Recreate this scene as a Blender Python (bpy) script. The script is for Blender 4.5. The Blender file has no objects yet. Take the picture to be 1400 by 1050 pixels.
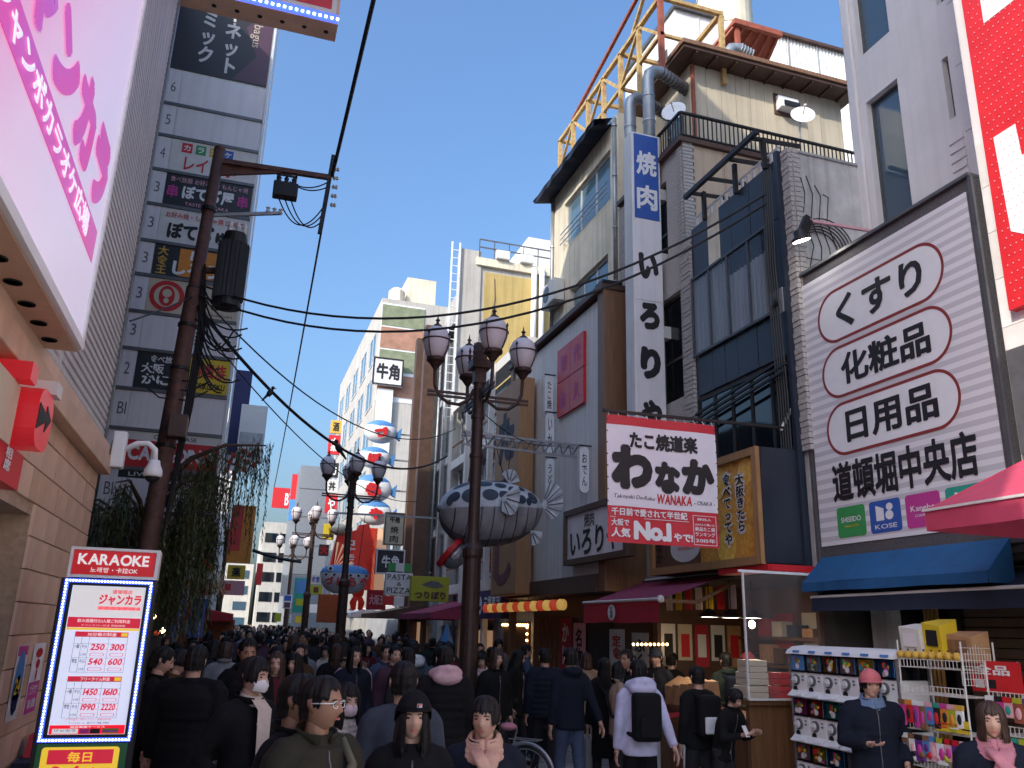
import bpy, math, random
import numpy as np
from mathutils import Vector, Matrix

random.seed(7)
rng = np.random.default_rng(7)
S = bpy.context.scene
COL = S.collection

# ------------------------------------------------------------------ camera
FPX, CX, CY = 1134.0, 700.0, 525.0          # photograph is 1400 x 1050
CAM = np.array([0.0, 0.0, 1.95])
_up = np.array([106.0, 3836.0, -FPX]); _up /= np.linalg.norm(_up)
_hy = CY + (_up[0] * (310.0 - CX) - _up[2] * FPX) / _up[1]
_f = np.array([310.0 - CX, -(_hy - CY), -FPX]); _f /= np.linalg.norm(_f)
_r = np.cross(_f, _up)
ROT = np.array([_r, _f, _up])               # camera axes -> world axes
cam_d = bpy.data.cameras.new('camera')
cam_d.sensor_width = 36.0
cam_d.lens = 36.0 * FPX / 1400.0
cam_d.clip_start = 0.05
cam_d.clip_end = 2000
cam = bpy.data.objects.new('camera', cam_d)
COL.objects.link(cam)
M4 = Matrix.Identity(4)
for i in range(3):
    for j in range(3):
        M4[i][j] = ROT[i][j]
    M4[i][3] = CAM[i]
cam.matrix_world = M4
S.camera = cam

# ------------------------------------------------------------------ light
SUN_AZ, SUN_EL = math.radians(-125), math.radians(34)   # direction towards the sun: azimuth clockwise from +Y
sdir = Vector((math.sin(SUN_AZ) * math.cos(SUN_EL), math.cos(SUN_AZ) * math.cos(SUN_EL), math.sin(SUN_EL)))
W = bpy.data.worlds.new('World'); S.world = W; W.use_nodes = True
wn = W.node_tree.nodes; wn.clear()
wo = wn.new('ShaderNodeOutputWorld'); wb = wn.new('ShaderNodeBackground'); ws = wn.new('ShaderNodeTexSky')
ws.sky_type = 'NISHITA'; ws.sun_disc = False
ws.sun_elevation = SUN_EL; ws.sun_rotation = SUN_AZ
ws.air_density = 1.5; ws.dust_density = 6.0; ws.ozone_density = 9.0
wb.inputs[1].default_value = 0.14
W.node_tree.links.new(ws.outputs[0], wb.inputs[0]); W.node_tree.links.new(wb.outputs[0], wo.inputs[0])
sl = bpy.data.lights.new('sun', 'SUN'); sl.energy = 2.0; sl.angle = math.radians(0.5); sl.color = (1.0, 0.94, 0.84)
sun = bpy.data.objects.new('sun', sl); COL.objects.link(sun)
sun.rotation_euler = sdir.to_track_quat('Z', 'Y').to_euler()
sun.location = (0, 0, 40)
S.view_settings.view_transform = 'Standard'
S.view_settings.look = 'None'
S.view_settings.gamma = 1.0
S.view_settings.exposure = 1.1
S.render.engine = 'CYCLES'
S.cycles.use_denoising = True
S.cycles.max_bounces = 6
S.cycles.transparent_max_bounces = 12

# ------------------------------------------------------------------ geometry helpers
def V(*a): return np.array(a, float)
def ray(px, py): return ROT @ np.array([px - CX, -(py - CY), -FPX])
def onX(px, py, X): d = ray(px, py); return CAM + (X - CAM[0]) / d[0] * d
def onY(px, py, Y): d = ray(px, py); return CAM + (Y - CAM[1]) / d[1] * d
def onZ(px, py, Z): d = ray(px, py); return CAM + (Z - CAM[2]) / d[2] * d

class Fr:
    """a plane in the street: origin, right (u), up (v), outward normal (n)"""
    def __init__(s, o, u, v=(0, 0, 1)):
        s.o = np.array(o, float); s.u = np.array(u, float); s.u /= np.linalg.norm(s.u)
        s.v = np.array(v, float); s.v /= np.linalg.norm(s.v); s.n = np.cross(s.u, s.v)
    def p(s, a, b, c=0.0): return s.o + a * s.u + b * s.v + c * s.n
    def px(s, x, y, c=0.0):
        d = ray(x, y); o = s.o + c * s.n
        t = np.dot(o - CAM, s.n) / np.dot(d, s.n); q = CAM + t * d - s.o
        return float(np.dot(q, s.u)), float(np.dot(q, s.v))
    def off(s, c): return Fr(s.o + c * s.n, s.u, s.v)
    def at(s, a, b, c=0.0): return Fr(s.p(a, b, c), s.u, s.v)
    def rect(s, *pts, c=0.0):
        q = [s.px(x, y, c) for x, y in pts]
        return min(k[0] for k in q), max(k[0] for k in q), min(k[1] for k in q), max(k[1] for k in q)
def RF(X): return Fr((X, 0, 0), (0, -1, 0))      # right-hand facades, seen from the street
def LF(X): return Fr((X, 0, 0), (0, 1, 0))       # left-hand facades
def CF(Y): return Fr((0, Y, 0), (1, 0, 0))       # faces the camera end of the street
def GF(z=0.0): return Fr((0, 0, z), (1, 0, 0), (0, 1, 0))

class MB:
    def __init__(s): s.v = []; s.f = []
    def add(s, v, f):
        b = len(s.v); s.v += [tuple(map(float, q)) for q in v]; s.f += [tuple(i + b for i in q) for q in f]; return s
    def hexa(s, q): return s.add(q, [(0, 3, 2, 1), (4, 5, 6, 7), (0, 1, 5, 4), (1, 2, 6, 5), (2, 3, 7, 6), (3, 0, 4, 7)])
    def box(s, F, a0, a1, b0, b1, c0, c1):
        return s.hexa([F.p(a0, b0, c0), F.p(a1, b0, c0), F.p(a1, b1, c0), F.p(a0, b1, c0), F.p(a0, b0, c1), F.p(a1, b0, c1), F.p(a1, b1, c1), F.p(a0, b1, c1)])
    def wbox(s, x0, x1, y0, y1, z0, z1): return s.box(GF(), x0, x1, y0, y1, z0, z1)
    def quad(s, *q): return s.add(q, [tuple(range(len(q)))])
    def frect(s, F, a0, a1, b0, b1, c=0.0): return s.quad(F.p(a0, b0, c), F.p(a1, b0, c), F.p(a1, b1, c), F.p(a0, b1, c))
    def prism(s, F, poly, c0, c1):
        n = len(poly)
        ar = sum(poly[i][0] * poly[(i + 1) % n][1] - poly[(i + 1) % n][0] * poly[i][1] for i in range(n))
        if ar < 0: poly = poly[::-1]
        v = [F.p(a, b, c0) for a, b in poly] + [F.p(a, b, c1) for a, b in poly]
        return s.add(v, [tuple(range(n))[::-1], tuple(range(n, 2 * n))] + [(i, (i + 1) % n, n + (i + 1) % n, n + i) for i in range(n)])
    def poly(s, F, pts, c=0.0):
        n = len(pts)
        if sum(pts[i][0] * pts[(i + 1) % n][1] - pts[(i + 1) % n][0] * pts[i][1] for i in range(n)) < 0: pts = pts[::-1]
        return s.quad(*[F.p(a, b, c) for a, b in pts])
    def tube(s, pts, r, n=6, caps=True):
        P = [np.array(p, float) for p in pts]; m = len(P)
        R = r if hasattr(r, '__len__') else [r] * m
        t0 = P[1] - P[0]; t0 /= np.linalg.norm(t0)
        a = np.cross(t0, V(0, 0, 1) if abs(t0[2]) < .9 else V(1, 0, 0)); a /= np.linalg.norm(a)
        vs = []
        for i in range(m):
            t = P[min(i + 1, m - 1)] - P[max(i - 1, 0)]; t = t / (np.linalg.norm(t) + 1e-12)
            a = a - np.dot(a, t) * t; a /= np.linalg.norm(a); b = np.cross(t, a)
            for k in range(n):
                w = 2 * math.pi * k / n; vs.append(P[i] + R[i] * (math.cos(w) * a + math.sin(w) * b))
        fs = [(i * n + k, i * n + (k + 1) % n, (i + 1) * n + (k + 1) % n, (i + 1) * n + k) for i in range(m - 1) for k in range(n)]
        if caps: fs += [tuple(range(n))[::-1], tuple(range((m - 1) * n, m * n))]
        return s.add(vs, fs)
    def loft(s, pts, rx, ry, xd, n=8):
        P = [np.array(p, float) for p in pts]; m = len(P); vs = []
        for i in range(m):
            t = P[min(i + 1, m - 1)] - P[max(i - 1, 0)]; t /= np.linalg.norm(t); a = np.array(xd[i] if isinstance(xd, list) else xd, float); a = a - np.dot(a, t) * t; a /= np.linalg.norm(a); b = np.cross(t, a)
            vs += [P[i] + rx * math.cos(2 * math.pi * k / n) * a + ry * math.sin(2 * math.pi * k / n) * b for k in range(n)]
        return s.add(vs, [(i * n + k, i * n + (k + 1) % n, (i + 1) * n + (k + 1) % n, (i + 1) * n + k) for i in range(m - 1) for k in range(n)] + [tuple(range(n))[::-1], tuple(range((m - 1) * n, m * n))])
    def cyl(s, p0, p1, r0, r1=None, n=12): return s.tube([p0, p1], [r0, r0 if r1 is None else r1], n)
    def bar(s, p0, p1, w, h=None, upv=(0, 0, 1)):
        p0 = np.array(p0, float); p1 = np.array(p1, float); h = h or w
        t = p1 - p0; t /= np.linalg.norm(t); u_ = np.array(upv, float)
        if abs(np.dot(u_, t)) > .95: u_ = V(1, 0, 0)
        a = np.cross(t, u_); a /= np.linalg.norm(a); b = np.cross(a, t)
        q = [p + sa * w / 2 * a + sb * h / 2 * b for p in (p0, p1) for sa, sb in ((-1, -1), (1, -1), (1, 1), (-1, 1))]
        return s.hexa(q)
    def lathe(s, o, prof, n=16, ax=(0, 0, 1)):
        o = np.array(o, float); ax = np.array(ax, float); ax /= np.linalg.norm(ax)
        a = np.cross(ax, V(0, 1, 0) if abs(ax[1]) < .9 else V(1, 0, 0)); a /= np.linalg.norm(a); b = np.cross(ax, a)
        vs = [o + z * ax + r * (math.cos(2 * math.pi * k / n) * a + math.sin(2 * math.pi * k / n) * b) for r, z in prof for k in range(n)]
        m = len(prof)
        fs = [(i * n + k, i * n + (k + 1) % n, (i + 1) * n + (k + 1) % n, (i + 1) * n + k) for i in range(m - 1) for k in range(n)]
        fs += [tuple(range(n))[::-1], tuple(range((m - 1) * n, m * n))]
        return s.add(vs, fs)
    def ell(s, c, rx, ry, rz, nu=14, nv=9, rot=None):
        c = np.array(c, float); vs = []; fs = []
        for i in range(nv + 1):
            th = math.pi * i / nv
            for k in range(nu):
                ph = 2 * math.pi * k / nu
                q = V(rx * math.sin(th) * math.cos(ph), ry * math.sin(th) * math.sin(ph), rz * math.cos(th))
                vs.append(c + (rot @ q if rot is not None else q))
        for i in range(nv):
            for k in range(nu):
                fs.append((i * nu + k, (i + 1) * nu + k, (i + 1) * nu + (k + 1) % nu, i * nu + (k + 1) % nu))
        return s.add(vs, fs)
    def mesh(s, name, smooth=False):
        m = bpy.data.meshes.new(name); m.from_pydata(s.v, [], s.f); m.validate()
        if smooth: m.polygons.foreach_set('use_smooth', [True] * len(m.polygons))
        return m
    def build(s, name, mat, parent=None, smooth=False, bevel=0.0):
        o = bpy.data.objects.new(name, s.mesh(name, smooth)); COL.objects.link(o)
        if mat is not None:
            for q in (mat if isinstance(mat, (list, tuple)) else [mat]): o.data.materials.append(MAT[q] if isinstance(q, str) else q)
        if parent is not None:
            o.parent = parent; o.matrix_parent_inverse = Matrix.Translation(-parent.location)
        if bevel:
            b = o.modifiers.new('bevel', 'BEVEL'); b.width = bevel; b.segments = 2; b.limit_method = 'ANGLE'
        return o

def tag(o, label, cat, group=None):
    o['label'] = label; o['category'] = cat; o['kind'] = 'thing'
    if group: o['group'] = group
    return o
def thing(name, label, cat, loc=(0, 0, 0), group=None):
    o = bpy.data.objects.new(name, None); o.location = tuple(map(float, loc)); o.empty_display_size = .2
    COL.objects.link(o); return tag(o, label, cat, group)
def struct(o): o['kind'] = 'structure'; return o
def copy_tree(o, parent=None):
    c = o.copy(); COL.objects.link(c)
    if parent is not None: c.parent = parent; c.matrix_parent_inverse = o.matrix_parent_inverse.copy()
    for ch in list(o.children): copy_tree(ch, c)
    return c
def box_part(name, mat, parent, F, a0, a1, b0, b1, c0, c1, bevel=0.0):
    return MB().box(F, a0, a1, b0, b1, c0, c1).build(name, mat, parent, bevel=bevel)

# ------------------------------------------------------------------ lettering
_GL = {}
def glyph(ch, w):
    k = (ch, w)
    if k not in _GL:
        c = bpy.data.curves.new('g', 'FONT'); c.body = ch; c.resolution_u = 3; c.offset = w
        o = bpy.data.objects.new('g', c); m = o.to_mesh()
        vs = np.array([v.co[:] for v in m.vertices]).reshape(-1, 3); fs = [tuple(p.vertices) for p in m.polygons]
        o.to_mesh_clear(); bpy.data.objects.remove(o); bpy.data.curves.remove(c)
        cjk = ord(ch) > 0x2000
        if len(vs) == 0: adv, x0 = .3, 0.0
        elif cjk: adv, x0 = 1.0, 0.0
        else: x0 = vs[:, 0].min() - .035; adv = vs[:, 0].max() - x0 + .035
        _GL[k] = (vs, fs, adv, x0)
    return _GL[k]
def layout(s, w=0.0, vertical=False, sp=0.0):
    vs, fs, ds, x, y = [], [], [], 0.0, 0.0
    for ch in s:
        if ch == 'ー' and vertical: ch = '丨'
        heavy = (w > .008 and ord(ch) >= 0x3400) or w >= .03
        g, f, adv, x0 = glyph(ch, .008 if heavy else w)
        r = w - .006
        nc = 6 if w < .03 else 10
        for i in range(nc + 1 if heavy else 1):
            ox, oy = (0, 0) if i == 0 else (r * math.cos(i * 2 * math.pi / nc), r * math.sin(i * 2 * math.pi / nc))
            b = len(vs)
            for q in g:
                vs.append((q[0] + ox - x0 + (x if not vertical else (-adv / 2)), q[1] + oy + y)); ds.append(i)
            fs += [tuple(k + b for k in p) for p in f]
        if vertical: y -= 1.0 + sp
        else: x += adv + sp
    return np.array(vs), fs, np.array(ds)
def text(parent, F, s, a0, a1, b0, b1, mat, w=0.0, vertical=False, sp=0.0, c=0.004, shear=0.0, name='lettering', rot=0.0, keep=False, mb=None, thick=0.0, warp=None):
    """letters of s filling the rectangle a0..a1, b0..b1 of plane F"""
    v, f, dl = layout(s, w, vertical, sp)
    if len(v) == 0: return None
    mn, mx = v.min(0), v.max(0); d = np.maximum(mx - mn, 1e-6)
    k = np.array([(a1 - a0) / d[0], (b1 - b0) / d[1]])
    if keep: k[:] = k.min()
    q = (v - (mn + mx) / 2) * k
    q[:, 0] += shear * q[:, 1]
    if rot: q = q @ np.array([[math.cos(rot), math.sin(rot)], [-math.sin(rot), math.cos(rot)]])
    q += [(a0 + a1) / 2, (b0 + b1) / 2]
    if warp: q = np.array([warp(*z) for z in q])
    m = mb or MB(); m.add([F.p(x, y, c + .0003 * e_) for (x, y), e_ in zip(q, dl)], f)
    return m if mb is not None else m.build(name, mat, parent)
def rrect(a0, a1, b0, b1, r, n=6):
    out = []
    for cx, cy, t in ((a1 - r, b1 - r, 0), (a0 + r, b1 - r, 90), (a0 + r, b0 + r, 180), (a1 - r, b0 + r, 270)):
        for k in range(n + 1):
            w = math.radians(t + 90 * k / n); out.append((cx + r * math.cos(w), cy + r * math.sin(w)))
    return out
def ellp(cx, cy, rx, ry, n=20): return [(cx + rx * math.cos(2 * math.pi * k / n), cy + ry * math.sin(2 * math.pi * k / n)) for k in range(n)]
def ring(mb, F, outer, inner, c):
    n = len(outer); mb.add([F.p(a, b, c) for a, b in outer] + [F.p(a, b, c) for a, b in inner], [(i, (i + 1) % n, n + (i + 1) % n, n + i) for i in range(n)]); return mb
def cable(p0, p1, sag, n=16):
    p0 = np.array(p0, float); p1 = np.array(p1, float)
    return [p0 + (p1 - p0) * t - V(0, 0, sag * 4 * t * (1 - t)) for t in np.linspace(0, 1, n)]

# ------------------------------------------------------------------ materials
MAT = {}
def mat(name, col, rough=.6, noise=0.0, scale=8.0, bump=0.0, metal=0.0, spec=.5, emit=0.0, ecol=None, col2=None, stretch=(1, 1, 1), streak=0.0, bscale=None):
    m = bpy.data.materials.new(name); m.use_nodes = True; nt = m.node_tree; N = nt.nodes; L = nt.links
    p = N['Principled BSDF']; col = (*col, 1)
    p.inputs['Base Color'].default_value = col; p.inputs['Roughness'].default_value = rough
    p.inputs['Metallic'].default_value = metal; p.inputs['Specular IOR Level'].default_value = spec
    if emit: p.inputs['Emission Color'].default_value = (*(ecol or col[:3]), 1); p.inputs['Emission Strength'].default_value = emit
    if noise or bump or streak:
        tc = N.new('ShaderNodeTexCoord'); mp = N.new('ShaderNodeMapping'); mp.inputs['Scale'].default_value = stretch
        L.new(tc.outputs['Object'], mp.inputs[0])
        nz = N.new('ShaderNodeTexNoise'); nz.inputs['Scale'].default_value = scale; nz.inputs['Detail'].default_value = 6; nz.inputs['Roughness'].default_value = .65
        L.new(mp.outputs[0], nz.inputs[0])
        if noise:
            rp = N.new('ShaderNodeValToRGB'); c2 = col2 or tuple(max(0, x * (1 - noise)) for x in col[:3])
            rp.color_ramp.elements[0].color = (*c2, 1); rp.color_ramp.elements[0].position = .3
            c1 = col[:3] if col2 else tuple(min(1, x * (1 + noise * .4)) for x in col[:3])
            rp.color_ramp.elements[1].color = (*c1, 1); rp.color_ramp.elements[1].position = .68
            L.new(nz.outputs[0], rp.inputs[0]); src = rp.outputs[0]
            if streak:
                m2 = N.new('ShaderNodeMapping'); m2.inputs['Scale'].default_value = (9, 9, .35); L.new(tc.outputs['Object'], m2.inputs[0])
                n2 = N.new('ShaderNodeTexNoise'); n2.inputs['Scale'].default_value = 1.0; n2.inputs['Detail'].default_value = 5; L.new(m2.outputs[0], n2.inputs[0])
                r2 = N.new('ShaderNodeValToRGB'); r2.color_ramp.elements[0].position = .45; r2.color_ramp.elements[1].position = .72
                L.new(n2.outputs[0], r2.inputs[0])
                mx = N.new('ShaderNodeMix'); mx.data_type = 'RGBA'
                mu = N.new('ShaderNodeMath'); mu.operation = 'MULTIPLY'; mu.inputs[1].default_value = streak; L.new(r2.outputs[0], mu.inputs[0])
                L.new(mu.outputs[0], mx.inputs[0]); L.new(src, mx.inputs[6]); mx.inputs[7].default_value = (col[0] * .35, col[1] * .31, col[2] * .27, 1); src = mx.outputs[2]
            L.new(src, p.inputs['Base Color'])
            if emit: L.new(src, p.inputs['Emission Color'])
            mr = N.new('ShaderNodeMapRange'); mr.inputs[3].default_value = max(.03, rough - .1); mr.inputs[4].default_value = min(1, rough + .12)
            L.new(nz.outputs[0], mr.inputs[0]); L.new(mr.outputs[0], p.inputs['Roughness'])
        if bump:
            bp = N.new('ShaderNodeBump'); bp.inputs['Strength'].default_value = bump; bp.inputs['Distance'].default_value = .02
            if bscale:
                nb = N.new('ShaderNodeTexNoise'); nb.inputs['Scale'].default_value = bscale; nb.inputs['Detail'].default_value = 4; L.new(tc.outputs['Object'], nb.inputs[0]); L.new(nb.outputs[0], bp.inputs['Height'])
            else: L.new(nz.outputs[0], bp.inputs['Height'])
            L.new(bp.outputs[0], p.inputs['Normal'])
    MAT[name] = m; return m
def glassmat(name, col, rough=.04, trans=0.0, alpha=1.0, coat=0.0):
    m = mat(name, col, rough, bump=.03, scale=1.3, spec=.8)
    p = m.node_tree.nodes['Principled BSDF']; p.inputs['Transmission Weight'].default_value = trans; p.inputs['Alpha'].default_value = alpha
    p.inputs['IOR'].default_value = 1.5
    return m
def wood(name, c1, c2, scale=3.0, stretch=(8, 8, .6), rough=.55):
    return mat(name, c1, rough, noise=.5, scale=scale, col2=c2, stretch=stretch, bump=.15)

mat('asphalt', (.13, .13, .13), .8, .35, 3.0, .25, bscale=90)
mat('paver', (.16, .16, .165), .75, .3, 5.0, .2, bscale=60)
mat('kerb', (.3, .3, .29), .8, .3, 5, .2)
mat('stone_beige', (.66, .44, .30), .5, .22, 2.5, .06, streak=.12)
mat('stone_beige2', (.70, .48, .34), .5, .2, 2.2, .06, streak=.12)
mat('stone_beige3', (.61, .40, .26), .5, .2, 3.0, .06, streak=.12)
mat('mortar', (.42, .30, .21), .9, .3, 20, .2)
mat('siding', (.58, .56, .55), .45, .12, 2.0, .02, metal=.2, streak=.25)
mat('white_paint', (.78, .77, .74), .55, .10, 3.0, .05, streak=.18)
mat('white_wall', (.76, .73, .72), .7, .12, .8, .08, streak=.09)
mat('grey_wall', (.42, .42, .43), .8, .25, 1.6, .15, streak=.4)
mat('concrete', (.62, .61, .60), .85, .3, 2.2, .25, streak=.5)
mat('cream_wall', (.78, .70, .54), .75, .18, 1.5, .12, streak=.35)
mat('beige_panel', (.58, .50, .37), .6, .12, 1.4, .05, streak=.3)
mat('tan_panel', (.55, .42, .30), .65, .15, 1.4, .05, streak=.25)
mat('yellow_wall', (.52, .38, .14), .8, .15, 1.2, .1, streak=.3)
mat('pale_screen', (.74, .70, .66), .5, .10, 1.2, .03, streak=.25)
mat('navy_panel', (.022, .030, .048), .35, .2, 2.0, .03, streak=.3)
mat('black', (.015, .015, .016), .5, .2, 5, .02)
mat('black_metal', (.025, .023, .023), .45, .3, 10, .05, metal=.3)
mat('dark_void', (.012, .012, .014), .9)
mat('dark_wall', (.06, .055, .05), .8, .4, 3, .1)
mat('lamp_brown', (.065, .035, .027), .45, .35, 12, .06, metal=.25)
mat('pole_rust', (.13, .055, .038), .65, .5, 9, .12, streak=.5)
mat('brown_frame', (.25, .13, .065), .5, .3, 4, .08, stretch=(6, 6, .5), streak=.25)
mat('dark_brown', (.10, .052, .034), .5, .3, 5, .05)
wood('wood_sign', (.46, .24, .11), (.34, .165, .07))
wood('wood_dark', (.16, .075, .035), (.09, .04, .02))
wood('counter_wood', (.22, .10, .04), (.13, .055, .022))
mat('red_sign', (.62, .022, .028), .4, .12, 3, .02)
mat('red_cloth', (.42, .022, .035), .75, .2, 5, .1)
mat('plum_cloth', (.30, .035, .085), .75, .2, 5, .1)
mat('pink_red_cloth', (.55, .06, .12), .7, .18, 4, .08)
mat('blue_cloth', (.012, .095, .24), .7, .25, 4, .1)
mat('navy_cloth', (.014, .022, .05), .8, .3, 5, .12)
mat('white', (.80, .80, .80), .5, .05, 6)
mat('off_white', (.70, .68, .64), .55, .1, 5)
mat('ink', (.014, .012, .014), .6)
mat('ink_red', (.55, .02, .025), .5)
mat('gold', (.65, .40, .06), .5, .1, 6)
mat('yellow', (.72, .52, .03), .5, .08, 5)
mat('orange', (.70, .25, .03), .5, .15, 6)
mat('lime', (.42, .44, .03), .5, .1, 5)
mat('green', (.05, .33, .09), .5, .1, 5)
mat('teal', (.03, .33, .24), .5, .1, 5)
mat('blue', (.03, .10, .40), .5, .1, 5)
mat('sky_blue', (.08, .24, .52), .5, .1, 5)
mat('magenta', (.55, .05, .28), .5, .1, 5)
mat('pink', (.72, .38, .42), .6, .1, 5)
mat('purple', (.13, .03, .22), .5, .15, 5)
mat('navy', (.015, .018, .10), .5, .1, 5)
mat('sign_grey', (.80, .77, .78), .4, .06, 1.5, .02, streak=.14)
mat('sign_grey2', (.76, .74, .75), .4, .06, 1.5, .02, streak=.14)
mat('sign_cream', (.60, .52, .38), .4, .08, 1.5)
mat('sign_dark', (.028, .026, .032), .4, .1, 3)
mat('plum_dark', (.10, .045, .075), .4, .1, 3)
mat('frame_metal', (.16, .16, .165), .4, .2, 8, .02, metal=.5)
mat('steel', (.38, .39, .41), .4, .25, 8, .03, metal=.6)
mat('duct', (.36, .38, .40), .42, .25, 4, .04, metal=.55, streak=.3)
mat('steel_yellow', (.60, .45, .17), .6, .4, 9, .08, col2=(.34, .17, .08))
mat('rust_red', (.34, .09, .05), .65, .4, 8, .08)
mat('insulator', (.6, .6, .58), .3)
mat('cable_black', (.012, .012, .013), .6)
mat('opal', (.74, .66, .68), .35, .06, 5, spec=.5)
glassmat('window_glass', (.045, .085, .125), .05)
glassmat('window_pale', (.10, .17, .22), .06)
glassmat('window_dark', (.006, .009, .013), .05)
mat('curtain', (.42, .45, .48), .8, .3, 3, .1, stretch=(14, 14, .3))
mat('window_frame', (.10, .10, .105), .4, .2, 8, metal=.4)
mat('window_frame_w', (.58, .58, .58), .45, .12, 8, metal=.2)
mat('brick_white', (.46, .43, .40), .7, .3, 25, .15)
mat('shutter', (.13, .085, .055), .5, .25, 5, .05, metal=.2)
mat('skin', (.50, .285, .20), .5, .08, 9, spec=.4)
mat('led_white', (.9, .93, 1), .4, emit=5.0, ecol=(.75, .85, 1))
mat('lamp_warm', (1, .8, .5), .4, emit=14.0, ecol=(1, .68, .33))
mat('lamp_soft', (1, .8, .5), .4, emit=4.0, ecol=(1, .62, .25))
mat('lamp_cool', (1, 1, 1), .4, emit=12.0, ecol=(1, .96, .88))
mat('screen_lit', (.8, .82, .9), .3, emit=.28, ecol=(.72, .76, 1.0))
mat('red_lit', (.6, .02, .03), .3, emit=.10, ecol=(.8, .03, .04))
mat('lantern_red', (.5, .03, .02), .6, emit=.12, ecol=(1, .12, .05))
mat('lantern_yellow', (.6, .40, .10), .6, emit=.16, ecol=(1, .6, .15))
# ================================================================== ground
def ground_material():
    m = mat('street_paving', (.12, .122, .13), .7, .3, 2.5, .2, bscale=40)
    nt = m.node_tree; N = nt.nodes; L = nt.links; p = N['Principled BSDF']
    tc = N.new('ShaderNodeTexCoord'); br = N.new('ShaderNodeTexBrick'); br.inputs['Scale'].default_value = 1.0
    br.inputs['Brick Width'].default_value = .6; br.inputs['Row Height'].default_value = .3; br.inputs['Mortar Size'].default_value = .012
    br.inputs['Color1'].default_value = (.30, .29, .28, 1); br.inputs['Color2'].default_value = (.22, .215, .21, 1); br.inputs['Mortar'].default_value = (.08, .08, .08, 1)
    L.new(tc.outputs['Object'], br.inputs[0]); L.new(br.outputs[0], p.inputs['Base Color'])
ground_material()
struct(MB().quad((-150, -60, 0), (150, -60, 0), (150, 400, 0), (-150, 400, 0)).build('ground', 'asphalt'))
struct(MB().quad((-1.9, -20, .006), (6.3, -20, .006), (6.3, 160, .006), (-1.9, 160, .006)).build('street_pavement', 'street_paving'))
struct(MB().wbox(6.3, 6.9, -20, 160, .0, .05).build('kerb', 'kerb', bevel=.01))

# ================================================================== left: karaoke building
F = LF(-1.35)
kb = thing('karaoke_building', 'beige stone clad building with grey ribbed siding above, left edge', 'building', (-1.35, 6, 0))
m = MB().wbox(-9, -1.375, 6.55, 8.9, 0, 3.3).wbox(-9, -2.45, 1.0, 6.55, 0, 3.3).wbox(-9, -1.375, 1.0, 6.55, 2.62, 3.3).wbox(-9, -1.375, 0, 1.0, 0, 3.3)
m.build('wall_core', 'mortar', kb)
stones = ['stone_beige', 'stone_beige2', 'stone_beige3']
tile_meshes = {}
def tile(a0, a1, b0, b1, F_, parent, cmat, d=.02):
    g = .0025; w, h = round(a1 - a0, 3), round(b1 - b0, 3)
    k = (w, h, cmat)
    if k not in tile_meshes:
        q = Fr((0, 0, 0), F_.u, F_.v)
        mm = MB().hexa([q.p(g, g, 0), q.p(w - g, g, 0), q.p(w - g, h - g, 0), q.p(g, h - g, 0), q.p(g + .003, g + .003, d), q.p(w - g - .003, g + .003, d), q.p(w - g - .003, h - g - .003, d), q.p(g + .003, h - g - .003, d)]).mesh('tile')
        mm.materials.append(MAT[cmat]); tile_meshes[k] = mm
    o = bpy.data.objects.new('tile', tile_meshes[k]); COL.objects.link(o)
    o.location = tuple(F_.p(a0, b0, -.025 + random.uniform(0, .0035))); o.parent = parent; o.matrix_parent_inverse = Matrix.Translation(-parent.location)
for r in range(15):
    b0 = .06 + r * .22; b1 = min(b0 + .22, 3.3); off = .225 if r % 2 else 0
    a = 4.5 - off
    while a < 8.9:
        a0, a1 = max(a, 4.5), min(a + .45, 8.9)
        if b0 < 2.6 and a0 < 6.55: a0 = 6.55
        if a1 - a0 > .05: tile(a0, a1, b0, b1, F, kb, random.choice(stones))
        a += .45
FR = CF(6.55)                                     # pier reveal facing the camera inside the doorway
for r in range(11):
    b0 = .06 + r * .22; b1 = min(b0 + .22, 2.6)
    tile(-2.4, -1.9, b0, b1, FR, kb, stones[r % 3]); tile(-1.9, -1.375, b0, b1, FR, kb, stones[(r + 1) % 3])
box_part('ledge', 'stone_beige', kb, F, 0, 8.94, 3.3, 3.46, -.2, .1, bevel=.008)
for k in range(4): box_part('ledge_cap', 'stone_beige2', kb, F, k * 2.235 + .003, k * 2.235 + 2.232, 3.462, 3.57, -.2, .075, bevel=.006)
# ribbed siding: one folded profile
m = MB(); pr = []; z = 3.57
while z < 19.9: pr += [(z, .0), (z + .012, -.014), (z + .024, -.014), (z + .036, 0), (z + .075, 0)]; z += .075
for (b, c), (b2, c2) in zip(pr, pr[1:]): m.quad(F.p(0, b, c - .01), F.p(8.9, b, c - .01), F.p(8.9, b2, c2 - .01), F.p(0, b2, c2 - .01))
m.build('siding', 'siding', kb)
for y in (1.9, 4.2, 6.45): box_part('siding_seam', 'siding', kb, F, y, y + .015, 3.57, 19.9, -.02, .002)
MB().wbox(-9, -1.42, 0, 8.9, 3.3, 19.9).build('upper_core', 'grey_wall', kb)
box_part('corner_trim', 'frame_metal', kb, F, 8.9, 8.95, 3.57, 19.9, -.1, .01)
struct_root = kb
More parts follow.
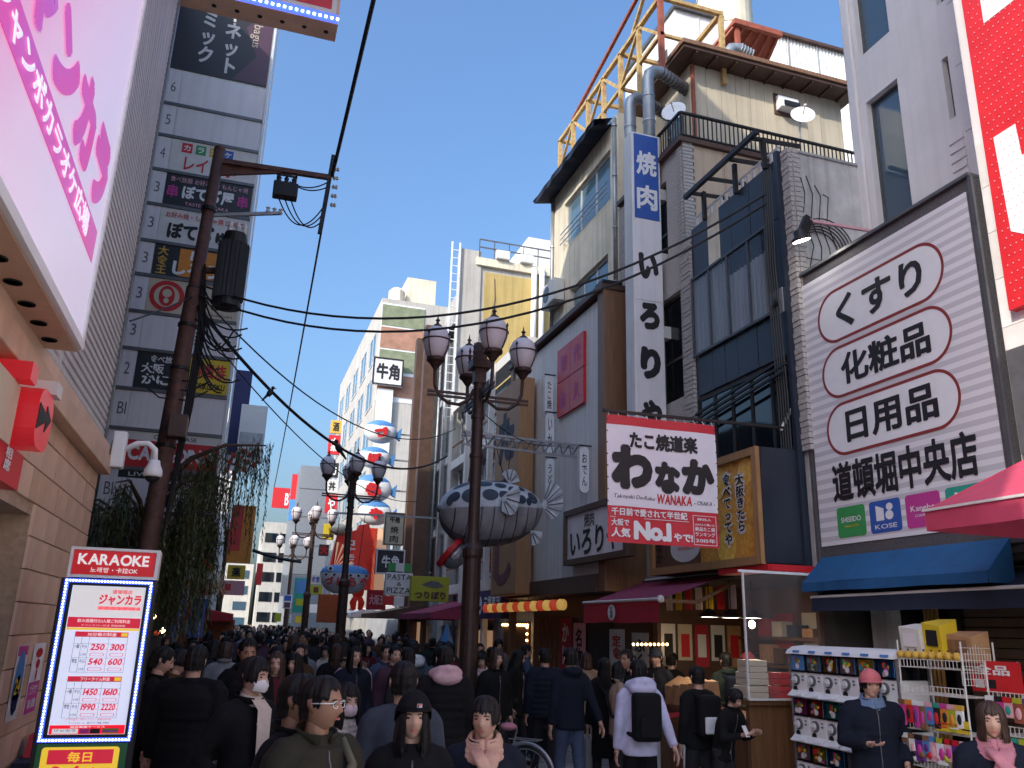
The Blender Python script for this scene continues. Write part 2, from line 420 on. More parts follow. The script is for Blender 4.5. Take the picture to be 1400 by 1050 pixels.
# billboard box over the shop
FB = LF(-1.07)
bb = thing('karaoke_billboard', 'large glowing pink and white karaoke billboard box jutting from ribbed wall', 'billboard', (-1.2, 4, 3.57))
mm = bpy.data.materials.new('billboard_face'); mm.use_nodes = True; nt = mm.node_tree; N = nt.nodes; L = nt.links; p = N['Principled BSDF']
tc = N.new('ShaderNodeTexCoord'); sx = N.new('ShaderNodeSeparateXYZ'); L.new(tc.outputs['Object'], sx.inputs[0])
ad = N.new('ShaderNodeMath'); ad.operation = 'MULTIPLY_ADD'; ad.inputs[1].default_value = .55; L.new(sx.outputs[2], ad.inputs[0]); 
sy = N.new('ShaderNodeMath'); sy.operation = 'MULTIPLY'; sy.inputs[1].default_value = -.75; L.new(sx.outputs[1], sy.inputs[0]); L.new(sy.outputs[0], ad.inputs[2])
mr = N.new('ShaderNodeMapRange'); mr.inputs[1].default_value = -2.6; mr.inputs[2].default_value = .3; L.new(ad.outputs[0], mr.inputs[0])
rp = N.new('ShaderNodeValToRGB'); e = rp.color_ramp.elements; e[0].color = (.70, .66, .84, 1); e[1].color = (.86, .22, .50, 1); e[1].position = 1.0
x = rp.color_ramp.elements.new(.5); x.color = (.78, .68, .84, 1); x = rp.color_ramp.elements.new(.72); x.color = (.82, .60, .76, 1)
L.new(mr.outputs[0], rp.inputs[0]); L.new(rp.outputs[0], p.inputs['Base Color']); L.new(rp.outputs[0], p.inputs['Emission Color']); p.inputs['Emission Strength'].default_value = .17; p.inputs['Roughness'].default_value = .3
MAT['billboard_face'] = mm
MB().box(LF(-1.35), 0, 5.6, 3.57, 8.2, .012, .262).build('case', 'off_white', bb)
box_part('face_panel', 'billboard_face', bb, FB, .05, 5.54, 3.63, 8.15, -.018, -.002)
for q in ((0, 5.6, 3.57, 3.63), (5.54, 5.6, 3.63, 8.2)): box_part('edge_frame', 'white', bb, FB, *q, -.017, .012)
box_part('soffit', 'stone_beige3', bb, LF(-1.35), 0, 5.59, 3.555, 3.569, .014, .26)
for (x_, y_) in ((3, 354), (24, 387), (44, 417), (60, 443), (76, 466)):
    q = onZ(x_, y_, 3.55); MB().lathe((-1.21, q[1], 3.548), [(.035, .0), (.035, .006), (.045, .006), (.045, .0)], 14).build('downlight', 'dark_void', bb)
mg = mat('billboard_magenta', (.75, .04, .30), .3, noise=.6, scale=.9, col2=(.50, .08, .50), emit=.2)
lw = mat('billboard_white', (.85, .8, .88), .3, emit=.22)
for ch, a0, a1, b0, b1 in (('ジ', 2.75, 3.25, 4.37, 4.9), ('ャ', 3.25, 3.72, 4.37, 4.75), ('ン', 3.80, 4.32, 4.37, 4.82), ('カ', 4.36, 4.86, 4.37, 4.88), ('ラ', 4.94, 5.42, 4.37, 4.88)):
    text(bb, FB, ch, a0, a1, b0, b1, 'billboard_magenta', w=.085)
text(bb, FB, 'ジ', 2.5, 3.3, 5.2, 6.1, 'billboard_magenta', w=.08); text(bb, FB, 'ャン', 3.5, 4.9, 5.55, 6.4, 'billboard_magenta', w=.08)
box_part('text_band', 'billboard_magenta', bb, FB, .3, 5.42, 4.10, 4.315, .0, .003)
text(bb, FB, 'ジャンボカラオケ広場', 2.95, 5.12, 4.125, 4.29, 'billboard_white', w=.03, c=.006)

# shop signs above the doorway
F2 = LF(-1.25)
sg = thing('shop_name_sign', 'row of red block letters with cream board above the left doorway', 'sign', (-1.3, 5, 2.9))
box_part('cream_board', 'sign_cream', sg, F2, 3.6, 5.02, 2.83, 3.16, -.09, .03)
box_part('letter_block', 'red_lit', sg, F2, 4.88, 5.02, 3.17, 3.27, -.09, .1)
m = MB().prism(F2, rrect(5.08, 5.46, 2.86, 3.2, .12), -.09, .12); m.build('letter_block', 'red_lit', sg)
MB().prism(F2, [(5.1, 2.95), (5.3, 3.03), (5.3, 2.97), (5.42, 3.06), (5.28, 3.12), (5.28, 3.07), (5.1, 3.1)], .12, .125).build('letter_inlay', 'black', sg)
box_part('lamp_box', 'off_white', sg, F2, 5.35, 5.5, 3.21, 3.29, -.09, .14)
rs = thing('small_red_sign', 'small red sign with white characters below the block letters, left edge', 'sign', (-1.3, 5, 2.6))
box_part('panel', 'red_sign', rs, F2, 4.3, 5.42, 2.64, 2.84, -.09, .02); text(rs, F2, '相席', 5.0, 5.14, 2.7, 2.83, 'white', w=.02, vertical=True, c=.024)
# cctv camera on the corner
c0 = onX(143, 590, -1.25); ct = thing('security_camera', 'white dome security camera on bracket at the corner of beige building', 'camera', (-1.25, 8.9, 3.5))
FC = CF(8.96)
a, b = FC.px(140, 590); x0 = -1.24
box_part('mount', 'white', ct, CF(8.9), x0 - .02, x0 + .1, 3.36, 3.72, -.02, .12, bevel=.015)
arm = [V(x0 + .1, 8.84, 3.55), V(x0 + .2, 8.84, 3.62), V(x0 + .3, 8.84, 3.63), V(x0 + .37, 8.84, 3.57), V(x0 + .38, 8.84, 3.47)]
MB().tube(arm, .028, 10).build('arm', 'white', ct, smooth=True)
MB().lathe((x0 + .38, 8.84, 3.3), [(.0, .16), (.05, .165), (.06, .12), (.085, .07), (.09, .02), (.085, .0), (0, 0)], 18).build('housing', 'white', ct, smooth=True)
MB().ell((x0 + .38, 8.84, 3.3), .07, .07, .06).build('dome_lens', 'black', ct, smooth=True)
# posters
def poster(name, label, F_, a0, a1, b0, b1, base, items):
    o = thing(name, label, 'poster', F_.p((a0 + a1) / 2, b0)); box_part('sheet', base, o, F_, a0, a1, b0, b1, .002, .006)
    for it in items:
        if it[0] == 't': text(o, F_, it[1], *it[2:6], it[6], w=.02, c=.009, vertical=len(it) > 7)
        elif it[0] == 'e': MB().poly(F_, ellp(*it[1:5]), .0085).build('print', it[5], o)
        else: box_part('print', it[5], o, F_, *it[1:5], .006, .0075)
    return o
poster('wall_poster', 'blue and white poster reading 24 on beige stone wall', F, 6.79, 7.11, 1.25, 1.75, 'off_white', [('e', 6.95, 1.5, .13, .22, 'sky_blue'), ('e', 6.95, 1.42, .1, .13, 'white'), ('t', '24', 6.87, 7.03, 1.42, 1.53, 'yellow'), ('t', '時間', 6.88, 7.02, 1.31, 1.39, 'navy'), ('r', 6.8, 7.1, 1.68, 1.745, 'magenta')])
poster('wall_poster', 'white poster with a magenta lower half on beige stone wall beside karaoke board', F, 7.33, 7.73, 1.24, 1.75, 'white', [('r', 7.335, 7.725, 1.245, 1.47, 'magenta'), ('e', 7.53, 1.68, .12, .035, 'red_sign'), ('e', 7.53, 1.6, .07, .035, 'red_sign'), ('e', 7.53, 1.52, .03, .045, 'red_sign'), ('t', 'カラオケ', 7.4, 7.66, 1.38, 1.45, 'white'), ('t', '飲み放題', 7.4, 7.66, 1.28, 1.35, 'white')])
rb = thing('bin_with_cover', 'red and navy covered bin at the foot of beige stone wall', 'bin', (-1.1, 7.4, 0))
MB().hexa([(-1.33, 7.1, .02), (-1.0, 7.1, .02), (-1.0, 7.6, .02), (-1.33, 7.6, .02), (-1.33, 7.15, .95), (-1.03, 7.15, .95), (-1.03, 7.6, .95), (-1.33, 7.6, .95)]).build('body', 'navy_cloth', rb)
MB().hexa([(-1.3, 7.35, .955), (-1.02, 7.35, .955), (-1.02, 7.62, .955), (-1.3, 7.62, .955), (-1.3, 7.45, 1.1), (-1.06, 7.45, 1.1), (-1.06, 7.62, 1.1), (-1.3, 7.62, 1.1)]).build('cover', 'red_cloth', rb)

# ================================================================== karaoke price board
FK = CF(6.0)
mat('board_white', (.85, .83, .82), .3, emit=.2);
kz = thing('karaoke_price_board', 'lit karaoke price board with red KARAOKE header and LED border', 'sign', (-.75, 6.1, 0))
A0, A1 = -.995, -.485
box_part('cabinet', 'black', kz, FK, A0 - .03, A1 + .02, 0.05, 2.19, -.16, -.012, bevel=.006)
box_part('side_case', 'off_white', kz, FK, A0, A1 + .02, 2.195, 2.385, -.16, -.02, bevel=.006)
box_part('header', 'red_lit', kz, FK, A0 + .02, A1 - .005, 2.215, 2.365, -.02, -.004)
MB().box(FK, A0, A1 + .02, 2.368, 2.385, -.02, .004).box(FK, A0, A1 + .02, 2.195, 2.212, -.02, .004).box(FK, A0, A0 + .017, 2.212, 2.368, -.02, .004).box(FK, A1 + .0, A1 + .02, 2.212, 2.368, -.02, .004).build('header_frame', 'white', kz)
text(kz, FK, 'KARAOKE', A0 + .05, A1 - .04, 2.275, 2.345, 'board_white', w=.03)
text(kz, FK, '노래방・卡拉OK', A0 + .13, A1 - .1, 2.228, 2.262, 'board_white', w=.012)
box_part('price_screen', 'screen_lit', kz, FK, A0 + .045, A1 - .035, 1.265, 2.145, -.012, .0)
MB().box(FK, A0 + .03, A1 - .02, 2.145, 2.16, -.012, .01).box(FK, A0 + .03, A1 - .02, 1.25, 1.265, -.012, .01).box(FK, A0 + .03, A0 + .045, 1.265, 2.145, -.012, .01).box(FK, A1 - .035, A1 - .02, 1.265, 2.145, -.012, .01).build('screen_frame', 'black', kz)
# LED dots round the border
base = MB().lathe((0, 0, 0), [(0, 0), (.0055, 0), (.0055, .003), (.003, .006), (0, .006)], 8, (0, -1, 0)).mesh('led'); base.materials.append(MAT['led_white'])
blue_strip = mat('led_strip', (.03, .05, .5), .4, emit=1.2, ecol=(.05, .1, 1))
for q in ((A0 - .005, A1 - .0, 2.163, 2.185), (A0 - .005, A1, 1.222, 1.244), (A0 - .005, A0 + .018, 1.244, 2.163), (A1 - .018, A1 + .004, 1.244, 2.163)): box_part('led_strip', 'led_strip', kz, FK, *q, -.012, .002)
def led(a, b):
    o = bpy.data.objects.new('led', base); COL.objects.link(o); o.location = tuple(FK.p(a, b, .002)); o.parent = kz; o.matrix_parent_inverse = Matrix.Translation(-kz.location)
for t in np.linspace(0, 1, 28): led(A0 + .006 + t * (A1 - A0 - .013), 2.174); led(A0 + .006 + t * (A1 - A0 - .013), 1.233)
for t in np.linspace(0.02, .98, 50): led(A0 + .006, 1.233 + t * .941); led(A1 - .007, 1.233 + t * .941)
s0, s1 = A0 + .05, A1 - .04; sw = s1 - s0
def kr(a0, a1, b0, b1, mt, c=.0015, nm='print'): box_part(nm, mt, kz, FK, s0 + a0 * sw, s0 + a1 * sw, b0, b1, .0, c)
def ktx(s_, a0, a1, b0, b1, mt, w=.02, c=.004, shear=0): text(kz, FK, s_, s0 + a0 * sw, s0 + a1 * sw, b0, b1, mt, w=w, c=c, shear=shear)
mat('print_red', (.6, .02, .05), .3, emit=.3); mat('print_yellow', (.75, .5, .04), .3, emit=.35)
kr(0, 1, 1.955, 2.14, 'board_white', nm='logo_panel')
ktx('道頓堀店', .55, .83, 2.1, 2.125, 'print_red', .01); ktx('ジャンカラ', .38, .97, 2.03, 2.095, 'print_red', .04); kr(.38, .97, 2.0, 2.02, 'print_red'); ktx('ジャンボカラオケ広場', .42, .93, 2.003, 2.017, 'white', 0)
kr(0, 1, 1.89, 1.952, 'print_red'); ktx('飲み放題付お1人様ご利用料金', .13, .86, 1.92, 1.942, 'board_white', .01); ktx('ドリンクバー付き 税抜価格', .2, .8, 1.898, 1.91, 'board_white', 0)
kr(0, 1, 1.875, 1.888, 'print_yellow')
for (z1, hd, rows) in ((1.865, '30分毎の料金', (('250', '300'), ('540', '600'))), (1.60, 'フリータイム料金', (('1450', '1610'), ('1990', '2220')))):
    kr(.13, .86, z1 - .03, z1, 'print_red'); ktx(hd, .3, .7, z1 - .026, z1 - .004, 'board_white', .015); kr(.76, .85, z1 - .025, z1 - .005, 'print_yellow', c=.003)
    m = MB()
    for t in (0, .04, .125, .21): m.box(FK, s0 + .13 * sw, s0 + .86 * sw, z1 - .032 - t, z1 - .0305 - t, 0, .001)
    for t in (.13, .23, .33, .6, .858): m.box(FK, s0 + t * sw, s0 + (t + .004) * sw, z1 - .242, z1 - .033, 0, .0012)
    m.build('table_grid', 'frame_metal', kz)
    for k, rw in enumerate(rows):
        zb = z1 - .075 - .087 * k - .035
        ktx('一般' if k == 0 else '学生', .145, .215, zb + .01, zb + .035, 'ink', .01); ktx('平日', .245, .315, zb + .01, zb + .03, 'ink', 0)
        for j, s_ in enumerate(rw):
            ktx(s_, .37 + .27 * j, .56 + .27 * j, zb, zb + .038, 'print_red', .03, shear=.15); ktx('円', .565 + .27 * j, .59 + .27 * j, zb, zb + .01, 'print_red', 0)
            ring(MB(), FK, rrect(s0 + (.37 + .27 * j) * sw, s0 + (.56 + .27 * j) * sw, zb - .035, zb - .017, .006), rrect(s0 + (.378 + .27 * j) * sw, s0 + (.552 + .27 * j) * sw, zb - .033, zb - .019, .005), .002).build('print', 'print_red', kz)
        ktx('土日祝', .24, .32, zb - .033, zb - .018, 'ink', 0)
ktx('※学生証をご提示ください・金曜は別料金', .2, .8, 1.345, 1.357, 'print_red', 0); ktx('プレミアムルーム・電子マネー各種ご利用可', .24, .78, 1.325, 1.337, 'ink', 0)
kr(0, 1, 1.267, 1.318, 'print_red'); kr(0, 1, 1.267, 1.318, 'print_red'); ktx('当店実施サービス', .27, .73, 1.302, 1.315, 'board_white', .02)
kr(.04, .38, 1.27, 1.298, 'board_white', .003); ktx('リッカラ', .07, .35, 1.28, 1.296, 'blue', .01, .005); kr(.4, .53, 1.27, 1.298, 'magenta', .003); kr(.54, .67, 1.27, 1.298, 'black', .003); kr(.7, .92, 1.289, 1.299, 'green', .003); kr(.7, .92, 1.279, 1.288, 'blue', .003); kr(.7, .92, 1.269, 1.278, 'orange', .003)
mat('board_green', (.02, .09, .035), .4, emit=.1)
box_part('lower_panel', 'board_green', kz, FK, A0, A1 - .01, .15, 1.212, -.012, .0)
MB().poly(FK, rrect(A0 + .03, A1 - .05, .35, 1.195, .02), .002).build('yellow_card', 'print_yellow', kz)
kr(.04, .9, 1.10, 1.18, 'print_red', .004); ktx('毎日', .3, .62, 1.11, 1.168, 'print_yellow', .02, .006); ktx('24', .08, .5, .9, 1.09, 'print_red', .05, .004); ktx('時間', .55, .88, .97, 1.08, 'print_red', .03, .004); ktx('営業', .2, .75, .7, .86, 'print_red', .04, .004)

# ================================================================== left: glass fronted neighbour
gb = thing('glass_front_building', 'narrow dark building with blue glass strip between ribbed wall and sign tower', 'building', (-1.7, 9.6, 0))
MB().wbox(-9, -1.62, 8.97, 10.25, 0, 15).build('wall', 'dark_wall', gb)
FG = LF(-1.62)
for k in range(10):
    z0 = 3.4 + k * 1.1
    box_part('window', 'window_pale', gb, FG, 9.0, 10.2, z0 + .05, z0 + 1.05, .0, .02); box_part('window_bar', 'black_metal', gb, FG, 8.98, 10.23, z0 - .05, z0 + .047, 0, .05)
for z0 in (6.3, 7.5, 9.0, 10.3): box_part('sign_bracket', 'black_metal', gb, FG, 9.2, 9.9, z0, z0 + .35, .022, .12)
# wall behind, carrying the sign tower
lb = thing('dark_corner_building', 'dark building wall behind the floor directory sign tower', 'building', (-3, 14, 0))
MB().wbox(-11, -2.62, 10.3, 22, 0, 16).build('wall', 'dark_wall', lb)
for k in range(5):
    for j in range(3): box_part('window', 'window_dark', lb, LF(-2.62), 11 + j * 2.2, 12.7 + j * 2.2, 4 + k * 2.3, 5.7 + k * 2.3, 0, .03)

# ================================================================== floor directory tower
FT = CF(17.0); TX0, TX1 = -2.55, -.50
tw = thing('directory_sign_tower', 'tall stacked floor directory sign with grey and coloured panels numbered by floor', 'sign', (-1.5, 17.2, 3.8))
box_part('case', 'white_paint', tw, FT, TX0, TX1, 3.8, 17.2, -.45, -.015)
edges = [13.44, 12.59, 11.81, 10.99, 10.19, 9.36, 8.61, 7.82, 7.04, 6.23, 5.44, 4.69, 3.88]
nums = ['6', '5', '4', '3', '3', '3', '3', '3', '2', 'B1', 'B1', 'B1']
body = ['sign_grey', 'sign_grey2', 'off_white', 'sign_dark', 'off_white', 'sign_dark', 'sign_cream', 'sign_grey', 'sign_dark', 'sign_grey', 'red_sign', 'sign_grey']
LX = TX0 + .30
panels = []
for k in range(12):
    z1, z0 = edges[k] - .045, edges[k + 1] + .03
    box_part('divider', 'frame_metal', tw, FT, TX0, TX1, edges[k + 1] - .04, edges[k + 1] + .025, -.015, .03)
    box_part('number_panel', 'sign_grey', tw, FT, TX0 + .02, LX - .012, z0, z1, -.015, .006)
    text(tw, FT, nums[k], TX0 + .10, TX0 + (.2 if len(nums[k]) == 1 else .25), (z0 + z1) / 2 - .12, (z0 + z1) / 2 + .12, 'frame_metal', c=.01)
    box_part('name_panel', body[k], tw, FT, LX, TX1 - .02, z0, z1, -.015, .006)
    panels.append((z0, z1))
def tt(k, s_, x0, x1, y0, y1, mt, w=.0, **kw):
    z0, z1 = panels[k]; h = z1 - z0; ww = TX1 - .02 - LX
    return text(tw, FT, s_, LX + x0 * ww, LX + x1 * ww, z0 + y0 * h, z0 + y1 * h, mt, w=w, c=.012, **kw)
def tr(k, x0, x1, y0, y1, mt, c=.009):
    z0, z1 = panels[k]; h = z1 - z0; ww = TX1 - .02 - LX
    return box_part('colour_panel', mt, tw, FT, LX + x0 * ww, LX + x1 * ww, z0 + y0 * h, z0 + y1 * h, .006, c)
for j, (ch, mt) in enumerate((('カ', 'red_sign'), ('ラ', 'green'), ('オ', 'gold'), ('ケ', 'blue'))):
    tr(2, .12 + j * .16, .24 + j * .16, .62, .92, mt); tt(2, ch, .14 + j * .16, .22 + j * .16, .68, .86, 'white', .03)
tt(2, 'レインボー', .17, .93, .06, .52, 'ink_red', .02)
tt(3, '食べ放題 お好み焼・もんじゃ焼', .05, .95, .76, .93, 'pink', .005); tt(3, 'ぼて？屋'.replace('？', 'ぢゅう')[:3] + '屋', .2, .8, .25, .7, 'white', .04); tt(3, 'TASTE OF OSAKA', .25, .75, .06, .16, 'pink', .01)
for sx_ in (.09, .9): tt(3, '串', sx_ - .06, sx_ + .06, .25, .65, 'magenta', .03)
tt(4, 'お好み焼・もんじゃ焼 DINING', .06, .95, .72, .9, 'ink_red', .01); tt(4, 'ぼてぢゅう', .1, .95, .1, .62, 'ink', .05)
tr(5, .28, .8, .05, .95, 'orange'); tt(5, '大食王', .04, .16, .05, .95, 'gold', .02, vertical=True); tt(5, '串', .4, .52, .55, .95, 'white', .04); tt(5, 'しろう地', .22, .96, .08, .55, 'white', .05)
z0, z1 = panels[6]; zc = (z0 + z1) / 2
for r0, r1, mt in ((.33, .24, 'ink_red'), (.2, .0, 'ink_red')):
    if r1: ring(MB(), FT, ellp(LX + .36, zc, r0, r0, 28), ellp(LX + .36, zc, r1, r1, 28), .012).build('emblem', mt, tw)
    else: MB().poly(FT, ellp(LX + .36, zc, .15, .22, 20), .012).build('emblem', mt, tw)
MB().poly(FT, ellp(LX + .36, zc + .06, .09, .09, 16), .014).build('emblem', 'sign_cream', tw); MB().poly(FT, ellp(LX + .36, zc - .1, .05, .06, 12), .014).build('emblem', 'sign_cream', tw)
tt(6, '居酒屋', .42, .62, .6, .9, 'ink', .02); tt(6, 'おおさか', .42, .95, .25, .6, 'ink', .03); tt(6, 'B fan', .75, .95, .68, .88, 'ink', .01); tt(6, 'osaka dotonbori', .42, .95, .06, .16, 'ink')
tt(8, '食べ放題', .14, .45, .74, .93, 'white', .02); tt(8, '大阪', .06, .3, .42, .7, 'white', .03); tt(8, 'かに源', .08, .52, .1, .42, 'white', .04); tr(8, .57, 1.0, .02, .98, 'yellow'); tt(8, '鳥貴族', .6, .97, .42, .86, 'ink_red', .02); tt(8, 'TORIKIZOKU', .6, .97, .12, .3, 'ink', .03)
tr(10, 0, 1, .76, 1, 'off_white'); tt(10, 'OSAKA BASE', .3, .75, .82, .94, 'ink', .01); tt(10, 'CAFE&DINO', .06, .95, .18, .6, 'white', .04)
tr(11, 0, .93, .8, 1, 'black'); tt(11, 'LIVE space', .1, .6, .82, .96, 'off_white', .01); tt(11, 'Z', .35, .58, .1, .72, 'ink', .06); tt(11, 'Z', .72, .95, .1, .72, 'ink', .06)
# big dark panel at the top
box_part('name_panel', 'sign_dark', tw, FT, TX0 + .02, TX1 - .02, 13.47, 17.1, -.015, .006)
MB().poly(FT, [(TX1 - .03, 13.5), (TX1 - .03, 15.6), (TX1 - .6, 14.9), (TX1 - .3, 14.2), (TX1 - .75, 13.5)], .009).build('colour_panel', 'plum_dark', tw)
text(tw, FT, 'マンガコミック', TX0 + .52, TX0 + .86, 13.75, 16.95, 'off_white', w=.035, vertical=True, c=.013)
text(tw, FT, 'インターネット', TX0 + 1.02, TX0 + 1.36, 13.6, 16.8, 'off_white', w=.035, vertical=True, c=.013)
text(tw, FT, 'manga bagus', TX0 + .98, TX0 + 2.38, 15.0, 15.25, 'sign_cream', rot=-math.pi / 2, c=.013)
box_part('side_strip', 'white', tw, FT, TX1 + .002, TX1 + .05, 3.8, 17.2, -.4, .02)
MB().tube([FT.p(TX1 + .09, 3.8, -.1), FT.p(TX1 + .09, 17.2, -.1)], .02).build('conduit', 'white', tw)

# hanging sign box cut by the top of the picture
FH = CF(9.0)
hs = thing('hanging_led_sign', 'beige box sign with LED edged bottom hanging over the street at the top', 'sign', (-.4, 9.2, 9.15))
box_part('case', 'stone_beige2', hs, FH, -1.6, .48, 9.17, 11.4, -.36, -.02, bevel=.006)
box_part('face', 'off_white', hs, FH, -1.55, .44, 9.3, 11.35, -.02, .0); box_part('red_panel', 'red_sign', hs, FH, -1.5, .38, 9.36, 11.3, 0, .006)
box_part('led_strip', 'led_strip', hs, FH, -1.6, .47, 9.18, 9.29, -.02, .004)
for t in np.linspace(-1.2, .45, 24): MB().box(FH, t, t + .03, 9.215, 9.245, .004, .012).build('led', 'led_white', hs)
for t in np.linspace(-1.0, .35, 6): MB().lathe((t, 9.2, 9.163), [(.03, 0), (.03, .006)], 10).build('downlight', 'dark_void', hs)
# ================================================================== right: drugstore block
R8 = RF(8.0); R67 = RF(6.7)
def yb(m, F_, y0, y1, z0, z1, c0, c1): return m.box(F_, -y1, -y0, z0, z1, c0, c1)
def yp(name, mt, par, F_, y0, y1, z0, z1, c0, c1, bevel=0.0): return MB().box(F_, -y1, -y0, z0, z1, c0, c1).build(name, mt, par, bevel=bevel)
def window(par, F_, y0, y1, z0, z1, glass='window_glass', frame='window_frame', fw=.05, depth=.1, mull=(), trans=(), c=0.0):
    """reveal-set window: frame with pane(s)"""
    a0, a1 = -y1, -y0
    m = MB(); m.box(F_, a0, a1, z0, z0 + fw, c, c + .03).box(F_, a0, a1, z1 - fw, z1, c, c + .03).box(F_, a0, a0 + fw, z0 + fw, z1 - fw, c, c + .03).box(F_, a1 - fw, a1, z0 + fw, z1 - fw, c, c + .03)
    for t in mull: x = a0 + t * (a1 - a0); m.box(F_, x - fw / 2, x + fw / 2, z0 + fw, z1 - fw, c, c + .026)
    for t in trans: x = z0 + t * (z1 - z0); m.box(F_, a0 + fw, a1 - fw, x - fw / 2, x + fw / 2, c, c + .022)
    w = m.build('window', frame, par)
    MB().box(F_, a0 + fw * .5, a1 - fw * .5, z0 + fw * .5, z1 - fw * .5, c - .004, c + .008).build('pane', glass, w)
    return w
dr = thing('white_tower_building', 'tall white rendered building with long blue windows above the drugstore billboard', 'building', (8.2, 7, 0))
def wall_holes(F_, y0, y1, z0, z1, holes, c0, c1):
    """wall slab with rectangular holes (y0,y1,z0,z1), split into boxes"""
    ys = sorted({y0, y1, *[h[0] for h in holes], *[h[1] for h in holes]}); zs = sorted({z0, z1, *[h[2] for h in holes], *[h[3] for h in holes]})
    m = MB()
    for a, b in zip(ys, ys[1:]):
        run = None
        for c, d in zip(zs, zs[1:]):
            inside = any(h[0] <= (a + b) / 2 <= h[1] and h[2] <= (c + d) / 2 <= h[3] for h in holes)
            if not inside: run = (run[0], d) if run else (c, d)
            if inside and run: yb(m, F_, a, b, *run, c0, c1); run = None
        if run: yb(m, F_, a, b, *run, c0, c1)
    return m
H = [(7.75, 8.36, 7.42, 9.45), (7.78, 8.40, 10.25, 12.4), (6.9, 7.0, 8.3, 9.2), (6.55, 6.95, 10.0, 11.5)]
wall_holes(R8, 5.0, 8.62, 6.0, 14.5, H, -.18, 0).build('wall', 'white_wall', dr)
MB().wbox(8.18, 12, 5.0, 8.62, 0, 14.5).build('wall_core', 'white_wall', dr)
for h in H: window(dr, R8, *h, fw=.035, c=-.12)
yp('corner_pilaster', 'white_wall', dr, R8, 8.48, 8.64, 6.0, 14.5, .001, .06, bevel=.02)
for z in (7.0, 8.0, 8.95, 9.9): yp('joint', 'grey_wall', dr, R8, 5.0, 6.8, z, z + .012, 0.0, .003)
for k in range(6): yp('louvre', 'white_wall', dr, R8, 6.82, 7.05, 7.3 + .13 * k, 7.39 + .13 * k, 0, .02)
yp('sill', 'black', dr, R8, 5.0, 8.62, 6.56, 6.6, 0, .1)
# billboard block
db = thing('drugstore_billboard', 'large white striped billboard with three pill shaped rings of Japanese words', 'billboard', (7, 7.1, 2.9))
mat('granite', (.11, .105, .11), .55, .55, 60, .1)
yp('frame', 'granite', db, R67, 5.72, 8.54, 2.82, 6.52, -1.25, -.012, bevel=.01)
yp('rim_top', 'frame_metal', db, R67, 5.72, 8.54, 6.522, 6.56, -1.25, .03); yp('rim_side', 'frame_metal', db, R67, 5.70, 5.745, 2.82, 6.52, -.011, .02); yp('rim_side', 'frame_metal', db, R67, 8.5, 8.54, 2.82, 6.52, -.011, .02)
sm = bpy.data.materials.new('striped_vinyl'); sm.use_nodes = True; nt = sm.node_tree; N = nt.nodes; L = nt.links; p = N['Principled BSDF']
tc = N.new('ShaderNodeTexCoord'); sx = N.new('ShaderNodeSeparateXYZ'); L.new(tc.outputs['Object'], sx.inputs[0]); mu = N.new('ShaderNodeMath'); mu.operation = 'MULTIPLY'; mu.inputs[1].default_value = 1 / .115; L.new(sx.outputs[2], mu.inputs[0])
fr_ = N.new('ShaderNodeMath'); fr_.operation = 'FRACT'; L.new(mu.outputs[0], fr_.inputs[0]); gt = N.new('ShaderNodeMath'); gt.operation = 'GREATER_THAN'; gt.inputs[1].default_value = .5; L.new(fr_.outputs[0], gt.inputs[0])
mx = N.new('ShaderNodeMix'); mx.data_type = 'RGBA'; mx.inputs[6].default_value = (.78, .76, .77, 1); mx.inputs[7].default_value = (.58, .56, .58, 1); L.new(gt.outputs[0], mx.inputs[0]); L.new(mx.outputs[2], p.inputs['Base Color']); p.inputs['Roughness'].default_value = .35
MAT['striped_vinyl'] = sm
yp('vinyl_face', 'striped_vinyl', db, R67, 5.8, 8.46, 3.0, 6.38, -.01, .0)
mat('ring_red', (.25, .035, .03), .4)
BW = lambda t: -8.46 + t * 2.66                       # t 0..1 across the face
for (t0, t1, z0, z1, s_) in ((.10, .86, 5.42, 6.1, 'くすり'), (.10, .86, 4.72, 5.36, '化粧品'), (.10, .86, 4.02, 4.66, '日用品')):
    MB().poly(R67, rrect(BW(t0), BW(t1), z0, z1, (z1 - z0) / 2, 12), .003).build('pill', 'white', db)
    ring(MB(), R67, rrect(BW(t0), BW(t1), z0, z1, (z1 - z0) / 2, 12), rrect(BW(t0) + .035, BW(t1) - .035, z0 + .035, z1 - .035, (z1 - z0) / 2 - .035, 12), .005).build('pill_ring', 'ring_red', db)
    text(db, R67, s_, BW(t0 + .13), BW(t1 - .11), z0 + .13, z1 - .12, 'ink', w=.032, c=.006)
text(db, R67, '道頓堀中央店', BW(.11), BW(.9), 3.48, 3.95, 'ink', w=.03, c=.006)
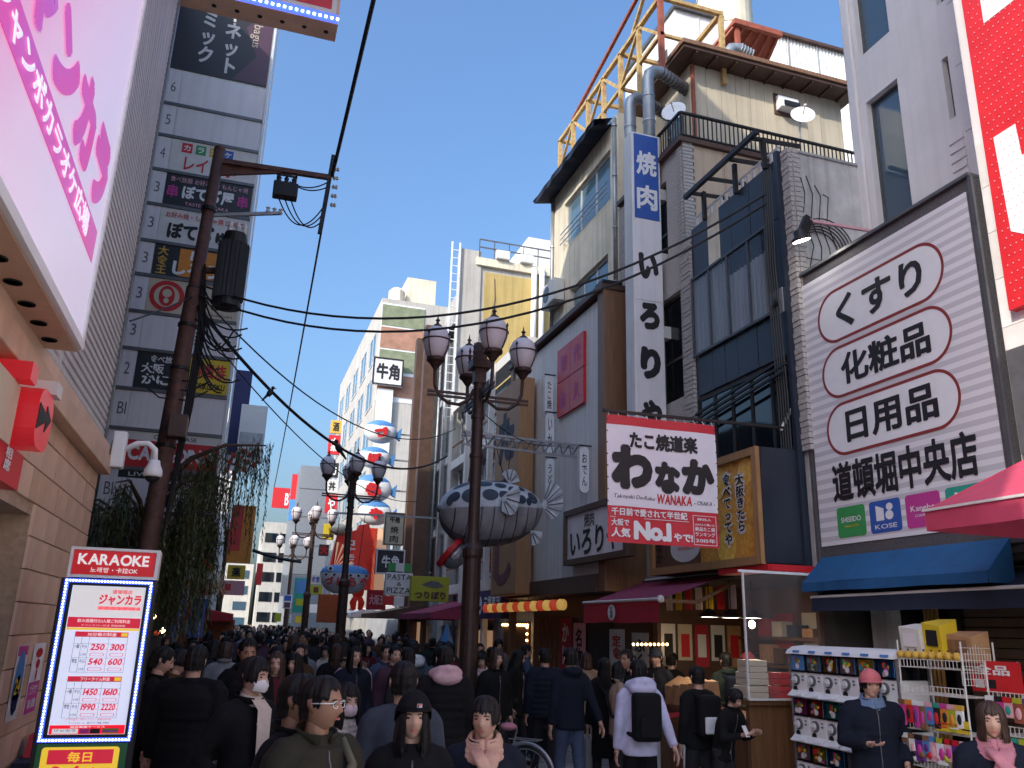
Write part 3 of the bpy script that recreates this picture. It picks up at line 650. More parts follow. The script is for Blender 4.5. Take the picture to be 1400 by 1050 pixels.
for k, (mt, s_, s2) in enumerate((('green', 'SHISEIDO', 'CHINA STORE'), ('blue', 'KOSE', ''), ('magenta', 'Kanebo', 'COSMETICS'), ('teal', 'ℓ', ''))):
    a0 = BW(.12) + k * .54; MB().poly(R67, rrect(a0, a0 + .47, 3.07, 3.42, .04, 5), .004).build('brand_square', mt, db)
    if k == 1: MB().poly(R67, [(a0 + .1, 3.2), (a0 + .22, 3.2), (a0 + .22, 3.33), (a0 + .1, 3.37)], .007).build('emblem', 'white', db); MB().poly(R67, ellp(a0 + .3, 3.25, .06, .05), .007).build('emblem', 'white', db); MB().poly(R67, ellp(a0 + .31, 3.34, .05, .04), .007).build('emblem', 'white', db)
    text(db, R67, s_, a0 + .07, a0 + .40, 3.24 if k != 1 else 3.11, 3.30 if k != 1 else 3.16, 'white', w=.01, c=.008) if k < 3 else MB().tube([R67.p(a0 + .14, 3.36, .008), R67.p(a0 + .12, 3.2, .008), R67.p(a0 + .2, 3.12, .008), R67.p(a0 + .34, 3.2, .008), R67.p(a0 + .36, 3.3, .008)], .015, 6).build('emblem', 'white', db)
    if s2: text(db, R67, s2, a0 + .12, a0 + .36, 3.18, 3.205, 'yellow' if k == 0 else 'white', c=.008)
# street-level of the drugstore: dark recess with shutter
ds = thing('shuttered_drugstore', 'recessed shop front with brown roller shutter under the blue awning', 'shop front', (7.2, 7, 0))
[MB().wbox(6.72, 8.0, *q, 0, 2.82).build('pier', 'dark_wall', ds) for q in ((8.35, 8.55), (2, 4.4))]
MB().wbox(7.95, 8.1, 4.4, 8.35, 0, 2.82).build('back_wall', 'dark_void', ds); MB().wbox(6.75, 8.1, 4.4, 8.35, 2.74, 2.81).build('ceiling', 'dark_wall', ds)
R75 = RF(7.4)
for k in range(26): yp('shutter_slat', 'shutter', ds, R75, 5.35, 7.15, .1 + k * .1, .192 + k * .1, -.02, .012, bevel=.006)
yp('shutter_post', 'black_metal', ds, R75, 7.16, 7.3, 0, 2.74, -.05, .05); yp('shutter_post', 'black_metal', ds, R75, 5.2, 5.34, 0, 2.74, -.05, .05)
wood('gold_rod', (.42, .24, .06), (.25, .12, .03))
for y0 in (7.42, 5.02):
    for k in range(4): MB().cyl((7.3, y0 + .055 * k, .3), (7.3, y0 + .055 * k, 2.5), .02, n=8).build('gold_rod', 'gold_rod', ds)
yp('grey_column', 'concrete', ds, RF(7.1), 7.95, 8.2, 0, 2.74, -.2, 0)
# blue awning
ba = thing('blue_awning', 'deep blue fabric awning under the drugstore billboard', 'awning', (6.5, 7.1, 2.5))
Y0, Y1 = 5.84, 8.45
def awning(root, X0, X1, Y0, Y1, zb, zt, zv, mt, n=10, side=True):
    """sloping sheet from (X0,zb back) to (X1,zt front) with valance down to zv"""
    m = MB(); ys = np.linspace(Y0, Y1, n + 1)
    for i in range(n):
        for j in range(4):
            def P(y, t, k): return V(X0 + (X1 - X0) * t, y, zb + (zt - zb) * t - .018 * math.sin(math.pi * t) - .006 * math.sin(3.1 * y) * t)
            m.quad(P(ys[i], j / 4, 0), P(ys[i], (j + 1) / 4, 0), P(ys[i + 1], (j + 1) / 4, 0), P(ys[i + 1], j / 4, 0))
    m.build('canopy', mt, root, smooth=True)
    m = MB()
    for i in range(n):
        o0, o1 = .012 * math.sin(5 * ys[i]), .012 * math.sin(5 * ys[i + 1])
        m.quad((X1 - .002, ys[i], zt + .0), (X1 - .002 + o0, ys[i], zv + .4 * o0), (X1 - .002 + o1, ys[i + 1], zv + .4 * o1), (X1 - .002, ys[i + 1], zt + .0))
    v = m.build('valance', mt, root, smooth=True)
    if side:
        for y in (Y0, Y1): MB().quad((X0, y, zb), (X1, y, zt), (X1, y, zv), (X0, y, zv)).build('side_panel', mt, root)
    return v
awning(ba, 6.685, 6.37, Y0, Y1, 2.87, 2.56, 2.46, 'blue_cloth')
na = thing('navy_inner_awning', 'drooping navy cloth awning with white pipe under the blue awning', 'awning', (6.4, 7, 2.2))
MB().cyl((6.45, 4.9, 2.42), (6.45, 8.4, 2.40), .018).build('pipe', 'off_white', na); awning(na, 6.9, 6.44, 4.9, 8.38, 2.62, 2.40, 2.24, 'navy_cloth', side=False)
# near neighbour with red billboard
nb = thing('tiled_neighbour_building', 'pale tiled wall at the right edge beneath the red billboard', 'building', (7, 4, 0))
MB().wbox(6.78, 12, 0.5, 5.68, 2.8, 14).build('wall', 'white_wall', nb)
for r in range(8):
    for q in range(3):
        yp('tile', ['white_paint', 'off_white'][(r + q) % 2], nb, RF(6.78), 5.66 - .6 * (q + 1) + .006, 5.66 - .6 * q, 2.85 + r * .5, 3.344 + r * .5, 0, .02)
MB().wbox(6.9, 12, -14, .45, 0, 9).build('side_wing', 'white_wall', nb)
yp('vent', 'frame_metal', nb, RF(6.76), 5.3, 5.62, 3.6, 4.6, 0, .05)
rbd = thing('red_billboard', 'huge red billboard with white letter strokes and tiny white dots, top right corner', 'billboard', (6.7, 4.5, 4.95))
R66 = RF(6.66)
yp('panel', 'red_sign', rbd, R66, 2.5, 5.48, 4.95, 11, -.1, 0)
def rb_px(*pts): return [R66.px(x, y, .004) for x, y in pts]
MB().poly(R66, rb_px((1340, 0), (1345, 32), (1386, 0)), .004).build('letter', 'white', rbd)
MB().poly(R66, rb_px((1358, 188), (1388, 169), (1397, 212), (1420, 196), (1450, 330), (1382, 316)), .004).build('letter', 'white', rbd)
m = MB()
for i in range(40):
    for j in range(46):
        y, z = 5.42 - .062 * i - (.031 if j % 2 else 0), 5.02 + .09 * j
        m.frect(R66, -y, -y + .012, z, z + .012, .009)
o = m.build('led_dot', 'pink', rbd); o['kind'] = 'stuff'
pa = thing('red_corner_awning', 'bright pinkish red awning at the right edge above the shelves', 'awning', (5.6, 4.8, 2.8))
awning(pa, 6.7, 5.3, 3.6, 5.39, 3.6, 2.97, 2.80, 'pink_red_cloth')
m = MB().bar((5.29, 3.6, 2.965), (5.29, 5.4, 2.965), .02); m.build('edge_trim', 'off_white', pa)

# ================================================================== right: navy building
nv = thing('navy_building', 'narrow navy panelled building with wide curtained window and brick edged corners', 'building', (6.8, 9.8, 0))
MB().wbox(6.72, 11, 8.62, 11.38, 2.7, 8.42).build('wall_core', 'concrete', nv)
FS = CF(8.62)
box_part('side_wall', 'concrete', nv, FS, 6.74, 9.5, 2.7, 8.52, 0, .015); box_part('wall_coping', 'grey_wall', nv, FS, 6.72, 9.5, 8.521, 8.56, -.1, .04)
for zz in (5.2, 6.9): box_part('wall_joint', 'dark_wall', nv, FS, 6.75, 9.4, zz, zz + .012, .015, .018)
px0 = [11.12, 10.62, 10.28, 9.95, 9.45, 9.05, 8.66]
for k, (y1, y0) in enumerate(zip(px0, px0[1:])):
    yp('panel', 'cream_wall' if k == 1 else 'navy_panel', nv, R67, y0 + .006, y1 - .006, 7.56, 8.46, -.02, .03 + .004 * (k % 2), bevel=.004)  # one upper panel is cream: a sun glint on the navy, painted as colour
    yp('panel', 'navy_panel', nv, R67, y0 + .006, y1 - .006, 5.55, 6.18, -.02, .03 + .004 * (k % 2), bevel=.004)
yp('side_panel', 'navy_panel', nv, R67, 8.66, 9.0, 6.19, 7.55, -.02, .03); yp('edge_post', 'navy_panel', nv, R67, 8.62, 8.7, 2.75, 8.5, .035, .12)
yp('window_recess', 'dark_void', nv, R67, 9.0, 11.1, 6.19, 7.55, -.02, -.015)
m = MB()
for k in range(70):
    y0 = 9.05 + k * .0293; c0, c1 = .02 * math.sin(k * 1.9), .02 * math.sin((k + 1) * 1.9)
    m.quad(R67.p(-y0, 6.22, c0 + .02), R67.p(-y0 - .0293, 6.22, c1 + .02), R67.p(-y0 - .0293, 7.2 if k < 35 else 7.5, c1 + .02), R67.p(-y0, 7.2 if k < 35 else 7.5, c0 + .02))
m.build('curtain', 'curtain', nv, smooth=True)
glassmat('pane_clear', (.08, .12, .16), .04, alpha=.22)
window(nv, R67, 9.0, 11.1, 6.19, 7.55, 'pane_clear', 'window_frame', .04, mull=(.25, .5, .76), trans=(), c=.06)
yp('vent_plate', 'steel', nv, R67, 8.68, 8.95, 6.1, 6.45, .125, .14); MB().lathe(R67.p(-8.8, 6.27, .14), [(.06, 0), (.06, .05), (.03, .06)], 12, R67.n).build('vent', 'black', nv)
# second storey strip of dark glass
yp('window_recess', 'dark_void', nv, R67, 8.7, 11.1, 4.25, 5.54, -.02, -.01)
window(nv, R67, 8.72, 11.1, 4.25, 5.5, 'window_dark', 'black_metal', .05, mull=(.2, .4, .6, .8), c=.01)
for k in range(3): MB().bar(R67.p(-11.1, 5.25 - .12 * k, .08 + .06 * k), R67.p(-8.7, 5.5 - .12 * k, .08 + .06 * k), .035).build('railing', 'black_metal', nv)
def bricks(par, F_, y0, y1, z0, z1, c, nm='brick_column'):
    m = MB(); n = int((z1 - z0) / .075)
    for k in range(n):
        o = .04 if k % 2 else 0
        for a, b in (((y0, y0 + .09 + o)), ((y0 + .1 + o, y1))):
            yb(m, F_, a, b, z0 + k * .075, z0 + k * .075 + .064, c, c + .05 + .006 * ((k * 7) % 3))
    o = m.build(nm, 'brick_white', par); o['kind'] = 'stuff'; return o
bricks(nv, R67, 11.14, 11.42, 4.2, 8.4, .02); bricks(nv, R67, 8.46, 8.62, 4.2, 8.5, .0)
FSb = CF(8.46)
m = MB()
for k in range(57): m.box(FSb, 6.705, 6.8 + (.03 if k % 2 else 0), 4.2 + k * .075, 4.264 + k * .075, 0, .02)
o = m.build('brick_column', 'brick_white', nv); o['kind'] = 'stuff'
# canopy frame on the roof edge, pipes and wires on the wall
rf = thing('rooftop_canopy_frame', 'bare black steel canopy frame on the navy building roof', 'frame', (6.6, 9.8, 8.4))
MB().bar((6.45, 8.85, 8.92), (6.45, 10.9, 8.92), .07).build('rail', 'black_metal', rf)
for y in (9.0, 9.6, 10.2, 10.7): MB().bar((6.46, y, 8.9), (7.3, y, 8.95), .05).build('arm', 'black_metal', rf)
for y in (8.95, 9.7, 10.6): MB().bar((6.62, y, 8.4), (6.62, y, 8.9), .06).build('post', 'black_metal', rf)
rl = thing('roof_railing', 'low pale railing along the navy building roof edge', 'railing', (6.75, 10, 8.5))
MB().bar((6.78, 8.8, 8.72), (6.78, 11.1, 8.72), .03).build('rail', 'off_white', rl)
for k in range(16): MB().bar((6.78, 8.85 + k * .15, 8.47), (6.78, 8.85 + k * .15, 8.72), .05, .03).build('baluster', 'off_white', rl)
wr = thing('wall_cable_loops', 'tangle of looped black cables on the weathered concrete side wall', 'cables', (7.2, 8.6, 7))
for k in range(6):
    c_ = V(7.15 + .02 * k, 8.58, 7.05 + .015 * k); r_ = .3 + .03 * k
    MB().tube([c_ + V(r_ * math.cos(t), -.01 * k * .3, r_ * .9 * math.sin(t)) for t in np.linspace(-.6, 3.6, 22)], .009, 5).build('cable', 'cable_black', wr)
for k in range(4):
    x0 = 6.9 + .13 * k; MB().tube([(x0, 8.595, 8.3 - .12 * k), (x0 + .08, 8.585, 7.9), (x0 + .02, 8.585, 7.5), (x0 + .16, 8.59, 7.1), (x0 + .05 + .06 * k, 8.59, 6.7), (x0 + .14, 8.595, 6.2 + .1 * k), (x0 + .1, 8.595, 5.6)], .007, 5).build('cable', 'cable_black', wr)
for k in range(5):
    MB().tube([R67.p(-8.75 - .05 * k, 8.3, .14), R67.p(-8.76 - .05 * k, 6.8, .16), R67.p(-8.72 - .05 * k, 5.0, .14), R67.p(-8.7 - .05 * k, 3.2, .15)], .012, 5).build('cable', 'cable_black', wr)
sp = thing('spot_lamp', 'black spot lamp on a pale arm lighting the drugstore billboard', 'lamp', (6.5, 8.5, 7))
a_ = onY(1108, 302, 8.0); b_ = onY(1192, 316, 8.0)
MB().bar(a_, b_, .035).build('arm', 'pink', sp)
c_ = onY(1095, 322, 8.0)
MB().bar(a_ + V(-.05, 0, .05), c_ + V(.0, 0, .05), .07).build('bracket', 'black_metal', sp); MB().bar(a_, c_ + V(.06, 0, .02), .05).build('bracket', 'black_metal', sp)
ax = V(.35, .1, -1); MB().lathe(c_ + V(-.03, 0, .06), [(.03, -.02), (.07, .0), (.075, .07), (.12, .1), (.125, .13)], 16, ax).build('housing', 'black_metal', sp, smooth=True)
MB().lathe(c_ + V(-.03, 0, .06) + ax / np.linalg.norm(ax) * .131, [(.11, 0), (.11, .004)], 16, ax).build('lens', 'lamp_cool', sp)

# ================================================================== right: yakiniku building
ik = thing('yakiniku_building', 'weathered cream and grey building with rooftop house, ducts and tattered black eave', 'building', (7, 14.5, 0))
MB().wbox(6.9, 14, 11.41, 17.95, 2.7, 10.3).build('wall_core', 'grey_wall', ik)
H = [(14.35, 17.0, 10.75, 11.95), (14.5, 16.6, 8.35, 9.55)]
wall_holes(R67, 13.95, 17.95, 6.0, 12.6, H, -.2, 0).build('wall', 'cream_wall', ik)
MB().wbox(6.9, 14, 13.95, 17.95, 10.3, 12.6).build('wall_core', 'cream_wall', ik)
for h in H: window(ik, R67, *h, glass='window_pale', frame='window_frame_w', fw=.06, mull=(.33, .66), c=-.1)
m = MB()
for k in range(3): m.bar(R67.p(-17, 10.85 + .13 * k, .1), R67.p(-14.3, 10.85 + .13 * k, .1), .02)
m.build('window_rail', 'steel', ik)
H2 = [(12.0, 13.2, 8.3, 9.9), (11.55, 13.3, 5.7, 7.6)]
wall_holes(R67, 11.41, 13.95, 2.7, 10.35, H2, -.2, -.02).build('tile_wall', 'brick_white', ik)
for h in H2: window(ik, R67, *h, glass='window_dark', frame='window_frame', fw=.05, mull=(.5,), trans=(.4,), c=-.14)
m = MB()
for k in range(70): yb(m, R67, 13.3, 13.95, 5.5 + k * .068, 5.556 + k * .068, -.02, .006); yb(m, R67, 11.41, 11.55, 5.5 + k * .068, 5.556 + k * .068, -.02, .02)
o = m.build('tile_course', 'brick_white', ik); o['kind'] = 'stuff'
m = MB()
ev = [(6.7, 12.62), (6.2, 12.42 - .02), (6.2, 12.34), (6.7, 12.5)]
n = 14
for i in range(n):
    y0, y1 = 14.25 + i * 3.75 / n, 14.25 + (i + 1) * 3.75 / n; s0_, s1_ = .03 * math.sin(9 * y0), .03 * math.sin(9 * y1)
    m.quad((6.72, y0, 12.66), (6.25 + s0_, y0, 12.5 + s0_), (6.25 + s1_, y1, 12.5 + s1_), (6.72, y1, 12.66)); m.quad((6.25 + s0_, y0, 12.5 + s0_), (6.27, y0, 12.38 - s0_), (6.27, y1, 12.38 - s1_), (6.25 + s1_, y1, 12.5 + s1_)); m.quad((6.27, y0, 12.38 - s0_), (6.72, y0, 12.5), (6.72, y1, 12.5), (6.27, y1, 12.38 - s1_))
m.build('eave', 'navy_cloth', ik)
FA = CF(11.4)
for k in range(6): box_part('side_panel', 'tan_panel', ik, FA, 6.93 + k * .62, 6.93 + k * .62 + .612, 8.3, 10.3, .0, .03)
m = MB()
for k in range(28): m.box(FA, 6.70, 6.92 - (.03 if k % 2 else 0), 8.4 + k * .07, 8.458 + k * .07, 0, .06)
o = m.build('brick_column', 'brick_white', ik); o['kind'] = 'stuff'
MB().wbox(6.62, 11, 11.3, 13.9, 10.31, 10.40).build('roof_slab', 'dark_brown', ik)
ry = 11.36
m = MB().bar((6.68, ry, 10.92), (10.6, ry, 10.92), .05, .04).bar((6.68, ry, 10.47), (10.6, ry, 10.47), .03).bar((6.68, ry, 10.92), (6.68, 13.6, 10.92), .05, .04).bar((6.68, ry, 10.47), (6.68, 13.6, 10.47), .03)
rail = m.build('railing', 'black_metal', ik)
for k in range(44): MB().bar((6.7 + k * .09, ry, 10.4), (6.7 + k * .09, ry, 10.91), .018).build('baluster', 'black_metal', rail)
for k in range(24): MB().bar((6.68, ry + .09 * k, 10.4), (6.68, ry + .09 * k, 10.91), .018).build('baluster', 'black_metal', rail)
# rooftop house
rh = thing('rooftop_house', 'beige panelled rooftop house with wide brown flat eave behind black railing', 'building', (8.5, 13.5, 10.4))
MB().wbox(7.58, 11.2, 12.43, 15.4, 10.4, 12.95).build('wall_core', 'beige_panel', rh)
FHs = CF(12.43)
for k in range(9): box_part('panel', 'beige_panel', rh, FHs, 7.58 + k * .34, 7.58 + k * .34 + .33, 10.42, 12.9, 0, .022)
box_part('corner_pipe', 'rust_red', rh, FHs, 7.56, 7.62, 10.5, 12.9, .03, .09)
for k in range(5): yp('panel', 'beige_panel', rh, RF(7.58), 12.45 + k * .56, 12.45 + k * .56 + .55, 10.42, 12.9, 0, .02)
window(rh, RF(7.56), 12.7, 13.3, 11.1, 12.2, 'window_pale', 'window_frame', .05, c=.01)
MB().wbox(7.2, 11.4, 12.0, 15.6, 12.95, 13.02).build('eave_soffit', 'dark_brown', rh); MB().wbox(7.16, 11.44, 11.96, 15.64, 13.021, 13.12).build('eave', 'brown_frame', rh, bevel=.01)
for k in range(9): MB().bar((7.5 + .45 * k, 12.02, 12.93), (7.5 + .45 * k, 12.42, 12.93), .04).build('eave_rib', 'dark_brown', rh)
ac = thing('wall_vent_hood', 'white vent hood on the rooftop house wall', 'vent hood', (10.0, 12.3, 12.2))
q = onY(1083, 138, 12.2); MB().hexa([q + V(-.25, 0, -.16), q + V(.22, 0, -.16), q + V(.22, .22, -.16), q + V(-.25, .22, -.16), q + V(-.25, .1, .16), q + V(.22, .1, .16), q + V(.22, .22, .16), q + V(-.25, .22, .16)]).build('hood', 'white', ac)
MB().box(CF(12.19), q[0] - .2, q[0] + .17, q[2] - .14, q[2] - .03, .0, .02).build('grille', 'black', ac); MB().box(CF(12.41), q[0] - .3, q[0] + .3, q[2] - .25, q[2] + .25, -.01, .02).build('plate', 'dark_brown', ac)
def dish(name, label, c, tilt):
    o = thing(name, label, 'dish', c); d = np.array(tilt, float); d /= np.linalg.norm(d)
    MB().lathe(c, [(.0, .0), (.08, .005), (.16, .025), (.23, .06), (.225, .065), (.15, .035), (.0, .012)], 20, d).build('reflector', 'white', o, smooth=True)
    MB().tube([c, c + V(0, .1, -.1), c + V(0, .12, -.42), c + V(-.12, .12, -.5)], .02, 6).build('arm', 'steel', o); MB().cyl(c + d * .05, c + d * .26, .008).build('feed_arm', 'black_metal', o); MB().ell(c + d * .27, .03, .03, .03, 8, 6).build('receiver', 'off_white', o)
    return o
dish('satellite_dish', 'white satellite dish beside the blue sign top, left end of roof railing', onX(922, 155, 6.8), (-.8, -.9, .3))
dish('satellite_dish', 'white satellite dish at the right end of roof railing', onY(1097, 160, 11.4), (-.45, -1, .35))
# things higher up on that roof
sb = thing('rooftop_stair_tower', 'white boxy stair tower with sloped roof on the skyline', 'building', (9, 15.5, 12.9))
q0, q1 = onY(922, 12, 15.2), onY(985, 30, 15.2)
MB().wbox(q0[0], q1[0], 15.2, 18, 11, q0[2]).build('wall', 'white_paint', sb); MB().wbox(q0[0] - .06, q1[0] + .06, 15.1, 18.1, q0[2], q0[2] + .1).build('roof', 'frame_metal', sb)
box_part('window', 'window_frame', sb, RF(q0[0]), -16.2, -15.6, q0[2] - 1.6, q0[2] - .9, 0, .03); box_part('seam', 'off_white', sb, CF(15.2), (q0[0] + q1[0]) / 2, (q0[0] + q1[0]) / 2 + .03, 12, q0[2] - .02, 0, .02)
cs = thing('corrugated_shed', 'white corrugated metal shed on the skyline beside the white tower', 'building', (12, 15, 12.5))
q0, q1 = onY(1062, 42, 14.8), onY(1165, 62, 14.8); m = MB(); m.wbox(q0[0], q1[0] + 1.5, 15.0, 18, 11, q0[2]); m.build('wall_core', 'white_paint', cs)
m = MB(); xs = np.arange(q0[0], q1[0] + 1.5, .05)
for k, (x0, x1) in enumerate(zip(xs, xs[1:])): c0, c1 = (.0, .03)[k % 2], (.03, 0)[k % 2]; m.quad((x0, 14.97 - c0, 11), (x1, 14.97 - c1, 11), (x1, 14.97 - c1, q0[2]), (x0, 14.97 - c0, q0[2]))
m.build('corrugated_sheet', 'white_paint', cs)
for x0 in np.arange(q0[0] + .4, q1[0] + 1, .9): MB().bar((x0, 14.92, 11), (x0, 14.92, q0[2]), .02).build('seam', 'grey_wall', cs)
MB().wbox(q0[0] - .1, q1[0] + 1.6, 14.85, 18.1, q0[2], q0[2] + .08).build('roof', 'dark_brown', cs)
tk = thing('water_tank', 'cylindrical cream water tank on the roof at the top edge', 'tank', (12.1, 17.8, 18))
MB().lathe((12.1, 17.8, 17.4), [(.0, 0), (.78, 0), (.8, .1), (.8, 3.4), (.7, 3.5), (0, 3.6)], 28).build('shell', 'cream_wall', tk, smooth=False)
for z in (17.6, 18.9, 20.2): MB().lathe((12.1, 17.8, z), [(.80, 0), (.825, .01), (.825, .06), (.80, .07)], 28).build('hoop', 'cream_wall', tk)
for k in range(3): MB().bar((11.6 + .5 * k, 17.8, 12), (11.6 + .5 * k, 17.8, 17.45), .12).build('leg', 'steel', tk)
lt = thing('rust_red_lean_to', 'rust red roofed lean to with open rafters under the water tank', 'shed', (10, 14, 13))
a0, a1, a2 = onY(1005, 24, 14.0), onY(1068, 42, 14.0), onY(983, 60, 14.0)
sl_ = [a0, a1, a1 + V(-.0, 1.2, -.9), a0 + V(-.6, 1.2, -.9)]
MB().hexa([p_ - V(0, 0, .07) for p_ in sl_] + sl_).build('roof', 'rust_red', lt)
for t in np.linspace(.05, .95, 6):
    pa_ = sl_[0] + (sl_[1] - sl_[0]) * t; pb_ = sl_[3] + (sl_[2] - sl_[3]) * t; MB().bar(pa_ - V(0, 0, .11), pb_ - V(0, 0, .11), .06).build('rafter', 'rust_red', lt)
MB().bar(a0 + V(.1, .1, -.05), V(a0[0] + .1, 14.1, 12.9), .1).build('post', 'rust_red', lt); MB().bar(a0 + V(-.05, .02, -.12), a1 + V(0, .02, -.12), .12).build('beam', 'rust_red', lt)
for k in range(12): MB().bar((a0[0] + .35 + k * .12, 14.1, 13.1), (a0[0] + .35 + k * .12, 14.1, 13.9), .025).build('baluster', 'rust_red', lt)
MB().bar((a0[0] + .1, 14.1, 13.9), (a0[0] + 1.75, 14.1, 13.9), .05).build('rail', 'rust_red', lt)
# yellow steel gantry
gy = thing('rooftop_steel_gantry', 'rusty yellow steel lattice gantry on the cream building roof', 'gantry', (6.9, 15, 12.6))
GX = 6.9
def gb_(p0, p1, w=.09, mt='steel_yellow', nm='beam'): return MB().bar(p0, p1, w).build(nm, mt, gy)
for X in (GX, 8.3):
    gb_((X, 12.3, 14.3), (X, 17.9, 14.3)); gb_((X, 12.3, 13.4), (X, 17.9, 13.4), .07)
    for k, y in enumerate((12.35, 13.3, 14.2, 15.1, 16.0, 16.95, 17.85)):
        gb_((X, y, 12.6), (X, y, 14.3), .09, nm='post')
        if k % 2 == 0 and y < 17: gb_((X, y, 13.4), (X, y + .93, 14.3), .06, nm='brace')
        elif y < 17: gb_((X, y, 14.3), (X, y + .93, 13.4), .06, nm='brace')
for y in (12.35, 14.2, 16.0, 17.85): gb_((GX, y, 14.3), (8.3, y, 14.3), .08); gb_((GX, y, 13.4), (8.3, y, 13.4), .06)
gb_((GX, 12.35, 12.6), (GX, 12.35, 15.7), .1, 'rust_red', 'post'); gb_((GX, 12.35, 15.3), (GX, 17.0, 14.4), .07, 'rust_red', 'brace'); gb_((GX, 12.35, 15.55), (GX, 13.6, 14.35), .07, 'steel_yellow', 'brace')
# galvanised ducts
for nm, (dx, top, y, x, lo) in {'near': (0, 12.45, 12.28, 6.55, 9.2), 'far': (0, 12.3, 12.98, 6.5, 4.0)}.items():
    d = thing('vent_duct', {'near': 'taller galvanised duct rising just behind the blue sign top', 'far': 'shorter galvanised duct left of the blue sign top running down the wall'}[nm], 'duct', (x, y, lo), 'galvanised ducts on the yakiniku building')
    pts = [V(x, y, lo), V(x, y, top - .25), V(x + .03, y, top - .1), V(x + .12, y, top - .02), V(x + .26, y, top), V(x + 1.0, y + .3, top)]
    MB().tube(pts, .115, 16).build('pipe', 'duct', d, smooth=True)
    for z in np.arange(lo + .4, top - .3, .55): MB().lathe((x, y, z), [(.115, 0), (.126, .005), (.126, .035), (.115, .04)], 16).build('clamp', 'steel', d)
    for k in range(9): MB().lathe(pts[-2] + (pts[-1] - pts[-2]) * k / 8, [(.115, 0), (.128, .01), (.115, .03)], 14, pts[-1] - pts[-2]).build('rib', 'dark_brown', d)
q = onY(1000, 70, 13.6); d = thing('vent_duct', 'short bent flexible duct beside the rust red lean to', 'duct', q - V(0, 0, .4), 'galvanised ducts on the yakiniku building')
MB().tube([q + V(-.1, 0, -.5), q + V(-.1, 0, -.1), q + V(0, 0, .05), q + V(.2, 0, .1), q + V(.5, 0, .0)], .14, 14).build('pipe', 'duct', d, smooth=True)
for k in range(5): MB().lathe(q + V(.2 + .07 * k, 0, .1 - .022 * k), [(.14, 0), (.16, .01), (.14, .03)], 14, (1, 0, -.3)).build('rib', 'duct', d)

# ================================================================== vertical yakiniku sign
FV = CF(12.1)
vs_ = thing('vertical_yakiniku_sign', 'tall narrow projecting sign, blue top with white characters, grey below with black hiragana', 'sign', (6.4, 12.2, 5.3))
X0, X1, Z0, Z1 = 6.08, 6.66, 4.95, 10.86
box_part('case', 'white_paint', vs_, FV, X0, X1, Z0, Z1, -.34, -.012, bevel=.01)
for k, (z0, z1, mt) in enumerate(((9.1, Z1 - .04, 'blue'), (7.52, 9.08, 'sign_grey'), (Z0 + .04, 7.5, 'sign_grey'))): box_part('panel', mt, vs_, FV, X0 + .05, X1 - .04, z0, z1, -.012, .0)
for ch, z0, z1 in (('焼', 9.98, 10.48), ('肉', 9.28, 9.78)): text(vs_, FV, ch, X0 + .09, X1 - .08, z0, z1, 'white', w=.03)
for ch, z0, z1 in (('い', 7.92, 8.42), ('ろ', 6.98, 7.48), ('り', 6.08, 6.66), ('や', 5.2, 5.72)): text(vs_, FV, ch, X0 + .1, X1 - .09, z0, z1, 'ink', w=.075)
for z in (9.6, 8.3, 6.9): box_part('bracket', 'off_white', vs_, FV, X1, X1 + .3, z, z + .22, -.25, -.08)

# ================================================================== pale screen facade with wooden sign
F6 = RF(6.0)
sc = thing('pale_screen_facade', 'pale panelled shop facade framed in brown posts with red four panel sign', 'facade', (6.2, 16, 0))
MB().wbox(6.03, 6.69, 13.1, 18.4, 2.75, 8.0).build('core', 'grey_wall', sc)
ys = np.linspace(13.35, 18.35, 9)
for y0, y1 in zip(ys, ys[1:]): yp('panel', 'pale_screen', sc, F6, y0 + .006, y1 - .006, 2.9, 7.98, -.03, .0)
yp('post', 'brown_frame', sc, F6, 13.05, 13.34, 2.6, 8.05, -.7, .06, bevel=.01); yp('post', 'brown_frame', sc, F6, 18.36, 18.55, 2.6, 8.05, -.7, .06, bevel=.01)
yp('top_beam', 'dark_brown', sc, F6, 13.02, 18.58, 8.051, 8.17, -.7, .12, bevel=.01); yp('lower_beam', 'dark_brown', sc, F6, 13.34, 18.4, 2.6, 2.9, -.7, .1)
yp('cap', 'black', sc, F6, 13.0, 13.36, 8.171, 8.22, -.3, .1)
rp4 = thing('red_four_panel_sign', 'square red sign of four panels on the pale facade', 'sign', (6, 14.7, 6.1))
for i in range(2):
    for j in range(2): yp('panel', 'red_sign', rp4, F6, 14.0 + .7 * i + .008, 14.69 + .7 * i, 6.1 + .73 * j + .008, 6.82 + .73 * j, .002, .06)
for (s_, y, z) in (('初', 15.05, 7.2), ('代', 14.35, 7.2), ('金', 15.05, 6.45), ('久', 14.35, 6.45)): text(rp4, F6, s_, -y - .17, -y + .17, z - .18, z + .18, 'magenta', w=.02, c=.064)
wsn = thing('vertical_wooden_sign', 'long upright wooden signboard with faded painted hiragana on the pale facade', 'sign', (6, 17.6, 2.7))
yp('board', 'wood_sign', wsn, F6, 16.75, 18.5, 2.65, 7.36, .062, .42, bevel=.02)
F6w = F6.off(.42); mat('faded_ink', (.05, .06, .09), .7, .4, 8); mat('faded_plum', (.20, .055, .07), .7, .4, 8)
for ch, z0, z1, mt in (('た', 5.55, 6.75, 'faded_ink'), ('こ', 4.2, 5.2, 'faded_plum'), ('し', 2.85, 4.0, 'faded_plum')): text(wsn, F6w, ch, -18.2, -17.05, z0, z1, mt, w=.05)
text(wsn, F6w, '大阪名物', -18.4, -18.15, 3.0, 4.0, 'faded_plum', vertical=True)
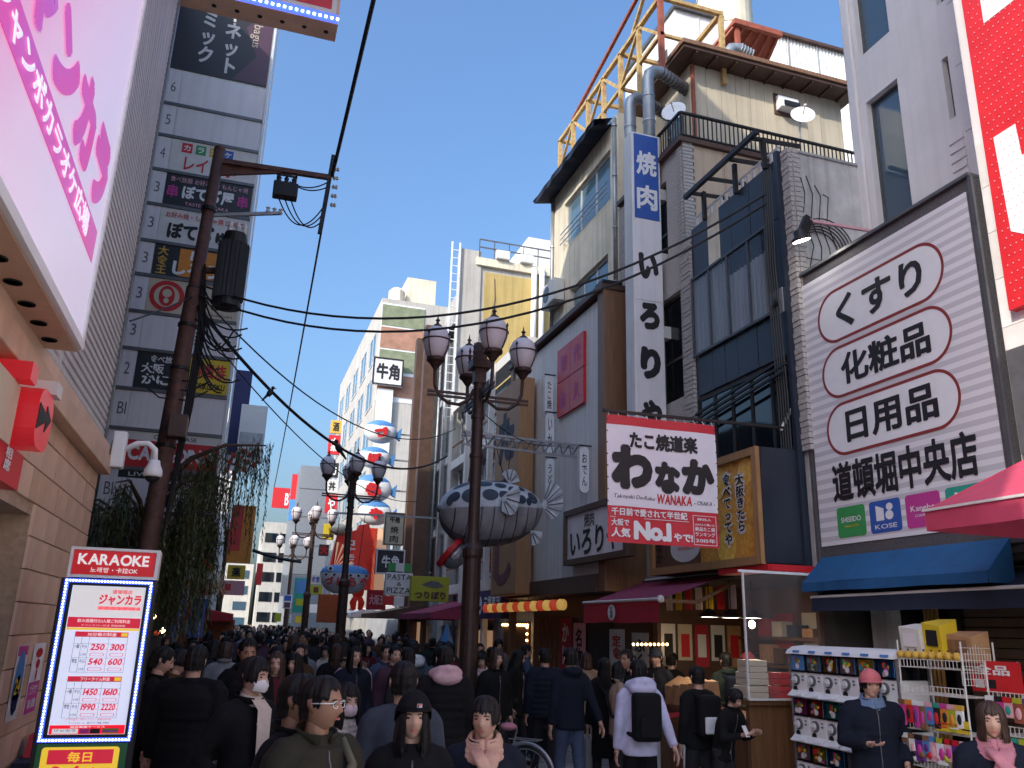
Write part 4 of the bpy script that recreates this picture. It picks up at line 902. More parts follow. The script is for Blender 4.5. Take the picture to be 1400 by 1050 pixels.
for k, (x_, y_, s_, lb_) in enumerate(((751, 540, 'たこ焼', 'upper'), (752, 592, 'いか', 'middle'), (799, 642, 'おでん', 'right hand'), (752, 655, 'うどん', 'lower'))):
    q = onX(x_, y_, 5.85); t = thing('hanging_tag_sign', f'{lb_} white rounded tag sign with black writing hung on the pale facade', 'sign', (5.85, q[1], q[2] - .4), 'white tag signs on the pale facade')
    Ft = CF(q[1]); MB().prism(Ft, rrect(q[0] - .09, q[0] + .09, q[2] - .42, q[2] + .42, .085, 6), -.06, 0).build('tag', 'white', t); text(t, Ft, s_, q[0] - .05, q[0] + .05, q[2] - .3, q[2] + .3, 'ink', vertical=True, w=.01)
    MB().bar((q[0] - .1, q[1] + .03, q[2] + .45), (6.02, q[1] + .03, q[2] + .45), .025).build('bracket', 'black_metal', t)
ir = thing('yakiniku_signboard', 'white signboard in brown frame with brush hiragana over the food photo board', 'sign', (6, 13.6, 3.1))
F58 = RF(5.86)
yp('frame', 'dark_brown', ir, F58, 12.0, 14.65, 3.1, 4.1, -.12, -.005, bevel=.01)
yp('panel', 'sign_grey', ir, F58, 12.1, 14.55, 3.2, 4.0, -.005, .004); text(ir, F58, '焼肉', -13.75, -13.3, 3.72, 3.96, 'ink', w=.01, c=.009); text(ir, F58, 'いろりや', -14.4, -12.3, 3.24, 3.72, 'ink', w=.03, c=.009)
m = MB().box(F58, -14.65, -12.0, 4.0, 4.1, .0, .05).box(F58, -14.65, -12, 3.1, 3.2, 0, .05).box(F58, -14.65, -14.55, 3.2, 4, 0, .05).box(F58, -12.1, -12, 3.2, 4, 0, .05); m.build('frame_edge', 'dark_brown', ir)
fb = thing('food_photo_board', 'dark tilted board with photos of grilled meat and small dishes', 'sign', (6, 13, 2.6))
FF = Fr((5.95, 0, 0), (0, -1, 0), (.3, 0, 1)); yp('board', 'black', fb, FF, 11.9, 14.2, 2.62, 3.2, -.05, -.002)
mat('meat', (.38, .09, .03), .5, .7, 30, .0, col2=(.12, .02, .01)); mat('meat2', (.5, .14, .04), .5, .7, 26, col2=(.2, .03, .015)); mat('egg', (.65, .45, .10), .5, .5, 20)
MB().poly(FF, [(-14.1, 2.7), (-13.85, 2.65), (-13.4, 2.75), (-13.3, 2.95), (-13.5, 3.15), (-13.95, 3.1)], .002).build('print', 'egg', fb); MB().poly(FF, ellp(-13.72, 2.9, .24, .17), .004).build('print', 'meat', fb); MB().poly(FF, ellp(-13.1, 2.92, .13, .24), .002).build('print', 'meat2', fb)
for (a, b) in ((-12.75, 3.0), (-12.45, 3.05), (-12.2, 2.95), (-12.5, 2.76), (-12.75, 2.8), (-12.15, 2.75)): MB().poly(FF, ellp(a, b, .14, .1), .002).build('print', 'egg', fb); MB().poly(FF, ellp(a, b, .1, .07), .004).build('print', 'meat2', fb)

# ================================================================== takoyaki stall
mat('kraft', (.48, .27, .13), .8, .25, 8, .1)
ts = thing('takoyaki_stall', 'open fronted dark takoyaki stall with wood counter and pendant lamps', 'stall', (6.8, 10.5, 0))
MB().wbox(8.2, 8.4, 8.7, 12.4, 0, 2.7).build('back_wall', 'wood_dark', ts); MB().wbox(6.5, 8.2, 12.3, 12.45, 0, 2.7).build('side_wall', 'dark_brown', ts); MB().wbox(6.3, 8.4, 8.7, 12.4, 2.68, 2.75).build('ceiling', 'dark_wall', ts)
MB().wbox(6.72, 8.2, 8.63, 8.69, 0, 2.72).build('near_wall', 'wood_dark', ts)
for k in range(9): MB().wbox(5.98, 6.5, 8.8 + k * .36, 8.8 + k * .36 + .352, .04, .95).build('counter_board', 'counter_wood', ts)
MB().wbox(5.94, 6.6, 8.76, 12.05, .951, 1.0).build('counter_top', 'counter_wood', ts)
for k in range(3):
    q = (6.35 + .25 * k, 10.5 - .15 * k, 2.18)
    lamp = MB().lathe(q, [(.02, .12), (.05, .1), (.15, .02), (.15, .0), (.13, .0), (.04, .08)], 16).build('lamp_shade', 'black_metal', ts); MB().cyl((q[0], q[1], 2.3), (q[0], q[1], 2.68), .008).build('cord', 'black', lamp); MB().lathe((q[0], q[1], q[2] + .002), [(.125, 0), (.125, .004)], 14).build('bulb', 'lamp_cool', lamp)
MB().ell((6.9, 10.3, 2.1), .045, .045, .055, 10, 8).build('bulb', 'lamp_warm', ts)
for k in range(3):
    q = (6.35 + .25 * k, 10.5 - .15 * k, 2.12); ld = bpy.data.lights.new('stall_lamp', 'POINT'); ld.energy = 2.4; ld.color = (1, .75, .48); ld.shadow_soft_size = .1; lo_ = bpy.data.objects.new('stall_lamp', ld); COL.objects.link(lo_); lo_.location = q
for k in range(3): box_part('menu_board', ['red_cloth', 'off_white', 'gold'][k], ts, RF(8.19), -11.6 + k * .7, -11.1 + k * .7, 1.6, 2.3, 0, .02)
for k in range(5): MB().lathe((7.9, 9.1 + .5 * k, 1.0), [(.1, 0), (.12, .3), (.08, .34), (.0, .34)], 12).build('pot', 'steel', ts)
for z_ in (1.56, 1.95):
    for k in range(9): MB().wbox(7.92, 8.12, 8.9 + .36 * k, 9.14 + .36 * k, z_, z_ + .12 + .05 * ((k * 5) % 4)).build('stock_box', ['red_cloth', 'kraft', 'off_white', 'dark_brown', 'navy_cloth'][(k * 3 + int(z_ * 10)) % 5], ts)
MB().wbox(7.9, 8.18, 8.8, 12.2, 1.9, 1.94).build('shelf', 'wood_dark', ts)
for k in range(5): box_part('menu_board', ['off_white', 'sign_cream', 'red_cloth', 'off_white', 'kraft'][k], ts, CF(12.29), 6.55 + .3 * k, 6.8 + .3 * k, 1.45 + .1 * (k % 2), 2.1, 0, .015)
for k in range(5): box_part('menu_print', ['ink', 'ink_red', 'off_white', 'ink', 'ink_red'][k], ts, CF(12.27), 6.6 + .3 * k, 6.75 + .3 * k, 1.6, 1.95, -.004, .0)
for t in np.linspace(0, 1, 9): MB().ell(onY(866 + 46 * t, 881, 12.1), .022, .022, .022, 8, 6).build('bulb', 'lamp_soft', ts)
for k in range(7): box_part('price_strip', ['off_white', 'yellow', 'red_sign'][k % 3], ts, RF(6.62), -12.2 + .3 * k, -12.02 + .3 * k, 2.3, 2.62, 0, .008)
MB().wbox(6.6, 7.4, 9.0, 11.8, .85, 1.05).build('griddle', 'black_metal', ts); MB().wbox(7.9, 8.18, 8.8, 12.2, 1.5, 1.54).build('shelf', 'wood_dark', ts)
bx = thing('takoyaki_photo_box', 'projecting navy box sign with golden takoyaki photo face', 'sign', (6.4, 10, 2.78))
FX = RF(6.05)
MB().wbox(6.06, 6.72, 8.7, 11.55, 2.78, 4.2).build('case', 'navy_panel', bx); box_part('side_panel', 'navy_panel', bx, CF(8.7), 6.05, 6.74, 2.8, 4.22, .0, .02)
wood('photo_frame', (.40, .22, .09), (.28, .14, .05))
mat('tako_bg', (.78, .42, .08), .45, .5, 5, col2=(.5, .2, .03)); mat('tako', (.88, .60, .12), .4, .6, 14, col2=(.7, .32, .04)); mat('tako2', (.78, .42, .07), .4, .6, 18, col2=(.55, .2, .02))
m = MB().box(FX, -11.55, -8.68, 4.12, 4.22, -.01, .06).box(FX, -11.55, -8.68, 2.78, 2.88, -.01, .06).box(FX, -8.78, -8.68, 2.88, 4.12, -.01, .06).box(FX, -11.55, -11.45, 2.88, 4.12, -.01, .06); m.build('frame', 'photo_frame', bx)
yp('photo', 'tako_bg', bx, FX, 8.78, 11.45, 2.88, 4.12, -.01, .0)
for (y, z, r, mt) in ((9.05, 3.1, .2, 'tako2'), (9.0, 3.95, .17, 'tako'), (9.1, 3.55, .2, 'tako2'), (9.5, 3.05, .22, 'tako'), (9.55, 3.45, .2, 'tako2'), (9.65, 3.9, .22, 'tako'), (9.95, 3.3, .2, 'tako'), (10.0, 3.8, .2, 'tako2'), (9.95, 2.98, .12, 'tako2'), (9.35, 4.05, .08, 'tako2')): 
    MB().poly(FX, [(min(-8.785, max(-11.4, a_)), min(4.115, max(2.885, b_))) for a_, b_ in ellp(-y, z, r, r, 22)], .003 + r * .01).build('print', mt, bx)
for s_, y, z0, z1 in (('大阪きたら', 9.12, 3.2, 3.95), ('食べてってや', 9.42, 3.05, 4.0)):
    text(bx, FX, s_, -y - .125, -y + .125, z0 - .025, z1 + .025, 'off_white', w=.085, vertical=True, c=.012); text(bx, FX, s_, -y - .09, -y + .09, z0 + .01, z1 - .01, 'ink', w=.03, vertical=True, c=.015)
yp('panel', 'wood_dark', bx, FX, 10.15, 11.44, 2.88, 3.6, .006, .012); MB().poly(FX, ellp(-10.55, 3.12, .42, .2), .016).build('print', 'off_white', bx); text(bx, FX, 'WANAKA', -10.75, -10.3, 3.08, 3.14, 'ink_red', c=.02)
text(bx, FX, 'わなか', -11.4, -11.2, 2.95, 3.4, 'ink', w=.03, vertical=True, c=.016)
yp('red_trim', 'red_sign', bx, FX, 8.6, 9.7, 2.70, 2.775, -.7, .02); box_part('red_trim', 'red_sign', bx, CF(8.6), 6.05, 6.74, 2.70, 2.775, -.02, .02)
ra = thing('red_awning', 'dark red fabric awning with round white emblem over the takoyaki queue', 'awning', (5.8, 11.2, 2.1))
v_ = awning(ra, 6.4, 5.32, 10.0, 12.5, 2.76, 2.38, 2.08, 'plum_cloth', side=False)
v_.data.materials.clear(); v_.data.materials.append(MAT['red_cloth'])
MB().cyl((6.42, 9.9, 2.79), (6.42, 12.5, 2.76), .035).build('roller', 'white', ra); MB().cyl((5.32, 9.97, 2.38), (5.32, 12.52, 2.38), .022).build('front_bar', 'off_white', ra); MB().ell((5.32, 9.97, 2.38), .05, .05, .05, 10, 8).build('end_cap', 'white', ra)
MB().bar((6.4, 10.02, 2.6), (5.9, 10.02, 2.36), .04).bar((5.9, 10.02, 2.36), (5.34, 10.02, 2.36), .04).build('folding_arm', 'brown_frame', ra)
FA5 = RF(5.29); MB().poly(FA5, ellp(-11.35, 2.22, .13, .11), .03).build('emblem', 'white', ra); text(ra, FA5, 'わなか', -11.40, -11.30, 2.14, 2.31, 'ink', w=.03, vertical=True, c=.034)
# banner
FBn = CF(8.8)
bn = thing('takoyaki_banner', 'white cloth banner with bold brush hiragana and red lower band hanging from a bar', 'banner', (4.8, 8.8, 2.94))
bx0, bx1, bz0, bz1 = 4.035, 5.505, 2.94, 4.45
def bwarp(a, b): return .012 * math.sin((a - 4) * 6) + .01 * math.sin((b - 3) * 4 + a * 3)
class WF(Fr):
    def p(s, a, b, c=0.0): return Fr.p(s, a, b, c + bwarp(a, b))
FW = WF((0, 8.8, 0), (1, 0, 0))
def cloth(z0, z1, mt, nm, c=0.0):
    m = MB(); xs = np.linspace(bx0, bx1, 25); zs = np.linspace(z0, z1, max(2, int((z1 - z0) / .07)))
    n_ = len(zs)
    m.add([FW.p(x_, z_, c) for x_ in xs for z_ in zs], [(i * n_ + j, (i + 1) * n_ + j, (i + 1) * n_ + j + 1, i * n_ + j + 1) for i in range(24) for j in range(n_ - 1)]); return m.build(nm, mt, bn, smooth=True)
mat('banner_white', (.80, .76, .80), .5, .06, 4); mat('banner_red', (.60, .025, .04), .45, .1, 5)
cloth(3.36, 4.335, 'banner_white', 'cloth'); cloth(4.336, bz1, 'banner_red', 'top_band'); cloth(bz0, 3.359, 'banner_red', 'lower_band')
def bt(s_, a0, a1, z0, z1, mt, w, **k): return text(bn, FW, s_, bx0 + a0 * 1.47, bx0 + a1 * 1.47, z0, z1, mt, w=w, c=.006, **k)
bt('たこ焼道楽', .20, .82, 4.06, 4.27, 'ink', .045); bt('わ', .03, .41, 3.56, 4.1, 'ink', .08); bt('な', .43, .66, 3.55, 3.94, 'ink', .08); bt('か', .67, .97, 3.56, 4.0, 'ink', .08)
bt('Takoyaki Do-Raku', .05, .42, 3.44, 3.5, 'ink', 0, shear=.2); bt('WANAKA', .44, .76, 3.42, 3.54, 'ink_red', .03, shear=.1); bt('- OSAKA -', .78, .97, 3.44, 3.49, 'ink', 0, shear=.2)
bt('千日前で愛されて半世紀', .03, .71, 3.25, 3.34, 'white', .03); box_part('rule', 'white', bn, FW, bx0 + .03, bx0 + 1.06, 3.228, 3.234, .003, .006)
bt('大阪で', .03, .18, 3.13, 3.21, 'white', .03); bt('人気', .03, .19, 3.0, 3.11, 'white', .04); bt('No.1', .22, .56, 2.98, 3.2, 'white', .06); bt('やで!', .58, .75, 2.99, 3.09, 'white', .04)
a0_, a1_ = bx0 + .76 * 1.47, bx0 + .975 * 1.47
for q in ((a0_, a1_, 3.31, 3.316), (a0_, a1_, 2.965, 2.971), (a0_, a0_ + .006, 2.971, 3.31), (a1_ - .006, a1_, 2.971, 3.31)): box_part('rule', 'white', bn, FW, *q, .003, .006)
for k, s_ in enumerate(('関西人', '1,000人に聞いた', '絶品たこ焼', 'ランキング', '2015年')): zz = 3.255 - .062 * k - (.012 if k == 4 else 0); bt(s_, .80 if k == 0 else .775, .93 if k == 0 else .96, zz, zz + (.03 if k < 2 else .05), 'white', .02)
MB().bar((4.0, 8.83, 4.5), (6.95, 8.83, 4.54), .035).build('bar', 'black_metal', bn)
for t in np.linspace(0, 1, 12): MB().tube([FW.p(bx0 + .03 + t * 1.41, bz1 - .01), (bx0 + .03 + t * 1.41, 8.83, 4.5)], .005, 4).build('tie', 'white', bn)
for t in np.linspace(0, 1, 11):
    for x_ in (bx0 + .006, bx1 - .006): MB().ell(FW.p(x_, bz0 + .05 + t * 1.4, .004), .009, .004, .009, 6, 4).build('eyelet', 'black', bn)
MB().bar((6.5, 8.83, 4.5), (6.75, 8.83, 4.9), .03).build('bar_brace', 'off_white', bn)
# vinyl sheet
vn = thing('clear_vinyl_curtain', 'clear vinyl curtain with white edge at the near end of takoyaki stall', 'curtain', (6.2, 8.72, 1.25))
glassmat('vinyl', (.75, .72, .7), .1, alpha=.09)
FVn = CF(8.58); m = MB(); xs = np.linspace(5.66, 6.78, 40)
for x0, x1 in zip(xs, xs[1:]): m.quad(FVn.p(x0, 1.28, .015 * math.sin(x0 * 19)), FVn.p(x1, 1.28, .015 * math.sin(x1 * 19)), FVn.p(x1, 2.66, .015 * math.sin(x1 * 19)), FVn.p(x0, 2.66, .015 * math.sin(x0 * 19)))
m.build('sheet', 'vinyl', vn, smooth=True)
MB().bar((5.655, 8.58, 2.68), (5.655, 8.58, 1.26), .022).bar((5.655, 8.58, 1.265), (6.78, 8.58, 1.265), .022).build('edge', 'off_white', vn); MB().bar((5.6, 8.58, 2.675), (6.8, 8.58, 2.675), .03).build('top_bar', 'white', vn)
st = thing('counter_end', 'dark wood counter end below the clear vinyl curtain', 'counter', (6.2, 8.7, 0))
for k in range(6): MB().wbox(5.72 + k * .17, 5.72 + k * .17 + .165, 8.68, 8.75, .03, 1.2).build('board', 'counter_wood', st)
MB().wbox(5.68, 6.76, 8.62, 8.8, 1.201, 1.25).build('top', 'counter_wood', st)
bs = 0
for i, (x_, z_, w_) in enumerate(((5.95, 1.25, .3), (5.97, 1.4, .28), (5.98, 1.54, .24), (6.38, 1.25, .26), (6.4, 1.4, .24))):
    b = thing('takeaway_box_stack', f'{["lowest", "second", "top"][i] if i < 3 else ["lower", "upper"][i - 3]} {"white" if i < 3 else "red"} takeaway box pile behind the vinyl curtain', 'box', (x_, 8.9, z_), 'takeaway boxes on the stall counter')
    for k in range(2): MB().wbox(x_ - w_ / 2, x_ + w_ / 2, 8.84, 9.1, z_ + .001 + k * .07, z_ + .067 + k * .07).build('box', 'sign_cream' if i < 3 else 'red_sign', b, bevel=.006)
pb = thing('paper_bag_rack', 'pile of brown paper bags leaning on the takoyaki counter', 'bags', (6.1, 10.6, 1.0))
for k in range(5): MB().hexa([V(6.0 + .02 * k, 10.1 + .22 * k, 1.005), V(6.25, 10.1 + .22 * k, 1.005), V(6.25, 10.3 + .22 * k, 1.005), V(6.0, 10.3 + .22 * k, 1.005), V(6.0, 10.1 + .22 * k, 1.36 - .03 * k), V(6.22, 10.12 + .22 * k, 1.36), V(6.22, 10.28 + .22 * k, 1.38), V(6.0, 10.3 + .22 * k, 1.33 - .02 * k)]).build('bag', 'kraft', pb)
# shop fronts under the pale screen
sf = thing('lantern_shop_front', 'dark shop front with posters below the pale screen facade', 'shop front', (6.5, 16, 0))
MB().wbox(6.6, 6.9, 12.5, 18.4, 0, 2.7).build('wall', 'dark_brown', sf)
for y0, y1, mt in ((12.7, 13.6, 'wood_dark'), (14.2, 15.2, 'black'), (16.6, 18.2, 'counter_wood')): box_part('door', mt, sf, RF(6.6), -y1, -y0, .05, 2.2, .0, .04)
for k in range(6): box_part('lattice', 'counter_wood', sf, RF(6.6), -16.7 - .24 * k, -16.66 - .24 * k, .1, 2.2, .04, .07)
for i, (y, z0, z1, s_, base, ink) in enumerate(((13.0, 1.1, 1.95, 'ふく', 'off_white', 'ink'), (13.9, 1.2, 2.0, '定食', 'off_white', 'ink_red'), (15.6, 1.0, 2.1, '名物', 'pink', 'ink'), (16.3, 1.0, 2.2, 'かに', 'red_cloth', 'off_white'))):
    q = thing('shop_poster', f'{["tall pale", "square white menu", "pink vertical", "red vertical"][i]} poster on the dark shop front', 'poster', (6.5, y, z0)); box_part('sheet', base, q, RF(6.55), -y - .3, -y + .3, z0, z1, .0, .012)
    text(q, RF(6.55), s_, -y - .18, -y + .18, z0 + .3, z1 - .1, ink, w=.03, vertical=True, c=.016)
    for k in range(3): box_part('print', ['orange', 'sky_blue', 'ink'][k], q, RF(6.55), -y - .22 + .15 * k, -y - .1 + .15 * k, z0 + .05, z0 + .2, .012, .016)
ONES = ['first', 'second', 'third', 'fourth', 'fifth', 'sixth', 'seventh', 'eighth', 'ninth', 'tenth', 'eleventh', 'twelfth', 'thirteenth', 'fourteenth']
for k in range(14):
    y = 15.1 + .38 * k; lt_ = thing('paper_lantern', f'small {"red" if k % 2 else "yellow"} paper lantern, {ONES[k]} from the near end of the row under the pale facade', 'lantern', (5.97, y, 2.3), 'paper lanterns in a row under the pale facade')
    MB().lathe((5.97, y, 2.32), [(.04, 0), (.055, .0), (.095, .04), (.105, .1), (.095, .16), (.055, .2), (.04, .2)], 14).build('shade', 'lantern_red' if k % 2 else 'lantern_yellow', lt_, smooth=True); MB().lathe((5.97, y, 2.518), [(.045, 0), (.045, .02)], 12).build('cap', 'black', lt_); MB().cyl((5.97, y, 2.535), (5.97, y, 2.62), .006).build('hook', 'black', lt_)
ps = thing('purple_sushi_sign', 'purple sign with white characters past the lantern row', 'sign', (6, 20, 2.2))
yp('panel', 'navy', ps, F6, 18.95, 21.1, 2.18, 2.85, -.2, 0); text(ps, F6, '元禄寿司', -20.4, -19.1, 2.3, 2.72, 'white', w=.03); MB().poly(F6, ellp(-20.75, 2.5, .2, .22), .004).build('emblem', 'white', ps)
# ================================================================== street lamps
def lamp_post():
    r = thing('street_lamp', 'x', 'street lamp', (0, 0, 0), 'four globe street lamps along the street')
    MB().lathe((0, 0, .006), [(.0, 0), (.19, 0), (.19, .25), (.15, .3), (.135, .4), (.13, 2.9), (.15, 2.95), (.15, 3.05), (.105, 3.12), (.085, 3.3), (.085, 5.9), (0, 5.9)], 16).build('post', 'lamp_brown', r, smooth=False)
    for z in (1.2, 2.2, 4.4, 5.0): MB().lathe((0, 0, z), [(.087, 0), (.15, .0) if z < 3 else (.105, 0), (.15, .05) if z < 3 else (.105, .05), (.087, .05)], 16).build('collar', 'lamp_brown', r)
    MB().wbox(-.09, .09, -.09, .09, 5.55, 6.2).build('head_block', 'lamp_brown', r, bevel=.01); MB().wbox(-.15, .15, -.15, .15, 5.78, 5.92).build('head_collar', 'lamp_brown', r, bevel=.01)
    for sx_, sy_ in ((1, 1), (1, -1), (-1, 1), (-1, -1)): MB().lathe((sx_ * .13, sy_ * .13, 5.92), [(.03, 0), (.012, .03), (.03, .09), (.012, .14), (.025, .18), (0, .26)], 8).build('finial', 'lamp_brown', r)
    for z in (5.30, 5.36):
        MB().bar((-.8, 0, z), (.8, 0, z), .035).build('crossbar', 'lamp_brown', r); MB().bar((0, -.8, z + .002), (0, .8, z + .002), .035).build('crossbar', 'lamp_brown', r)
    for k in range(4):
        c_, s_ = (1, 0, -1, 0)[k], (0, 1, 0, -1)[k]; R_ = .70
        pr_ = [(.08, 5.45), (.16, 5.28), (.3, 5.19), (.48, 5.2), (.62, 5.3), (.69, 5.45), (.70, 5.62), (.70, 5.72)]
        MB().tube([(c_ * a, s_ * a, z) for a, z in pr_], .027, 8).build('arm', 'lamp_brown', r, smooth=True)
        g = MB().lathe((c_ * R_, s_ * R_, 5.86), [(.0, 0), (.10, .0), (.155, .08), (.2, .2), (.215, .3), (.205, .38), (.165, .46), (.1, .51), (.0, .53)], 20).build('globe', 'opal', r, smooth=True)
        MB().lathe((c_ * R_, s_ * R_, 5.70), [(.03, 0), (.05, .03), (.1, .1), (.14, .13), (.145, .17), (.13, .185), (.06, .165)], 16).build('cup', 'lamp_brown', g)
        MB().lathe((c_ * R_, s_ * R_, 6.385), [(.08, -.01), (.06, .03), (.025, .05), (.02, .09), (.04, .11), (.015, .13), (.0, .22)], 10).build('cap', 'lamp_brown', g)
        MB().lathe((c_ * R_, s_ * R_, 6.145), [(.212, 0), (.224, .004), (.224, .022), (.212, .026)], 20).build('band', 'lamp_brown', g)
        for w in range(4):
            t = math.pi / 4 + w * math.pi / 2; MB().tube([(c_ * R_ + q * math.cos(t), s_ * R_ + q * math.sin(t), 5.86 + z) for q, z in ((.135, .02), (.172, .09), (.212, .2), (.226, .3), (.222, .36))], .009, 5).build('rib', 'lamp_brown', g)
            MB().lathe((c_ * R_ + .224 * math.cos(t), s_ * R_ + .224 * math.sin(t), 6.2), [(.0, 0), (.022, .03), (.0, .09)], 5).build('spike', 'lamp_brown', g)
    return r
lp = lamp_post()
for i, (x_, y_, lb_) in enumerate(((3.27, 11.8, 'nearest brown street lamp with four white globes, beside the puffer fish sign'), (2.86, 23, 'second street lamp with four globes, left of the striped fish boat sign'), (2.85, 34, 'third street lamp with four globes farther down the crowded street'), (2.9, 46, 'fourth street lamp with four globes near the far crossing'), (-.4, 40, 'distant street lamp with four globes on the left side of the street'))):
    o = lp if i == 0 else copy_tree(lp); o.location = (x_, y_, 0); o['label'] = lb_

# ================================================================== utility pole
up = thing('utility_pole', 'rusty brown leaning utility pole with a crossarm in front of the sign tower', 'pole', (-1.2, 13, 0))
PT, PB = V(-.99, 13, 9.4), V(-1.28, 13, .0)
def pl(z): return PB + (PT - PB) * (z / 9.4)
MB().tube([PB, pl(3), pl(6.9), pl(6.95), PT], [.145, .135, .122, .10, .088], 16).build('shaft', 'pole_rust', up, smooth=True)
MB().lathe(PT, [(.088, 0), (.094, .01), (.08, .05), (0, .07)], 16).build('cap', 'pole_rust', up)
for z in (4.4, 5.6, 6.3, 6.9, 8.3): MB().lathe(pl(z), [(.12, -.03), (.145 if z < 6.8 else .12, -.025), (.145 if z < 6.8 else .12, .025), (.12, .03)], 16).build('band', 'black_metal', up)
arm = MB().bar(pl(9.2), V(.84, 13, 9.27), .08).build('crossarm', 'pole_rust', up); MB().bar(pl(8.95), V(.0, 13, 9.2), .05).build('arm_brace', 'pole_rust', up)
MB().prism(CF(13.02), [(-.95, 9.15), (-.2, 9.2), (-.95, 8.95)], -.03, .0).build('gusset', 'pole_rust', up)
MB().bar(V(.84, 13, 9.7), V(.74, 13, 8.2), .07).build('cable_riser', 'cable_black', up)
for k in range(5): MB().lathe((.86, 12.98, 8.75 + .17 * k), [(.02, 0), (.045, .03), (.025, .05), (.045, .08), (.02, .1)], 8, (1, 0, .1)).build('insulator', 'insulator', up)
MB().bar(pl(8.2), V(.08, 13, 8.45), .05).build('lower_arm', 'steel', up)
for k in range(3): MB().lathe((-.12 + .1 * k, 13, 8.42), [(.02, 0), (.04, .03), (.02, .06), (.04, .09), (.0, .12)], 8).build('insulator', 'insulator', up)
tf = thing('pole_transformer', 'black finned transformer drum hung on the utility pole', 'transformer', (-.62, 12.9, 6.9))
q = onY(316, 370, 12.8)
MB().cyl(q + V(0, 0, -.55), q + V(0, 0, .55), .19, n=20).build('drum', 'black_metal', tf)
for k in range(20): t = 2 * math.pi * k / 20; MB().bar(q + V(.21 * math.cos(t), .21 * math.sin(t), -.5), q + V(.21 * math.cos(t), .21 * math.sin(t), .45), .012, .05).build('fin', 'black_metal', tf)
MB().cyl(q + V(0, 0, -.62), q + V(0, 0, -.55), .21, n=20).build('base', 'black', tf); MB().cyl(q + V(0, 0, .55), q + V(0, 0, .62), .17, n=20).build('lid', 'black_metal', tf)
for dx in (-.1, 0.02, .12): MB().lathe(q + V(dx, 0, .62), [(.03, 0), (.045, .06), (.03, .09), (.045, .13), (.02, .22), (.0, .24)], 8).build('bushing', 'insulator', tf)
MB().bar(q, pl(q[2]), .08).build('bracket', 'pole_rust', tf)
sw = thing('pole_switch', 'small black switch box with looping wires under the crossarm', 'switch', (.1, 13, 8.6))
q = onY(390, 262, 13); MB().wbox(q[0] - .2, q[0] + .2, 12.9, 13.1, q[2] - .12, q[2] + .14).build('case', 'black_metal', sw, bevel=.02)
for k in range(3): MB().lathe(q + V(-.12 + .12 * k, 0, .14), [(.03, 0), (.045, .04), (.03, .07), (.045, .1), (.0, .16)], 8).build('bushing', 'black_metal', sw); MB().tube(cable(q + V(-.1 + .1 * k, 0, -.12), V(.78, 13, 8.75 - .14 * k), .45 - .07 * k), .012, 5).build('wire', 'cable_black', sw)
MB().bar(q + V(-.15, 0, .15), q + V(-.15, 0, .42), .03).bar(q + V(.15, 0, .15), q + V(.15, 0, .42), .03).bar(q + V(-.17, 0, .3), q + V(.17, 0, .3), .03).build('hanger', 'black_metal', sw)
for k in range(2): MB().tube(cable(q + V(.05, 0, .2), V(.82, 13, 9.2 - .1 * k), .12), .012, 5).build('wire', 'cable_black', sw)
cb = thing('pole_cable_bundle', 'tangled black cable bundle strapped round the middle of the utility pole', 'cables', (-1, 12.9, 6.5))
for k in range(16):
    a = pl(6.9 - .06 * k) + V(.15, -.1, 0); b_ = a + V(.25 + .5 * random.random(), -.05 - .1 * random.random(), -.1 - .8 * random.random())
    MB().tube(cable(a, b_, .1 + .3 * random.random(), 8), .014, 5).build('cable', 'cable_black', cb)
for k in range(4): MB().tube([pl(7.0 + .1 * k) + V(.1, -.12, 0), pl(6.2) + V(.17 + .03 * k, -.1, 0), pl(5.0) + V(.18 + .03 * k, -.1, 0), pl(3.0) + V(.18, -.08, 0)], .018, 5).build('cable', 'cable_black', cb)
q = onY(243, 583, 12.7); MB().wbox(q[0] - .13, q[0] + .13, 12.6, 12.85, q[2] - .17, q[2] + .17).build('junction_box', 'dark_brown', cb, bevel=.02)
for k in range(3): MB().tube([pl(5.2 + .15 * k) + V(-.45, 0, .1), pl(5.1 + .15 * k) + V(-.2, -.1, 0), pl(5.1 + .15 * k) + V(.2, -.1, 0), pl(5.2 + .15 * k) + V(.45, 0, .1)], .012, 4).build('climbing_peg', 'black_metal', cb)

# ================================================================== overhead cables
def span(label, pts, r=.014, sag=0.0):
    P_ = cable(pts[0], pts[-1], sag, 24) if len(pts) == 2 else pts
    return tag(MB().tube(P_, r, 6).build('overhead_cable', 'cable_black'), label, 'cable', 'overhead cables across the street')
tip = V(.85, 13, 9.3)
span('thick overhead cable rising from the crossarm tip to the top of the picture', [V(.9, 2.0, 9.95), tip], .03, .05)
span('taut cable running from the crossarm tip down to the far end of the street', [tip - V(.03, 0, .2), V(1.6, 46, 8.9)], .02, .3)
s1 = pl(6.95) + V(.1, -.12, 0)
span('upper of two twin cables sagging right from the pole to the navy building', [s1, V(6.55, 8.9, 7.95)], .018, 1.12); span('lower of two twin cables sagging right from the pole to the navy building', [s1 - V(0, 0, .18), V(6.55, 8.9, 7.8)], .018, 1.16)
span('heavy black cable drooping from the pole over the bird towards the striped lamps', [pl(6.6) + V(.1, -.1, 0), V(6.2, 26, 7.3)], .03, 1.25)
span('thinner cable drooping beside the heavy one from the pole to the right', [pl(6.8) + V(.1, -.1, 0), V(6.2, 25, 8.0)], .014, 1.1); span('thin cable from pole to the far right facades, lowest of the fan', [pl(6.4) + V(.1, -.1, 0), V(6.3, 30, 6.4)], .012, .9)
span('thin guy wire from ribbed wall corner to the utility pole', [V(-1.3, 8.9, 4.9), pl(6.8)], .01, .02)
span('thin wire across the street in front of the puffer fish', [V(6.0, 15.2, 5.55), V(3.3, 11.9, 5.2)], .008, .25)
